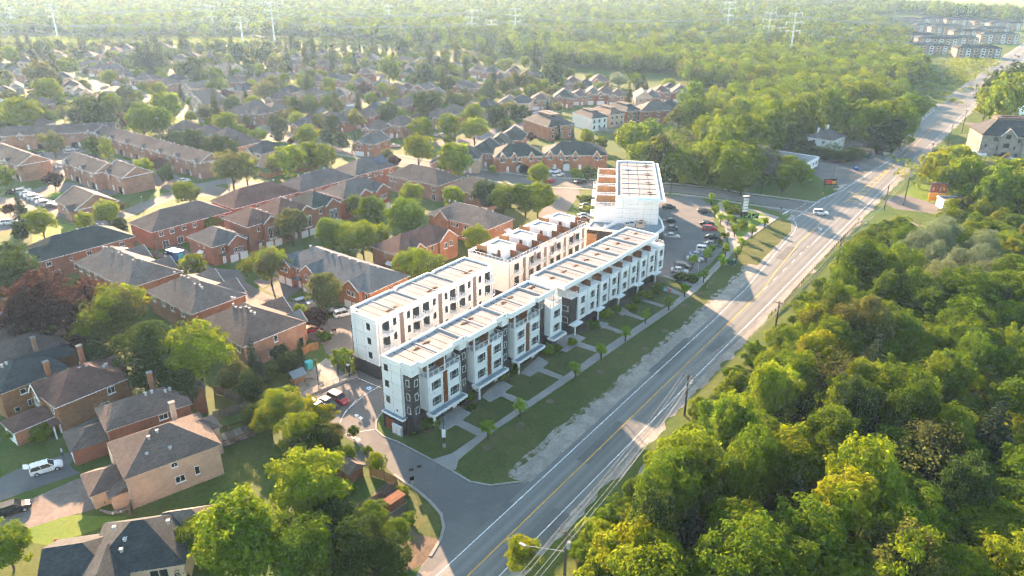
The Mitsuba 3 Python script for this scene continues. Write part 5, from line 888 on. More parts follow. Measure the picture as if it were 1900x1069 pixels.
TREES = '''17 99 12 l;89 168 19 l;96 122 9 l;114 123 10 l;72 139 20 o;99 149 13 d;81 89 13 m;263 112 17 d;288 115 15 d;285 77 8 d;315 100 10 m;293 169 14 l;234 176 14 d;254 181 11 l;263 161 8 m;111 191 10 m;39 210 25 l;74 210 10 d;15 227 13 d;182 208 28 d;224 222 14 r;262 222 24 m;290 224 24 m;146 195 13 m;205 190 14 m;116 210 10 o;138 215 11 d;308 200 24 l;202 144 12 l;145 102 9 d;231 151 7 o;
360 127 19 d;396 141 17 m;411 158 11 l;318 99 10 d;406 90 13 d;440 95 14 d;485 105 14 d;507 119 12 o;460 119 11 d;424 112 10 m;527 147 10 l;490 168 16 o;581 137 8 l;566 154 14 m;608 156 11 l;335 166 8 c;436 168 6 c;455 174 8 c;418 175 9 p;431 195 15 d;433 185 8 l;381 210 13 o;551 198 17 d;581 198 12 m;611 190 14 m;418 228 18 l;515 232 17 d;458 225 8 d;387 227 8 l;509 198 4 k;
463 238 9 p;478 252 13 m;569 254 21 l;606 249 13 d;575 287 22 l;602 290 22 l;534 297 26 l;428 310 26 o;455 312 24 o;395 272 20 d;420 275 18 d;360 262 20 d;323 259 17 d;504 308 12 o;344 356 19 l;541 262 7 p;621 262 10 m;96 265 17 o;170 269 13 m;197 276 11 v;264 313 17 l;290 303 13 p;308 319 12 d;99 334 14 p;35 380 15 c;75 412 20 l;197 393 20 l;224 383 7 r;5 325 14 l;17 388 9 p;37 425 13 d;157 409 14 l;222 417 13 d;
20 505 36 d;95 566 62 p;10 472 22 d;215 586 50 o;172 610 34 l;285 650 54 d;365 655 50 l;71 628 25 m;148 650 26 p;32 590 10 k;118 640 14 x;180 660 28 d;330 720 34 d;468 662 24 c;440 700 24 o;462 712 26 d;535 672 20 d;556 650 8 k;588 592 21 p;557 575 12 l;600 540 31 o;499 490 29 o;458 495 15 y;359 496 23 o;539 417 27 o;391 414 16 y;
615 432 28 m;645 440 27 l;672 442 30 l;701 437 22 l;752 408 37 m;692 392 27 m;765 492 31 l;805 490 20 l;885 442 23 l;658 380 18 o;763 360 21 l;842 365 21 l;903 357 24 d;935 366 25 l;975 368 27 m;998 366 28 l;1000 324 20 l;781 238 20 l;775 275 26 l;845 297 30 l;659 259 9 b;675 258 10 b;633 258 13 d;830 233 20 l;880 240 21 l;719 286 9 o;731 300 12 p;913 314 7 l;1036 246 12 c;1062 252 11 b;1090 254 14 l;1115 265 12 l;1172 258 30 l;1205 250 28 m;1190 290 26 l;1225 285 28 o;1260 300 26 m;1038 268 8 y;1068 321 9 m;1093 319 11 d;972 314 9 p;984 254 9 p;1006 304 5 k;1147 254 8 o;
721 127 21 m;793 139 19 d;815 132 10 l;825 126 10 d;852 134 10 l;711 164 10 l;676 164 12 p;694 178 8 p;834 154 11 d;782 188 17 d;803 188 18 d;836 185 14 o;859 185 13 o;905 169 16 d;719 207 17 d;659 222 15 o;627 195 12 o;650 163 9 m;938 160 14 o;956 152 15 o;976 152 15 o;990 156 11 o;745 85 13 d;915 210 13 d;928 208 13 d;878 212 18 l;933 119 9 l;906 115 9 l;1024 139 19 d;1009 158 11 l;1048 155 10 l;1016 190 9 b;937 197 9 d;955 207 11 d;972 207 11 d;1147 147 14 s;1177 145 11 m;1167 177 9 k;1085 180 8 m;1166 213 7 o;1115 225 8 r;1221 215 9 r;
500 780 30 y;520 748 30 l;548 760 34 y;555 800 34 l;590 815 26 d;600 770 22 y;612 810 22 o;470 770 22 d;560 835 28 d;640 845 18 m;700 858 17 l;655 800 10 m;570 900 62 l;440 1000 78 l;360 1000 34 l;620 960 40 d;690 960 26 m;650 1010 52 d;560 1020 60 m;720 1030 40 d;735 990 24 m;10 1010 34 l;330 1052 18 c;745 910 12 x;760 960 14 x;700 975 20 x;640 905 16 x;240 780 14 x;
970 1028 34 y;45 745 16 x;30 800 14 x;75 800 16 x;130 770 10 x;350 770 12 x;440 640 10 x;500 690 14 x;520 655 16 d;625 668 12 g;643 665 14 g;652 690 10 x;680 835 10 x;
1300 305 22 l;1330 292 24 w;1360 300 26 w;1395 300 26 m;1345 326 18 x;1300 330 16 x;1270 327 15 x;1380 320 20 w;1415 294 26 s;1440 304 20 s;1402 318 15 y;1470 310 20 l;1490 322 15 l;1455 326 15 w;1375 210 26 l;1340 190 18 s;1290 210 30 m;1310 240 26 l;1260 220 20 o;1285 180 20 w;1340 255 26 w;1390 240 28 w;1430 230 28 w;1470 215 28 l;1500 200 24 l;1590 215 26 m;1620 225 30 l;1660 215 28 l;1690 200 24 m;1620 180 24 l;1580 178 24 l;1545 200 26 w;1460 250 22 d;1420 265 22 w;1340 275 22 w;1375 270 20 w;1640 250 22 d;1660 240 22 d;1680 225 22 w;
1770 300 30 y;1740 310 26 y;1790 320 26 l;1760 335 22 l;1830 320 24 s;1870 330 30 l;1895 350 30 l;1850 345 22 w;1845 185 22 l;1870 180 24 w;1830 200 16 l;1880 150 26 d;1850 165 22 d;1895 165 22 l;1800 268 8 x;1840 300 12 x'''
for row in TREES.replace('\n', '').split(';'):
    x, y, r_, c = row.split(); plant_px(c, float(x), float(y), float(r_) * 1.04)
# the woods right of the road: packed crowns, largest ones are things of their own
WOOD = Polygon(ground_px([(985, 1069), (1100, 1000), (1175, 925), (1215, 860), (1285, 770), (1370, 690), (1450, 615), (1510, 520), (1570, 445), (1620, 425), (1690, 430), (1740, 470), (1760, 400), (1800, 380), (1990, 370), (2150, 480), (2300, 800), (2300, 1200), (900, 1200)]))
rw = np.random.default_rng(5)
def fill(P, spacing, r, pad=.0):
    x0, y0, x1, y1 = P.bounds; out = []; cell = spacing
    for gx in np.arange(x0, x1, cell):
        for gy in np.arange(y0, y1, cell * .9):
            q = Point(gx + r.uniform(-.38, .38) * cell, gy + r.uniform(-.38, .38) * cell)
            if P.contains(q): out.append((q.x, q.y))
    return out
along = lambda x, y: x * RU[0] + y * RU[1]
across = lambda x, y: (x + 6.4) * RV[0] + (y - 80.8) * RV[1]
SPOTS = {(1490, 400): 'x'}
codes = 'wwlmwldwwylwmwlwdwwmlwawmlwowc'
marks = [(88, 'opposite the entry lane'), (106, 'opposite the nearest white block'), (124, 'opposite the middle white bays'), (142, 'opposite the white block gap'), (160, 'opposite the far white block'), (178, 'beside the long guardrail'), (200, 'across from the parking lot'), (222, 'across from the junction'), (260, 'past the junction'), (9999, 'beyond the junction at the right')]
WOOD = WOOD.difference(ROAD.buffer(6.5)).buffer(0)
wood = fill(WOOD.difference(ROAD.buffer(10.5)).intersection(Polygon([(-80, 30), (330, 30), (330, 330), (-80, 330)])), 6.6, rw)
band = {}
for i, (x, y) in enumerate(wood):
    px, py = pixel((x, y, 6))
    if px > 2080 or py > 1280: continue
    u, v = along(x, y), across(x, y)
    c = codes[(i * 7 + int(meshkit.noise(np.array([[x * .03, y * .03, 1.]]))[0] * 30)) % len(codes)]
    far_end = py < 520 and px > 1540; R = rw.uniform(2.7, 5.7) * (.62 if v < 22 else 1.) * (.75 if far_end else 1); H = rw.uniform(8.5, 17) * (.42 if v < 22 else 1) * (.48 if far_end else 1)
    spot = [k for k in ((1800, 470), (1760, 520), (1830, 530), (1730, 455)) if abs(px - k[0]) < 30 and abs(py - k[1]) < 22]
    if spot: c, R, H = 's', rw.uniform(3.4, 4.8), rw.uniform(10, 13)
    zn = next(t_ for m_, t_ in marks if u < m_); band.setdefault((zn), []).append((v, c, x, y, R, H))
for zn, L in band.items():
    L.sort()
    for i, (v, c, x, y, R, H) in enumerate(L):
        plant(c, x, y, R, H, zone=f'in the right-hand woods {zn}, {nth(i)} back from the road')
WHERE_UNIQUE = 'back from the road'
edge = {}
for x, y in fill(WOOD.difference(WOOD.buffer(-7.5)), 3.6, rw):
    px, py = pixel((x, y, 1))
    if px < 1940 and py < 1100: edge.setdefault(next(t_ for m_, t_ in marks if along(x, y) < m_), []).append((along(x, y), x, y))
for zn, L in edge.items():
    for i, (u, x, y) in enumerate(sorted(L)): plant('x', x, y, rw.uniform(1.5, 2.8), rw.uniform(1.8, 3.8), zone=f'edging the woods {zn}, {nth(i)} up the road')
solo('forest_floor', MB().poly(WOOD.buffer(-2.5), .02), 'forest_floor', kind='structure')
# young street trees in mulch rings, shrubs along the white blocks
for i, (px, py, bx, by) in enumerate([(905, 803, 904, 831), (965, 763, 966, 788), (1067, 690, 1020, 745), (1115, 655, 1115, 690), (1160, 622, 1197, 647), (1197, 590, 1234, 614), (1240, 565, 1268, 567), (1270, 540, 1300, 545), (1305, 513, 1320, 526)]):
    p = at(px, py + 12); plant('g', p[0], p[1], 1.35, 3.9, zone='along the front sidewalk', desc='slim young street tree', group=None)
    q = at(bx, by); solo('mulch_ring', MB().poly(Point(q[0], q[1]).buffer(.75), .04), 'soil', f'{nth(i)} bare mulch ring in the verge counted from the entry lane', 'mulch ring')
for i, (px, py) in enumerate([(1326, 395), (1345, 385), (1320, 372), (1350, 412), (1362, 432), (1336, 410), (1345, 470), (1375, 458), (1395, 432), (1417, 418), (1365, 475), (1340, 492), (1310, 480), (1318, 470), (1285, 490)]):
    p = at(px, py + 8); plant('g', p[0], p[1], 1.4, 4.2, zone='around the pylon sign and parking lot', desc='slim young lot tree')
for i, (px, py, R) in enumerate([(763, 796, 1.2), (776, 800, 1.0), (788, 793, 1.4), (800, 792, 1.2), (800, 757, 1.0), (865, 745, 1.3), (872, 738, 1.1), (930, 702, 1.3), (943, 695, 1.1), (952, 690, 1.2), (875, 760, .7), (1020, 655, 1.4), (1032, 650, 1.0), (1060, 640, 1.0), (1100, 610, 1.3), (1126, 590, 1.4), (1145, 580, 1.2), (1170, 575, 1.2), (1180, 560, 1.0), (1197, 555, 1.4), (1215, 545, 1.3), (1225, 535, 1.2), (1260, 520, 1.2), (1275, 522, 1.2), (1285, 525, 1.2), (1268, 515, 1.0), (1360, 390, 1.4), (1352, 398, 1.3), (1372, 398, 1.2), (1365, 395, 1.4), (1380, 420, 1.3), (1372, 424, 1.2), (1360, 410, 1.1), (1345, 440, 1.0), (1335, 455, 1.0), (1078, 372, 1.3), (1088, 372, 1.3), (1085, 392, 1.3), (1095, 392, 1.2), (640, 682, 1.2), (632, 678, 1.1), (648, 688, 1.1), (225, 930, 1.2), (212, 926, 1.0), (605, 632, 1.3), (598, 626, 1.0)]):
    p = at(px, py); plant('q', p[0], p[1], R * 1.35, R * 1.45, zone=area(px, py))
houses_at = [np.array(e['to_world'].matrix)[:2, 3] for k, e in scene.items() if k.startswith('detached_house') and e.get('type') == 'instance']
hx = np.array([[float(a[0]), float(a[1])] for a in houses_at])
trees_at = np.array([[float(np.array(e['to_world'].matrix)[i, 3]) for i in (0, 1)] for k, e in scene.items() if e.get('type') == 'instance' and '_tree' in k])
ESTATE = Polygon(ground_px([(-10, 250), (-10, 90), (640, 92), (900, 112), (1050, 145), (1240, 165), (1250, 205), (1140, 180), (960, 240), (880, 290), (700, 240), (520, 285), (300, 225)])).difference(cl.buffer(7))
for pts, w in STREETS: ESTATE = ESTATE.difference(LineString(ground_px(pts)).buffer(w + 1.5))
rg = np.random.default_rng(77)
for i, (x, y) in enumerate(fill(ESTATE, 13.5, rg)):
    if np.hypot(*(hx + [2, 2] - [x, y]).T).min() < 8.5 or np.hypot(*(trees_at - [x, y]).T).min() < 5.5: continue
    plant('mdlodmolxk'[i % 10], x, y, rg.uniform(2.2, 4.2), None, desc={'x': None}.get('', None))
# ---------------------------------------------------------------- woods that read as one mass: mid-distance belt, far forest, corridor scrub
def far_patch(seed, size, n, leaves, ls, hr=(9, 15), rr=(3., 5.2), codes_=('far', 'wood', 'far', 'maple', 'olive', 'lime', 'dark', 'far')):
    r = np.random.default_rng(seed); out = []
    for i in range(n):
        x, y = r.uniform(-.5, .5, 2) * size; R = r.uniform(*rr); H = r.uniform(*hr); m = int(leaves * (R / 4.2) ** 2)
        q = r.normal(size=(m, 3)); q[:, 2] = np.abs(q[:, 2]) * 1.1 - .35; q /= np.linalg.norm(q, axis=1, keepdims=True)
        wob = .8 + .4 * meshkit.noise(q * 2.2 + i * 5.3)[:, None]
        pos = np.array([x, y, H * .58]) + q * wob * r.uniform(.75, 1.03, (m, 1)) * [R, R, H * .44]
        out.append(leaf_quads(pos, q + r.normal(size=(m, 3)) * .4 + [0, 0, .2], ls, r, codes_[i % len(codes_)]))
    return join(out)
MIDP = [far_patch(200 + i, 17, 7, 300, 1.1, codes_=('wood', 'lime', 'maple', 'wood', 'olive', 'dark', 'wood', 'lime')) for i in range(3)]
FARP = [far_patch(210 + i, 60, 58, 84, 1.7, (8, 19), (2.8, 5.4)) for i in range(4)]
SCRUB = [far_patch(220 + i, 30, 26, 60, 1.0, (1.2, 3.5), (1.2, 2.8), ('meadow', 'lime', 'meadow', 'wood')) for i in range(2)]
THICK = [far_patch(230 + i, 13, 16, 110, .75, (1.6, 4.6), (1.4, 2.6), ('wood', 'maple', 'wood', 'lime', 'dark')) for i in range(2)]
for nm, L in (('thicket_patch', THICK), ('woods_patch', MIDP), ('far_patch', FARP), ('scrub_patch', SCRUB)):
    for i, c in enumerate(L): scene[f'{nm}_{i}'] = {'type': 'shapegroup', 'crowns': mikit.ply(c[:2], 'foliage', uv=c[2])}
def mass(key, P, spacing, group, n, label, cat, seed):
    r = np.random.default_rng(seed); labels[key] = {'label': label, 'category': cat, 'kind': 'stuff'}
    for i, (x, y) in enumerate(fill(P.difference(ROAD.buffer(15 if n > 2 else 8)).buffer(-5 if n == 3 else 0), spacing, r)):
        scene[f'{key}__{i + 1:03d}'] = {'type': 'instance', 'shapegroup': {'type': 'ref', 'id': f'{group}_{i % n}'}, 'to_world': T().translate([x, y, 0.]).rotate([0, 0, 1], float(r.uniform(0, 360))).scale([1., 1., float(r.uniform(.85, 1.15))])}
FOREST = Polygon([(-1500, 760), *ground_px([(0, 68), (120, 70), (420, 70), (640, 72), (820, 86), (960, 106), (1045, 128), (1240, 142), (1290, 168), (1330, 175), (1420, 176), (1480, 190), (1540, 172), (1600, 160), (1690, 190), (1720, 150), (1700, 118), (1650, 95), (1620, 75), (1590, 45), (1600, 30), (1700, 28), (1880, 44), (1960, 50)]), (1500, 1000), (1500, 2050), (-1500, 2050)]).buffer(0)
CROP = Polygon(ground_px([(1640, 14), (1700, 22), (1900, 32), (2000, 40), (2300, 45), (2100, -40), (1560, -40)])).buffer(6)
FOREST = FOREST.difference(CROP).difference(ROAD.buffer(15)).intersection(Polygon([(-120, 100), (120, 100), (1440, 1950), (-1440, 1950)]))
near_f = FOREST.intersection(Polygon([(-900, 200), (900, 200), (900, 640), (-900, 640)]))
mass('woods_belt', near_f, 11.5, 'woods_patch', 3, 'dense leafy woods between the brick estate and the road', 'woods', 31)
mass('distant_forest', FOREST.difference(Polygon([(-900, 200), (900, 200), (900, 640), (-900, 640)])), 44, 'far_patch', 4, 'hazy forest stretching to the top edge of the photo', 'forest', 32)
MIDW = Polygon(ground_px([(1245, 345), (1225, 300), (1250, 260), (1300, 200), (1420, 185), (1560, 170), (1640, 165), (1712, 206), (1690, 232), (1640, 275), (1585, 285), (1480, 275), (1400, 340), (1330, 348)]))
mass('roadside_woods', MIDW.difference(Polygon(ground_px([(1470, 345), (1440, 300), (1500, 268), (1500, 225), (1600, 225), (1610, 300), (1560, 350)]))).difference(Polygon(ground_px([(1270, 245), (1300, 240), (1330, 290), (1290, 315), (1262, 300)]))).difference(Polygon(ground_px([(1470, 300), (1440, 270), (1560, 240), (1600, 285), (1540, 340), (1480, 330)]))).difference(Point(*at(1400, 185)[:2]).buffer(14)), 10, 'woods_patch', 3, 'thick green undergrowth and small trees left of the road beyond the junction', 'woods', 33)
mass('right_edge_woods', Polygon(ground_px([(1850, 215), (1830, 190), (1800, 205), (1830, 170), (1875, 120), (1925, 92), (2150, 120), (2150, 200), (1925, 180), (1890, 215)])).buffer(-3), 10, 'woods_patch', 3, 'green woods right of the road near the right edge', 'woods', 34)
mass('right_hand_thicket', Polygon(ground_px([(1725, 300), (1760, 285), (1800, 300), (1850, 335), (1925, 345), (1925, 375), (1800, 372), (1775, 350), (1705, 350)])).buffer(-2), 11, 'scrub_patch', 2, 'bright scrub behind the billboard and the stone house yard', 'scrub', 35)
_open = unary_union([Polygon(ground_px(q)) for q in ([(1270, 245), (1300, 240), (1330, 290), (1290, 315), (1262, 300)], [(1440, 305), (1500, 312), (1545, 350), (1640, 305), (1625, 262), (1585, 262), (1560, 285), (1500, 290)], [(1395, 350), (1530, 342), (1556, 354), (1510, 375), (1440, 370)])] + [Point(*at(1494, 300)[:2]).buffer(17), Point(*at(1536, 266)[:2]).buffer(13), Point(*at(1400, 190)[:2]).buffer(16), cl.buffer(11)])
mass('roadside_undergrowth', MIDW.buffer(3).difference(_open), 9, 'thicket_patch', 2, 'shrubby undergrowth filling the woods left of the road', 'undergrowth', 41)
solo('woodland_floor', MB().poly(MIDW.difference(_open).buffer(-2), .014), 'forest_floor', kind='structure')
for i, (px, py) in enumerate([(1497, 292), (1509, 294), (1521, 296), (1533, 298), (1545, 300), (1557, 301), (1569, 302), (1581, 301), (1590, 297), (1500, 283), (1488, 280)]):
    p = at(px, py); plant('d', p[0], p[1], 3.2, 5.2, zone='along the gravel yard', desc='dense dark hedge tree')
mass('corridor_scrub', Polygon(ground_px([(-60, 84), (640, 82), (820, 92), (820, 82), (640, 74), (-60, 72)])), 18, 'scrub_patch', 2, 'pale low scrub along the power line corridor', 'scrub', 36)
mass('roadside_scrub', Polygon(ground_px([(1700, 200), (1725, 150), (1770, 118), (1840, 112), (1860, 106), (1800, 150), (1720, 215)])), 14, 'scrub_patch', 2, 'light green scrub beside the far road', 'scrub', 37)
mass('estate_hedges', unary_union([LineString(ground_px(q)).buffer(2.5) for q in ([(0, 205), (150, 215), (300, 240), (380, 270), (460, 300)], [(90, 100), (300, 100), (620, 110)], [(500, 160), (700, 170), (900, 180)], [(640, 235), (800, 225), (930, 215)])]), 9, 'scrub_patch', 2, 'garden hedges and shrubs filling the gaps between estate houses', 'hedge', 38)
# ---------------------------------------------------------------- cars
def car_mesh(style):
    S_ = {'sedan': ([(-2.3, .74, .36, .86), (-2.12, .86, .26, .98), (-1.2, .9, .22, 1.0), (.8, .9, .22, .97), (1.6, .88, .24, .86), (2.15, .8, .28, .74), (2.32, .66, .36, .62)], (-1.8, 1.1, .84, .95), (-1.05, .2, .66, 1.45), .32, 1.42),
          'suv': ([(-2.3, .78, .4, 1.0), (-2.2, .9, .3, 1.1), (-1.2, .93, .26, 1.12), (.9, .93, .26, 1.1), (1.7, .9, .28, 1.02), (2.2, .82, .32, .86), (2.34, .7, .4, .72)], (-2.22, 1.15, .88, 1.08), (-2.0, .35, .72, 1.7), .36, 1.42),
          'van': ([(-2.7, .9, .4, 1.2), (-2.65, .97, .3, 1.3), (-1.4, .98, .28, 1.32), (1.2, .98, .28, 1.3), (2.1, .92, .3, 1.1), (2.6, .84, .34, .9), (2.7, .74, .4, .75)], (-2.66, 2.0, .94, 1.28), (-2.55, 1.1, .82, 2.15), .36, 1.75),
          'pickup': ([(-2.75, .9, .45, 1.1), (-2.7, .95, .38, 1.15), (-1.2, .96, .35, 1.16), (.9, .96, .35, 1.14), (1.9, .94, .36, 1.1), (2.6, .88, .4, .95), (2.75, .78, .48, .8)], (-.9, 1.3, .9, 1.12), (-.7, .55, .74, 1.8), .4, 1.75)}[style]
    st, b, tp, wr, wx = S_
    body = MB(); rings = []
    for x, hw, zb, zt in st: rings.append([(x, -hw * .93, zb), (x, -hw, zb + .2), (x, -hw, zt - .12), (x, -hw * .88, zt), (x, hw * .88, zt), (x, hw, zt - .12), (x, hw, zb + .2), (x, hw * .93, zb)])
    v = [p for r in rings for p in r]; f = []
    for i in range(len(rings) - 1):
        for j in range(8): k = (j + 1) % 8; a_ = i * 8 + j; c_ = i * 8 + k; f += [[a_, c_, c_ + 8], [a_, c_ + 8, a_ + 8]]
    for o_ in (0, (len(rings) - 1) * 8): f += [[o_, o_ + j, o_ + j + 1] for j in range(1, 7)]
    body.add(v, f)
    lo = [(b[0], -b[2], b[3]), (b[1], -b[2], b[3]), (b[1], b[2], b[3]), (b[0], b[2], b[3])]; hi = [(tp[0], -tp[2], tp[3]), (tp[1], -tp[2], tp[3]), (tp[1], tp[2], tp[3]), (tp[0], tp[2], tp[3])]
    g = MB().add(lo + hi, [[0, 1, 5], [0, 5, 4], [1, 2, 6], [1, 6, 5], [2, 3, 7], [2, 7, 6], [3, 0, 4], [3, 4, 7], [4, 5, 6], [4, 6, 7]])
    body.box(tp[0] - .05, tp[1] + .05, -tp[2] - .02, tp[2] + .02, tp[3] - .02, tp[3] + .05)
    for p, q in zip(lo, hi): body.beam(p, q, .09, .09)
    for s in (-1, 1):
        xm = (b[0] + b[1]) / 2 - .1; xt = (tp[0] + tp[1]) / 2; body.beam((xm, s * b[2], b[3]), (xt, s * tp[2], tp[3]), .1, .05)
        body.box(b[1] - .45, b[1] - .3, s * (b[2] + .02), s * (b[2] + .2), b[3] + .02, b[3] + .16)
    if style == 'pickup': body.box(-2.6, -.95, -.78, .78, 1.165, 1.17)
    wl = [MB().tube((sx * wx, sy * .98 - sy * .24, wr), (sx * wx, sy * .98 - sy * .02, wr), wr, 12) for sx in (-1, 1) for sy in (-1, 1)]
    hb = [MB().tube((sx * wx, sy * .96, wr), (sx * wx, sy * .975, wr), wr * .6, 10) for sx in (-1, 1) for sy in (-1, 1)]
    e, r0 = st[-2], st[1]
    hl = [MB().box(e[0] - .12, e[0] + .1, s * e[1] * .62 - .17, s * e[1] * .62 + .17, e[3] - .22, e[3] - .06) for s in (-1, 1)]
    tl = [MB().box(r0[0] - .1, r0[0] + .04, s * r0[1] * .72 - .14, s * r0[1] * .72 + .14, r0[3] - .26, r0[3] - .06) for s in (-1, 1)]
    return body, g, wl, hb, hl, tl
CARM = {s: car_mesh(s) for s in ('sedan', 'suv', 'van', 'pickup')}
made = set()
def car(style, colour, x, y, heading, zone=None, desc=None, z=.03, hatch=False):
    gk = f'{style}_{colour}_kind'
    if gk not in made:
        made.add(gk); d = {}; t = Thing('', into=d); b_, g_, wl, hb, hl, tl = CARM[style]
        t.part('body', b_, 'car_' + colour); t.part('windows', g_, 'glass')
        for w_, h_ in zip(wl, hb): k = t.part('wheel', w_, 'tyre'); t.part('rim', h_, 'car_silver', parent=k)
        for h_ in hl: t.part('headlight', h_, 'lamp_clear')
        for h_ in tl: t.part('tail_light', h_, 'lamp_red')
        scene[gk] = {'type': 'shapegroup', **d}
    key = numbered({'sedan': 'parked_car', 'suv': 'parked_suv', 'van': 'parked_van', 'pickup': 'pickup_truck'}[style])
    scene[key] = {'type': 'instance', 'shapegroup': {'type': 'ref', 'id': gk}, 'to_world': frame(x, y, heading, z)}
    nm = {'sedan': 'car', 'suv': 'SUV', 'van': 'van', 'pickup': 'pickup truck'}[style]; cw = {'grey': 'dark grey'}.get(colour, colour)
    tell(key, (x, y, 0), desc or f'{cw} {nm}', 'car' if style in ('sedan', 'suv') else 'van' if style == 'van' else 'truck', None, zone)
    return key
LOTL, LOTR = 'parked along the tall white block', 'parked in the outer row of the lot'
CARS = [('sedan', 'black', 1241, 384, 97, LOTL), ('sedan', 'black', 1241, 410, 277, LOTL), ('sedan', 'grey', 1243, 423, 277, LOTL), ('sedan', 'silver', 1247, 438, 97, LOTL), ('sedan', 'grey', 1307, 391, 97, LOTR), ('sedan', 'black', 1312, 415, 97, LOTR), ('suv', 'red', 1317, 425, 97, LOTR), ('sedan', 'black', 1322, 440, 100, LOTR), ('sedan', 'grey', 1321, 453, 100, LOTR), ('suv', 'white', 1307, 463, 100, LOTR), ('sedan', 'blue', 1294, 473, 100, LOTR), ('sedan', 'silver', 1290, 480, 100, LOTR), ('suv', 'black', 1268, 495, 112, LOTR), ('sedan', 'silver', 1261, 502, 112, LOTR),
        ('sedan', 'black', 1077, 338, 95, 'driving on the cross street'), ('pickup', 'white', 1028, 318, 60, 'in the driveway of the right semi'), ('suv', 'white', 1036, 324, 60, 'in the driveway of the right semi'), ('suv', 'grey', 937, 313, 55, 'outside the left semi'), ('suv', 'white', 922, 307, 55, 'outside the left semi'), ('sedan', 'grey', 911, 304, 55, 'outside the left semi'), ('sedan', 'red', 1020, 336, 60, 'by the street in front of the semis'),
        ('sedan', 'black', 1092, 368, 97, 'left of the tall white block'), ('sedan', 'black', 1089, 381, 97, 'left of the tall white block'), ('sedan', 'grey', 1087, 387, 97, 'left of the tall white block'), ('sedan', 'blue', 1085, 400, 97, 'left of the tall white block'), ('sedan', 'black', 1085, 406, 97, 'left of the tall white block'), ('suv', 'white', 1086, 419, 97, 'left of the tall white block'),
        ('suv', 'white', 1523, 395, 108, 'turning through the road junction'), ('suv', 'white', 1870, 110, 217, 'on the far road'), ('sedan', 'grey', 1881, 113, 37, 'on the far road'), ('sedan', 'black', 1858, 125, 217, 'on the far road'), ('sedan', 'black', 1850, 131, 217, 'on the far road'), ('suv', 'white', 1883, 102, 217, 'on the far road'), ('sedan', 'grey', 1890, 105, 37, 'on the far road'),
        ('suv', 'red', 628, 740, 127, 'beside the playground fence'), ('sedan', 'black', 608, 748, 127, 'beside the playground fence'), ('suv', 'white', 590, 757, 127, 'beside the playground fence'), ('suv', 'white', 638, 582, 60, 'by the end of the white back row'), ('sedan', 'black', 628, 576, 60, 'by the end of the white back row'), ('suv', 'blue', 563, 560, 45, 'by the blue-grey roofed row'), ('sedan', 'silver', 578, 566, 45, 'by the blue-grey roofed row'), ('sedan', 'red', 574, 612, 40, 'behind the pinkish end row house'),
        ('suv', 'white', 18, 413, 75, 'on the estate road at the left edge'), ('suv', 'white', 86, 868, 56, 'in the driveway at lower left, tailgate raised'), ('suv', 'black', 24, 944, 56, 'on the paved driveway at lower left'), ('sedan', 'silver', 733, 271, 75, 'outside the double garage near the cross street'), ('sedan', 'black', 709, 275, 60, 'outside the double garage near the cross street'), ('sedan', 'black', 714, 280, 60, 'outside the double garage near the cross street'), ('sedan', 'white', 808, 250, 90, 'between the leafy trees of the back street'), ('suv', 'silver', 823, 252, 90, 'between the leafy trees of the back street'), ('sedan', 'white', 893, 223, 80, 'by the dark trees of the back street'), ('sedan', 'black', 516, 255, 95, 'under the dark tree of the cross street'), ('sedan', 'white', 341, 335, 45, 'by the long pink terrace'), ('suv', 'white', 224, 304, 40, 'by the long pink terrace'), ('sedan', 'grey', 168, 290, 100, 'by the long pink terrace'),
        ('suv', 'white', 129, 277, 80, 'in the parking court'), ('sedan', 'silver', 130, 283, 80, 'in the parking court'), ('sedan', 'grey', 143, 275, 30, 'in the parking court'), ('suv', 'silver', 147, 282, 30, 'in the parking court'), ('sedan', 'black', 67, 285, 60, 'in the parking court'), ('sedan', 'blue', 77, 290, 60, 'in the parking court'), ('sedan', 'white', 115, 308, 60, 'in the parking court'),
        ('suv', 'grey', 1612, 284, 12, 'in the gravel yard'), ('pickup', 'black', 1628, 282, 12, 'in the gravel yard'), ('van', 'white', 1882, 301, 100, 'on the building site'), ('sedan', 'white', 266, 201, 30, 'in the middle distance'), ('suv', 'white', 640, 185, 90, 'in the middle distance'), ('sedan', 'black', 660, 187, 90, 'in the middle distance'), ('sedan', 'white', 650, 196, 90, 'in the middle distance'), ('sedan', 'white', 878, 148, 90, 'in the distance'), ('suv', 'white', 995, 212, 60, 'beside the large dark-roofed house'), ('sedan', 'black', 985, 208, 60, 'beside the large dark-roofed house'), ('suv', 'white', 1205, 192, 90, 'by the right end of the estate')]
for i in range(9):
    CARS.append((('sedan', 'suv', 'sedan')[i % 3], ('grey', 'silver', 'white', 'white', 'white', 'silver', 'white', 'silver', 'grey')[i], 36 + i * 7.3, 352 + i * 3.7, 72, 'in the diagonal row of the car park'))
for i in range(3): CARS.append(('sedan', ('black', 'grey', 'silver')[i], 24 + i * 10, 357 - i * 2.5, 72, 'at the back of the car park'))
for st, co, px, py, hd_, zn in CARS:
    p = at(px, py, .6); car(st, co, p[0], p[1], hd_, zn)
p = at(86, 868, .6); q = frame(p[0], p[1], 56, .03)
solo('raised_tailgate', MB().beam((-2.2, 0, 1.72), (-2.95, 0, 1.95), 1.35, .1), 'car_white', 'white tailgate lifted at the back of the driveway SUV', 'tailgate', M=q)
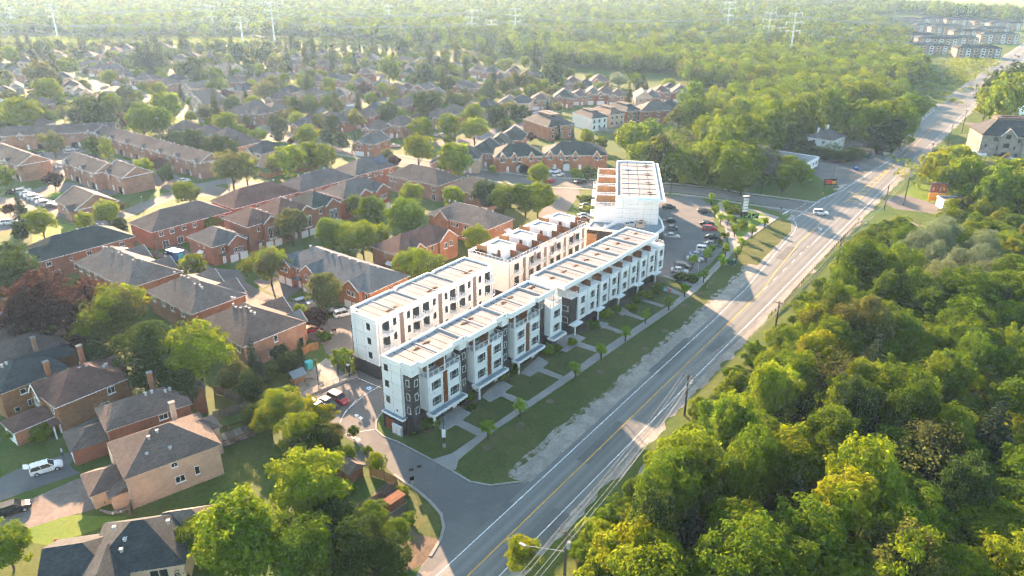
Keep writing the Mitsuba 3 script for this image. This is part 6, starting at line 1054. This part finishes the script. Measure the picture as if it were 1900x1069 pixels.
def box_truck(name, px, py, hd_, label, cab, boxm, extra=()):
    p = at(px, py, .8); t = Thing(name, label, 'truck', frame(p[0], p[1], hd_))
    t.part('box', MB().box(-3.2, 1.4, -1.15, 1.15, .7, 3.1), boxm); t.part('cab', MB().box(1.45, 3.0, -1.0, 1.0, .45, 1.4).beam((1.5, 0, 2.1), (2.3, 0, 2.1), 1.9, .12), cab); t.part('windscreen', MB().add([(1.5, -.95, 1.4), (2.75, -.95, 1.4), (2.75, .95, 1.4), (1.5, .95, 1.4), (1.5, -.9, 2.1), (2.25, -.9, 2.1), (2.25, .9, 2.1), (1.5, .9, 2.1)], [[0, 1, 5], [0, 5, 4], [1, 2, 6], [1, 6, 5], [2, 3, 7], [2, 7, 6]]), 'glass')
    for x in (-2.1, 2.1):
        for s in (-1, 1): t.part('wheel', MB().tube((x, s * .8, .42), (x, s * 1.08, .42), .42, 12), 'tyre')
    for e_ in extra: t.part(*e_)
    return t
box_truck('box_truck', 1643, 283, 197, 'white box truck parked beside the pickup in the gravel yard', 'car_white', 'white_panel')
box_truck('food_truck', 323, 478, 300, 'dark food truck with colourful sides and a bright white roof', 'car_white', 'blue_box', (('roof_panel', MB().box(-3.25, 1.45, -1.2, 1.2, 3.103, 3.2), 'car_white'), ('side_graphic', MB().box(-3.0, -1.6, -1.19, -1.153, .9, 2.6).box(-.4, 1.0, -1.19, -1.153, 1.0, 2.2), 'turquoise'), ('side_graphic', MB().box(-1.5, -.5, -1.19, -1.153, .9, 1.7), 'sign_red'), ('serving_hatch', MB().box(-1.4, .9, 1.15, 1.2, 1.7, 2.6), 'car_black'), ('rear_graphic', MB().box(-3.24, -3.203, -.9, .9, 1.2, 2.7), 'turquoise')))
# ---------------------------------------------------------------- poles, wires, lamps, guardrail
def top_height(bx, by, ty):
    g = at(bx, by); lo, hi = 0., 74.
    for _ in range(40):
        m_ = (lo + hi) / 2
        lo, hi = (m_, hi) if pixel((g[0], g[1], m_))[1] > ty else (lo, m_)
    return g, lo
POLES = []
for i, (bx, by, ty, arms) in enumerate([(1047, 1085, 985, 1), (1269.7, 771, 733, 1), (1436, 624, 559, 1), (1546, 527, 442, 1), (1640, 390, 357, 0), (1676, 382, 314, 1), (1720, 320, 265, 1), (1757, 279, 230, 0), (1784, 247, 204, 2), (1827, 186, 161, 1), (1851, 160, 140, 1)]):
    g, H = top_height(bx, by, ty); H = min(max(H, 8.5), 13.0); POLES.append((g, H))
    t = Thing('utility_pole', f'{nth(i)} wooden utility pole up the right side of the main road', 'utility pole', frame(g[0], g[1], 126.5))
    t.part('pole', MB().tube((0, 0, -.3), (0, 0, H), .22, 8, .16), 'pole_wood')
    for a in range(arms): t.part('crossarm', MB().beam((-1.2, 0, H - .5 - a * .9), (1.2, 0, H - .5 - a * .9), .12, .14), 'pole_wood'); [t.part('insulator', MB().tube((x, 0, H - .43 - a * .9), (x, 0, H - .2 - a * .9), .06, 6), 'steel') for x in (-1.1, -.5, .5, 1.1)]
    if i in (0, 1, 5): t.part('transformer', MB().tube((.4, 0, H - 2.6), (.4, 0, H - 1.6), .28, 10), 'steel')
    if i == 0: t.part('lamp_arm', MB().tube((0, 0, H - 3.4), (-4.6, -2.6, H - 3.0), .05, 6), 'steel'); t.part('lamp_head', MB().box(-5.4, -4.5, -2.76, -2.44, H - 3.1, H - 2.94), 'steel')
wires = []
main = [POLES[i] for i in (0, 1, 2, 3, 5, 6, 7, 8, 9, 10)]
for w_ in range(5):
    mb = MB(); off = (-1.1, -.5, .5, 1.1, 0)[w_]; dz = (-.2, -.2, -.2, -.2, -2.4)[w_]
    pts = [(g[0] + RV[0] * off, g[1] + RV[1] * off, H + dz) for g, H in main]
    first = pts[0]; pts = [(first[0] - RU[0] * 34, first[1] - RU[1] * 34, first[2])] + pts
    for a, b in zip(pts[:-1], pts[1:]):
        a, b = np.array(a), np.array(b); n = 6
        c = [a + (b - a) * s / n - np.array([0, 0, 1.1 * 4 * (s / n) * (1 - s / n)]) for s in range(n + 1)]
        for p_, q_ in zip(c[:-1], c[1:]): mb.tube(p_, q_, .028, 4)
    solo('overhead_wire', mb, 'steel', f'{nth(w_)} overhead wire strung between the roadside utility poles', 'wire')
def lamp(px, py, ty, label, arm=0.0, base=True, banner=False, m='black_metal'):
    g, H = top_height(px, py, ty); H = min(H, 9.5); t = Thing('street_lamp', label, 'street lamp', frame(g[0], g[1], 90))
    t.part('pole', MB().tube((0, 0, 0), (0, 0, H), .09, 8, .06), m); t.part('lamp_head', MB().box(-.3 - arm, .3 - arm, -.16, .16, H, H + .12), m if not arm else 'steel')
    if arm: t.part('arm', MB().tube((0, 0, H), (-arm, 0, H + .1), .05, 6), m)
    if base: t.part('base', MB().tube((0, 0, 0), (0, 0, .55), .3, 10), 'concrete')
    if banner: t.part('banner_sign', MB().box(-.32, .32, -.16, -.1, 2.0, 3.6), 'white_trim')
lamp(824.3, 829, 770, 'black lamp post with a white notice on the near front lawn', banner=True)
lamp(592, 724, 668, 'black lamp post standing in the playground bed')
lamp(1323, 476, 456, 'pale lamp post at the edge of the lot beside the parked blue car', m='steel'); lamp(1293.7, 519, 485, 'pale lamp post at the near corner of the parking lot', m='steel')
lamp(1244, 366, 334, 'tall lamp post behind the tall white block', .8); lamp(1411, 365, 333, 'lamp post on the sidewalk across the side street', m='pole_wood', base=False); lamp(1542.5, 348, 306, 'tall pole with lamp beside the red and black roadside sign', m='pole_wood', base=False)
lamp(1595, 290, 268, 'curved lamp arm above the yard by the parked trucks', 2.6, m='steel'); lamp(653, 282, 254, 'lamp post on the cross street sidewalk', .8, m='steel'); lamp(1011, 355, 340, 'lamp post at the top of the side lane', m='black_metal'); lamp(267, 390, 365, 'lamp post by the path behind the brick terrace', m='steel'); lamp(87, 293, 265, 'lamp post in the parking court', m='black_metal'); lamp(425, 352, 326, 'thin leaning lamp post beside the olive trees', m='steel')
gp = LineString(ground_px([(1430, 583), (1448.6, 569), (1500, 510), (1545, 462), (1587, 418), (1597, 414), (1612, 414)]))
t = Thing('guardrail', 'long steel guardrail with wooden posts on the right side of the road', 'guardrail')
c = [gp.interpolate(s) for s in np.arange(0, gp.length, 2.0)]; mb = MB()
for a, b in zip(c[:-1], c[1:]): mb.beam((a.x, a.y, .62), (b.x, b.y, .62), .07, .3)
t.part('rail', mb, 'steel')
pp = MB().box(-.1, .1, -.1, .1, 0, .85); pe = ply(pp, 'pole_wood')
for q in c: t.part('post', pe, M=T().translate([q.x + RV[0] * .16, q.y + RV[1] * .16, 0]))
# ---------------------------------------------------------------- fences
def fence(pts, h, m, label, closed=False):
    t = Thing('fence', label, 'fence'); L = LineString(ground_px(pts)); n = max(2, int(L.length / 2.4))
    for i in range(n):
        a, b = L.interpolate(i * L.length / n), L.interpolate((i + 1) * L.length / n)
        a, b = np.array([a.x, a.y]), np.array([b.x, b.y]); d = (b - a) / np.linalg.norm(b - a); s = np.array([d[1], -d[0]]); mb = MB(); k = 12
        for j in range(k):
            p0, p1 = a + (b - a) * (j + .06) / k, a + (b - a) * (j + .94) / k; o_ = s * (.03 if j % 2 else 0); z1 = h + (.03 if j % 3 else -.02)
            mb.add([(*(p0 + o_), .05), (*(p1 + o_), .05), (*(p1 + o_), z1), (*(p0 + o_), z1), (*(p0 + o_ + s * .03), .05), (*(p1 + o_ + s * .03), .05), (*(p1 + o_ + s * .03), z1), (*(p0 + o_ + s * .03), z1)], [[0, 1, 2], [0, 2, 3], [4, 6, 5], [4, 7, 6], [3, 2, 6], [3, 6, 7], [0, 3, 7], [0, 7, 4], [1, 5, 6], [1, 6, 2]])
        t.part('panel', mb, m); t.part('post', MB().box(a[0] - .07, a[0] + .07, a[1] - .07, a[1] + .07, 0, h + .12), m)
fence([(562, 660), (570, 655), (582, 648), (592, 648)], 1.8, 'fence_cedar', 'new orange cedar fence curving beside the playground')
fence([(398, 730), (425, 738), (450, 750)], 1.8, 'fence_grey', 'weathered grey fence behind the red brick house'); fence([(398, 781), (430, 771), (460, 762)], 1.9, 'fence_grey', 'weathered grey fence beside the collapsed timber deck')
fence([(243, 958), (250, 935), (262, 920)], 1.9, 'fence_grey', 'leaning grey fence at the corner of the tan brick house'); fence([(687, 882), (728, 896), (738, 903)], 1.8, 'fence_cedar', 'cedar fence ending at the entry lane below the shed')
fence([(738, 903), (715, 920), (657, 948)], 1.0, 'fence_grey', 'low rail fence running back from the cedar fence'); fence([(478, 324), (492, 332), (532, 322)], 1.9, 'fence_cedar', 'orange wood fence behind the pink terrace end'); fence([(1102, 242), (1156, 250)], 2.0, 'concrete', 'long pale concrete fence, nearer one behind the new row'); fence([(1125, 231), (1157, 239)], 2.0, 'concrete', 'long pale concrete fence, farther one behind the new row')
fence([(246, 470), (262, 472), (318, 484)], 1.8, 'fence_grey', 'grey fence between the green-roofed row and the food truck'); fence([(0, 560), (30, 545), (60, 560)], 1.6, 'fence_grey', 'grey garden fence behind the trampoline'); fence([(100, 640), (125, 620), (150, 600)], 1.7, 'green_box', 'dark green fence between purple trees')
t = Thing('guard_fence', 'white and grey metal fence along the playground edge', 'fence'); gpl = [np.array(q) for q in ground_px([(566, 738), (596, 725), (630, 711), (662, 698)])]
railing(t, [tuple(q) for q in gpl], .05, 1.2, 1.6, 'steel'); t.part('parapet', MB().poly(LineString([tuple(q) for q in gpl]).buffer(.15), 0, .35), 'concrete')
# ---------------------------------------------------------------- signs and small things
g, H = top_height(1380, 402, 365)
t = Thing('pylon_sign', 'tall dark pylon sign with stacked white panels by the junction', 'sign', frame(g[0], g[1], 80)); H = min(H, 8.5)
t.part('column', MB().box(-1.05, 1.05, -.25, .25, 0, H), 'black_metal'); t.part('cap', MB().box(-1.0, 1.0, -.3, .3, H, H + .25), 'white_trim'); t.part('header_panel', MB().box(-.9, .9, -.31, -.253, H - 1.5, H - .3), 'slate_panel')
for i in range(5): t.part('tenant_panel', MB().box(-.92, .92, -.31, -.253, 1.7 + i * .95, 2.45 + i * .95), 'white_trim'); t.part('tenant_panel', MB().box(-.92, .92, .253, .31, 1.7 + i * .95, 2.45 + i * .95), 'white_trim')
g = at(1393, 409); t = Thing('notice_board', 'black double notice board with green marks on the corner lawn', 'sign', frame(g[0], g[1], 95))
for s in (-1.15, 1.15): t.part('board', MB().box(s - 1.05, s + 1.05, -.06, .06, .7, 2.3), 'black_metal'); t.part('green_mark', MB().box(s - .75, s + .1, -.09, -.063, 1.0, 1.5).box(s - .2, s + .7, -.09, -.063, 1.6, 2.0), 'sign_green'); t.part('leg', MB().box(s - .9, s - .8, -.05, .05, 0, .7).box(s + .8, s + .9, -.05, .05, 0, .7), 'black_metal')
g, H = top_height(1736, 376, 340); t = Thing('billboard', 'red and yellow billboard standing beside the small blue and white shop', 'billboard', frame(g[0], g[1], 100)); H = min(H, 7.5)
t.part('upper_panel', MB().box(-2.6, 2.6, -.12, .12, H * .52, H), 'rub_purple'); t.part('poster', MB().box(-2.4, 2.4, -.15, -.123, H * .55, H - .2), 'rust_plate'); t.part('lower_panel', MB().box(-2.6, 2.6, -.12, .12, .6, H * .5), 'sign_orange'); t.part('post', MB().box(-2, -1.8, .13, .3, 0, H), 'pole_wood'); t.part('post', MB().box(1.8, 2, .13, .3, 0, H), 'pole_wood')
for i in range(4): t.part('poster_patch', MB().box(-2 + i * 1.1, -1.4 + i * 1.1, -.17, -.152, H * .6 + .3 * (i % 2), H * .8), ('pink', 'sign_red', 'sand', 'sign_orange')[i])
g = at(1539, 349); t = Thing('roadside_sign', 'black and red roadside sign on two posts by the gravel yard', 'sign', frame(g[0], g[1], 85)); t.part('board', MB().box(-2.4, 2.4, -.1, .1, 1.2, 3.4), 'black_metal'); t.part('red_panel', MB().box(-1.9, .3, -.13, -.103, 1.5, 3.1), 'sign_red'); t.part('orange_panel', MB().box(.5, 2.1, -.13, -.103, 1.6, 2.6), 'sign_orange')
for x in (-2, 2): t.part('post', MB().box(x - .08, x + .08, -.08, .08, 0, 1.2), 'black_metal')
def stop_sign(px, py, ty, label, m='black_metal'):
    g, H = top_height(px, py, ty); H = min(max(H, 2.2), 3.4); t = Thing('traffic_sign', label, 'sign', frame(g[0], g[1], 60)); t.part('post', MB().tube((0, 0, 0), (0, 0, H), .05, 6), 'steel'); t.part('plate', MB().box(-.34, .34, -.09, -.055, H - .75, H), m)
stop_sign(1447.8, 399, 384, 'dark sign plate on a post at the junction corner'); stop_sign(765, 905, 886, 'thin sign post on the kerb of the entry lane'); stop_sign(1591, 417, 410, 'marker post at the end of the guardrail', 'paint_yellow')
def hydrant(px, py, label):
    g = at(px, py); t = Thing('fire_hydrant', label, 'hydrant', frame(g[0], g[1], 0)); t.part('barrel', MB().tube((0, 0, 0), (0, 0, .75), .16, 8, .14), 'paint_yellow'); t.part('bonnet', MB().tube((0, 0, .75), (0, 0, .95), .17, 8, .06), 'paint_yellow'); t.part('outlet', MB().tube((-.28, 0, .5), (.28, 0, .5), .08, 6), 'paint_yellow')
hydrant(1312, 536, 'yellow fire hydrant on the verge beside the front sidewalk'); hydrant(1526, 362, 'yellow fire hydrant on the corner lawn across the junction')
def cabinet(name, px, py, hd_, dims, m, label, cat, lid=None):
    g = at(px, py); w_, d_, h_ = dims; t = Thing(name, label, cat, frame(g[0], g[1], hd_)); t.part('body', MB().box(-w_ / 2, w_ / 2, -d_ / 2, d_ / 2, .08, h_), m); t.part('plinth', MB().box(-w_ / 2 - .12, w_ / 2 + .12, -d_ / 2 - .12, d_ / 2 + .12, 0, .08), 'concrete'); t.part('lid', MB().box(-w_ / 2 - .06, w_ / 2 + .06, -d_ / 2 - .06, d_ / 2 + .06, h_ + .003, h_ + .1), lid or m)
    for s in (-1, 1): t.part('door', MB().box(min(0, s * w_ / 2) + .05, max(0, s * w_ / 2) - .05, -d_ / 2 - .03, -d_ / 2, .2, h_ - .1), lid or m)
cabinet('electrical_cabinet', 740, 804, 128, (2.1, 1.0, 1.7), 'steel', 'pale grey electrical cabinet against the near white block', 'cabinet', 'white_trim'); cabinet('transformer_box', 1357, 491, 40, (1.9, 1.7, 1.5), 'green_box', 'dark green transformer box on the verge by the parking lot', 'transformer box'); cabinet('waste_container', 1607, 293, 10, (2.6, 1.7, 1.6), 'green_box', 'dark green waste container in the gravel yard', 'container')
cabinet('timber_bin', 733, 938, 40, (3.0, 1.6, 1.5), 'partition_wood', 'brown timber bin enclosure on the rough ground by the entry lane', 'bin store'); cabinet('recycling_bin', 574, 684, 40, (1.3, 1.0, 1.6), 'turquoise', 'teal recycling bin at the edge of the playground paving', 'bin'); cabinet('site_container', 1801, 292, 100, (4.2, 2.4, 2.6), 'blue_box', 'blue site container beside the stone house', 'container', 'white_trim'); cabinet('site_container', 1818, 295, 100, (3.6, 2.2, 2.4), 'green_box', 'dark site container with pale lid beside the blue one', 'container', 'white_trim'); cabinet('blue_bin', 1588, 316, 60, (1.6, 1.0, 1.1), 'blue_box', 'small blue bin at the hedge corner of the yard', 'bin')
g = at(1850, 300); t = Thing('excavator', 'orange excavator resting on the building site', 'excavator', frame(g[0], g[1], 85))
for s in (-1, 1): t.part('track', MB().box(-1.7, 1.7, s * 1.0 - .3, s * 1.0 + .3, 0, .8), 'tyre')
t.part('body', MB().box(-1.8, 1.0, -1.1, 1.1, .95, 2.0), 'excavator'); t.part('cab', MB().box(-.1, 1.3, .1, 1.1, 2.0, 3.0), 'glass'); t.part('boom', MB().beam((1.0, -.3, 1.6), (3.6, -.3, 3.6), .4, .5), 'excavator'); t.part('stick', MB().beam((3.6, -.3, 3.6), (5.6, -.3, 1.4), .3, .4), 'excavator'); t.part('bucket', MB().box(5.2, 6.1, -.8, .2, .6, 1.4), 'steel')
g = at(648, 702); t = Thing('totem_post', 'tall black totem post by the playground entrance', 'post', frame(g[0], g[1], 30)); t.part('post', MB().box(-.28, .28, -.28, .28, 0, 3.0), 'black_metal'); t.part('cap', MB().box(-.3, .3, -.3, .3, 3.003, 3.12), 'white_trim')
# playground shelter, shed, deck, trampoline, shade sail, lawn chairs
q = ground_px([(538, 706), (553, 686), (566, 690), (551, 712)]); g = at(552, 712); t = Thing('playground_shelter', 'play shelter with sloping blue-grey metal roof in the playground bed', 'shelter', frame(g[0], g[1], 45))
for x in (-1.1, 1.1):
    for y in (-.9, .9): t.part('post', MB().box(x - .07, x + .07, y - .07, y + .07, 0, 2.3), 'pole_wood')
t.part('roof_panel', MB().add([(-1.5, -1.5, 2.1), (1.5, -1.5, 2.1), (1.5, 0, 3.1), (-1.5, 0, 3.1), (-1.5, -1.5, 2.16), (1.5, -1.5, 2.16), (1.5, 0, 3.16), (-1.5, 0, 3.16)], [[0, 1, 2], [0, 2, 3], [4, 5, 6], [4, 6, 7], [0, 1, 5], [0, 5, 4], [1, 2, 6], [1, 6, 5], [0, 3, 7], [0, 7, 4]]), 'metal_roof'); t.part('roof_panel', MB().face([(-1.5, 1.5, 2.1), (1.5, 1.5, 2.1), (1.5, 0, 3.15), (-1.5, 0, 3.15)]), 'metal_roof'); t.part('deck', MB().box(-1.2, 1.2, -1, 1, .9, 1.0), 'fence_cedar'); t.part('slide', MB().beam((1.2, 0, .95), (3.2, 0, .2), .6, .08), 'sand')
for i, (x, y) in enumerate(((583, 703), (596, 712), (572, 716))): g = at(x, y); solo('boulder', MB().blob((g[0], g[1], .2), (.5, .4, .3), i, 2), 'stone_grey', f'{nth(i)} small boulder in the playground bed', 'rock')
g = at(650, 883); t = Thing('garden_shed', 'small shed with brown gable roof among shrubs by the entry lane', 'shed', frame(g[0], g[1], 128)); t.a, t.b, t.pitch = 3.4, 2.6, .7; t.part('wall', MB().box(-1.7, 1.7, -1.3, 1.3, 0, 2.0), 'partition_wood'); v, f = hip_roof(-2, 2, -1.7, 1.7, 2.0, .75, ('gable', 'gable'), 'x'); t.part('roof', (v, f), 'roof_brown'); t.part('door', DOORS['wood_brown'], M=T().translate([-.4, -1.31, 0]).scale([.8, 1, 1.8]))
g = at(436, 822); t = Thing('timber_deck', 'half-collapsed timber deck behind the tan brick house', 'deck', frame(g[0], g[1], 52)); t.part('deck_board', MB().box(-3.5, 3.5, -.5, 3.6, .3, .38), 'fence_grey')
for i in range(10): t.part('deck_board', MB().box(-3.4 + .7 * i, -2.8 + .7 * i, -.45, 3.55, .39, .44), 'sand' if i in (3, 6, 7) else 'fence_grey')
for x in (-3.4, 0, 3.4):
    for y in (-.5, 3.6): t.part('post', MB().box(x - .09, x + .09, y - .09, y + .09, 0, 1.5), 'partition_wood')
for y in (-.5, 3.6): t.part('rail', MB().beam((-3.4, y, 1.4), (3.4, y, 1.4), .1, .12), 'partition_wood'); t.part('rail', MB().beam((-3.4, y, .9), (3.4, y, .9), .06, .1), 'partition_wood')
g = at(20, 588); t = Thing('trampoline', 'round blue trampoline in the garden at the left edge', 'trampoline', frame(g[0], g[1], 0)); t.part('rim', MB().poly(Point(0, 0).buffer(2.3).difference(Point(0, 0).buffer(1.75)), .8, .9, True), 'paint_blue'); t.part('mat', MB().poly(Point(0, 0).buffer(1.76), .84), 'black_metal')
for i in range(6): t.part('leg', MB().tube((2 * math.cos(i * 1.047), 2 * math.sin(i * 1.047), 0), (2 * math.cos(i * 1.047), 2 * math.sin(i * 1.047), .8), .04, 6), 'steel')
pts = [at(x, y, z) for x, y, z in ((881, 281, 3.6), (905, 271, 4.6), (917, 278, 3.8), (898, 286, 3.2))]; mb = MB()
t = Thing('shade_sail', 'bright turquoise shade sail in a back garden', 'shade sail'); t.part('sail', MB().face([tuple(p_) for p_ in pts]), 'turquoise'); [t.part('post', MB().tube((p_[0], p_[1], 0), tuple(p_), .07, 6), 'steel') for p_ in pts]
for px, py, m, lab in ((1236, 541, 'turquoise', 'teal garden chair on the front lawn'), (1242.5, 541.5, 'sign_red', 'red garden chair on the front lawn')):
    g = at(px, py); t = Thing('garden_chair', lab, 'chair', frame(g[0], g[1], 110)); t.part('seat', MB().box(-.35, .35, -.35, .35, .35, .45), m); t.part('backrest', MB().beam((-.35, 0, .45), (-.6, 0, 1.2), .7, .08), m)
    for x in (-.3, .3):
        for y in (-.3, .3): t.part('leg', MB().box(x - .04, x + .04, y - .04, y + .04, 0, .35), m)
for i, (px, py) in enumerate(((175, 998), (104, 1005), (210, 955), (225, 951))): g = at(px, py); solo('garden_light' if i > 1 else 'garden_pot', MB().blob((g[0], g[1], .22), (.16, .16, .2) if i > 1 else (.28, .28, .25), i, 2, .05), 'white_trim' if i > 1 else 'brick_orange', ('clay pot on the lawn above the dark-roofed house, right one', 'clay pot on the lawn above the dark-roofed house, left one', 'left white globe light by the flower bed', 'right white globe light by the flower bed')[i], 'light' if i > 1 else 'pot')
solo('flower_bed_kerb', MB().poly(LineString(ground_px([(187, 948), (205, 953), (225, 951), (240, 944)])).buffer(.15), 0, .3), 'stone_grey', kind='structure')
# ---------------------------------------------------------------- transmission towers
for i, (bx, by, ty) in enumerate([(28, 62, 14), (108, 72, 6), (398, 66, 10), (452, 84, 30), (511, 86, 2), (724, 55, 10), (877, 86, 18), (912, 82, 36), (956, 82, 14), (1347, 72, 2), (1421.7, 93, 22), (1443.6, 86, 50), (1463.8, 116, 22)]):
    g, H = top_height(bx, by, ty); H = min(H, 62); t = Thing('transmission_tower', f'{nth(i)} white transmission tower from the left along the forest', 'tower', frame(g[0], g[1], 92)); t.part('mast', MB().tube((0, 0, 0), (0, 0, H), .85, 8, .35), 'white_trim')
    for j, zz in enumerate((.97, .8, .63)):
        w_ = 5.2 if j != 1 else 6.4
        for s in (-1, 1): t.part('arm', MB().beam((0, 0, H * zz - .6), (s * w_, 0, H * zz + .5), .35, .4), 'white_trim'); t.part('insulator', MB().tube((s * w_, 0, H * zz + .4), (s * w_, 0, H * zz - 2.6), .22, 6), 'white_trim')
for k_, row in enumerate((((-300, 60, 14), (398, 66, 10), (877, 86, 18), (1421.7, 93, 22), (2000, 96, 24)), ((-200, 80, 30), (452, 84, 30), (912, 82, 36), (1443.6, 86, 50), (2000, 90, 50)), ((-200, 90, 2), (511, 86, 2), (956, 82, 14), (1463.8, 116, 22), (2000, 130, 26)))):
    P_ = [(lambda gh: np.array([gh[0][0], gh[0][1], min(gh[1], 62)]))(top_height(*q)) for q in row]
    for w_, (dx, fz) in enumerate(((-5, .93), (5, .93), (0, .62))):
        mb = MB()
        for a, b in zip(P_[:-1], P_[1:]):
            a, b = a * [1, 1, fz], b * [1, 1, fz]; c = [a + (b - a) * s_ / 10 - np.array([0, -dx, 4 * 7 * (s_ / 10) * (1 - s_ / 10)]) for s_ in range(11)]
            for p_, q_ in zip(c[:-1], c[1:]): mb.tube(p_, q_, .11, 4)
        solo('power_line', mb, 'steel', f'{("lower", "upper", "middle")[w_]} conductor of the {nth(k_)} power line along the forest corridor', 'wire')
# ---------------------------------------------------------------- people
def person(px, py, hd_, pose, top_m, leg_m, label):
    g = at(px, py); t = Thing('person', label, 'person', frame(g[0], g[1], hd_))
    st = .22 if pose == 'walk' else .05
    J = {'pelvis': (0, 0, .95), 'chest': (0, 0, 1.32), 'neck': (0, 0, 1.48), 'head': (.02, 0, 1.62)}
    B_, top, legs, hair = [], [], [], []
    def bone(lst, a, b, ra, rb): lst.append(m3.Manifold.hull(m3.Manifold.sphere(ra, 12).translate(a) + m3.Manifold.sphere(rb, 12).translate(b)))
    bone(B_, J['neck'], (.0, 0, 1.40), .055, .06); bone(B_, (.015, 0, 1.66), (.03, 0, 1.59), .095, .07); bone(B_, (.11, 0, 1.62), (.12, 0, 1.61), .016, .014)
    for s in (-1, 1):
        sh, el, wr = (0, s * .19, 1.40), (-.02 * s * st, s * .25, 1.13), (.12 + .2 * st * s, s * .25, .90); hp, kn, an = (0, s * .09, .93), (.03 + s * st * .5, s * .1, .50), (-.02 + s * st, s * .1, .08)
        bone(top, sh, el, .065, .05); bone(B_, el, wr, .042, .03); bone(legs, hp, kn, .095, .065); bone(legs, kn, an, .065, .045); bone(B_, an, (an[0] + .15, an[1], .04), .045, .035)
        bone(B_, wr, (wr[0] + .05, wr[1], wr[2] - .07), .032, .036)
        for fi in range(4):
            L_ = (.065, .078, .07, .055)[fi]; b0 = (wr[0] + .035 + .016 * fi, wr[1] - s * .005, wr[2] - .1); mid = (b0[0] + .008, b0[1] - s * .012, b0[2] - L_ * .55); bone(B_, b0, mid, .009, .008); bone(B_, mid, (mid[0] - .004, mid[1] - s * .02, mid[2] - L_ * .45), .008, .007)
        bone(B_, (wr[0] + .05, wr[1] - s * .02, wr[2] - .04), (wr[0] + .085, wr[1] - s * .035, wr[2] - .085), .01, .008)
        bone(B_, (-.0, s * .095, 1.62), (.0, s * .1, 1.65), .014, .016)
    for sx in (-.1, .1): bone(top, (0, sx, 1.36), (0, sx * .9, 1.0), .10, .10)
    bone(legs, (0, -.07, .95), (0, .07, .95), .11, .11); bone(hair, (-.02, 0, 1.70), (-.04, 0, 1.64), .098, .09)
    def done(lst):
        u = m3.Manifold.batch_boolean(lst, m3.OpType.Add).to_mesh(); return np.array(u.vert_properties[:, :3], float), np.array(u.tri_verts, int)
    t.part('body', done(B_ + [m3.Manifold.hull(m3.Manifold.sphere(.09, 12).translate((0, -.1, 1.3)) + m3.Manifold.sphere(.09, 12).translate((0, .1, 1.0)))]), 'skin'); t.part('shirt', done(top), top_m); t.part('trousers', done(legs), leg_m); t.part('hair', done(hair), 'hair')
person(618, 621, 200, 'walk', 'cloth_dark', 'cloth_dark', 'person in dark clothes walking on the court, left of the pair'); person(622.5, 621, 190, 'walk', 'cloth_dark', 'cloth_blue', 'person in dark clothes walking on the court, right of the pair'); person(117, 846, 240, 'stand', 'cloth_white', 'cloth_blue', 'person in white top and blue jeans beside the driveway')
# ---------------------------------------------------------------- air, and the labels
scene['haze'] = {'type': 'cube', 'to_world': T().translate([0, 1750, 39.5]).scale([2600, 2250, 40.5]), 'bsdf': {'type': 'null'}, 'interior': {'type': 'ref', 'id': 'air'}}
labels['haze'] = {'label': 'pale sunlit haze over the whole landscape', 'category': 'haze', 'kind': 'stuff'}
from collections import defaultdict
by = defaultdict(list)
for e in WHERE: by[(e[2], e[4] or e[5] or area(*e[1]))].append(e)
for (desc, zone), L in by.items():
    L.sort(key=lambda e: e[1][0])
    for i, (key, px, d_, cat, group, zn) in enumerate(L):
        if group: labels[key] = {'label': desc, 'category': cat, 'group': group}; continue
        lab = f'{desc} {zone}' if len(L) == 1 else f'{nth(i)} {desc} from left, {zone}'
        labels[key] = {'label': ' '.join(lab.split()[:16]), 'category': cat}
        if len(L) > 1: labels[key]['group'] = f'{desc}s {zone}'
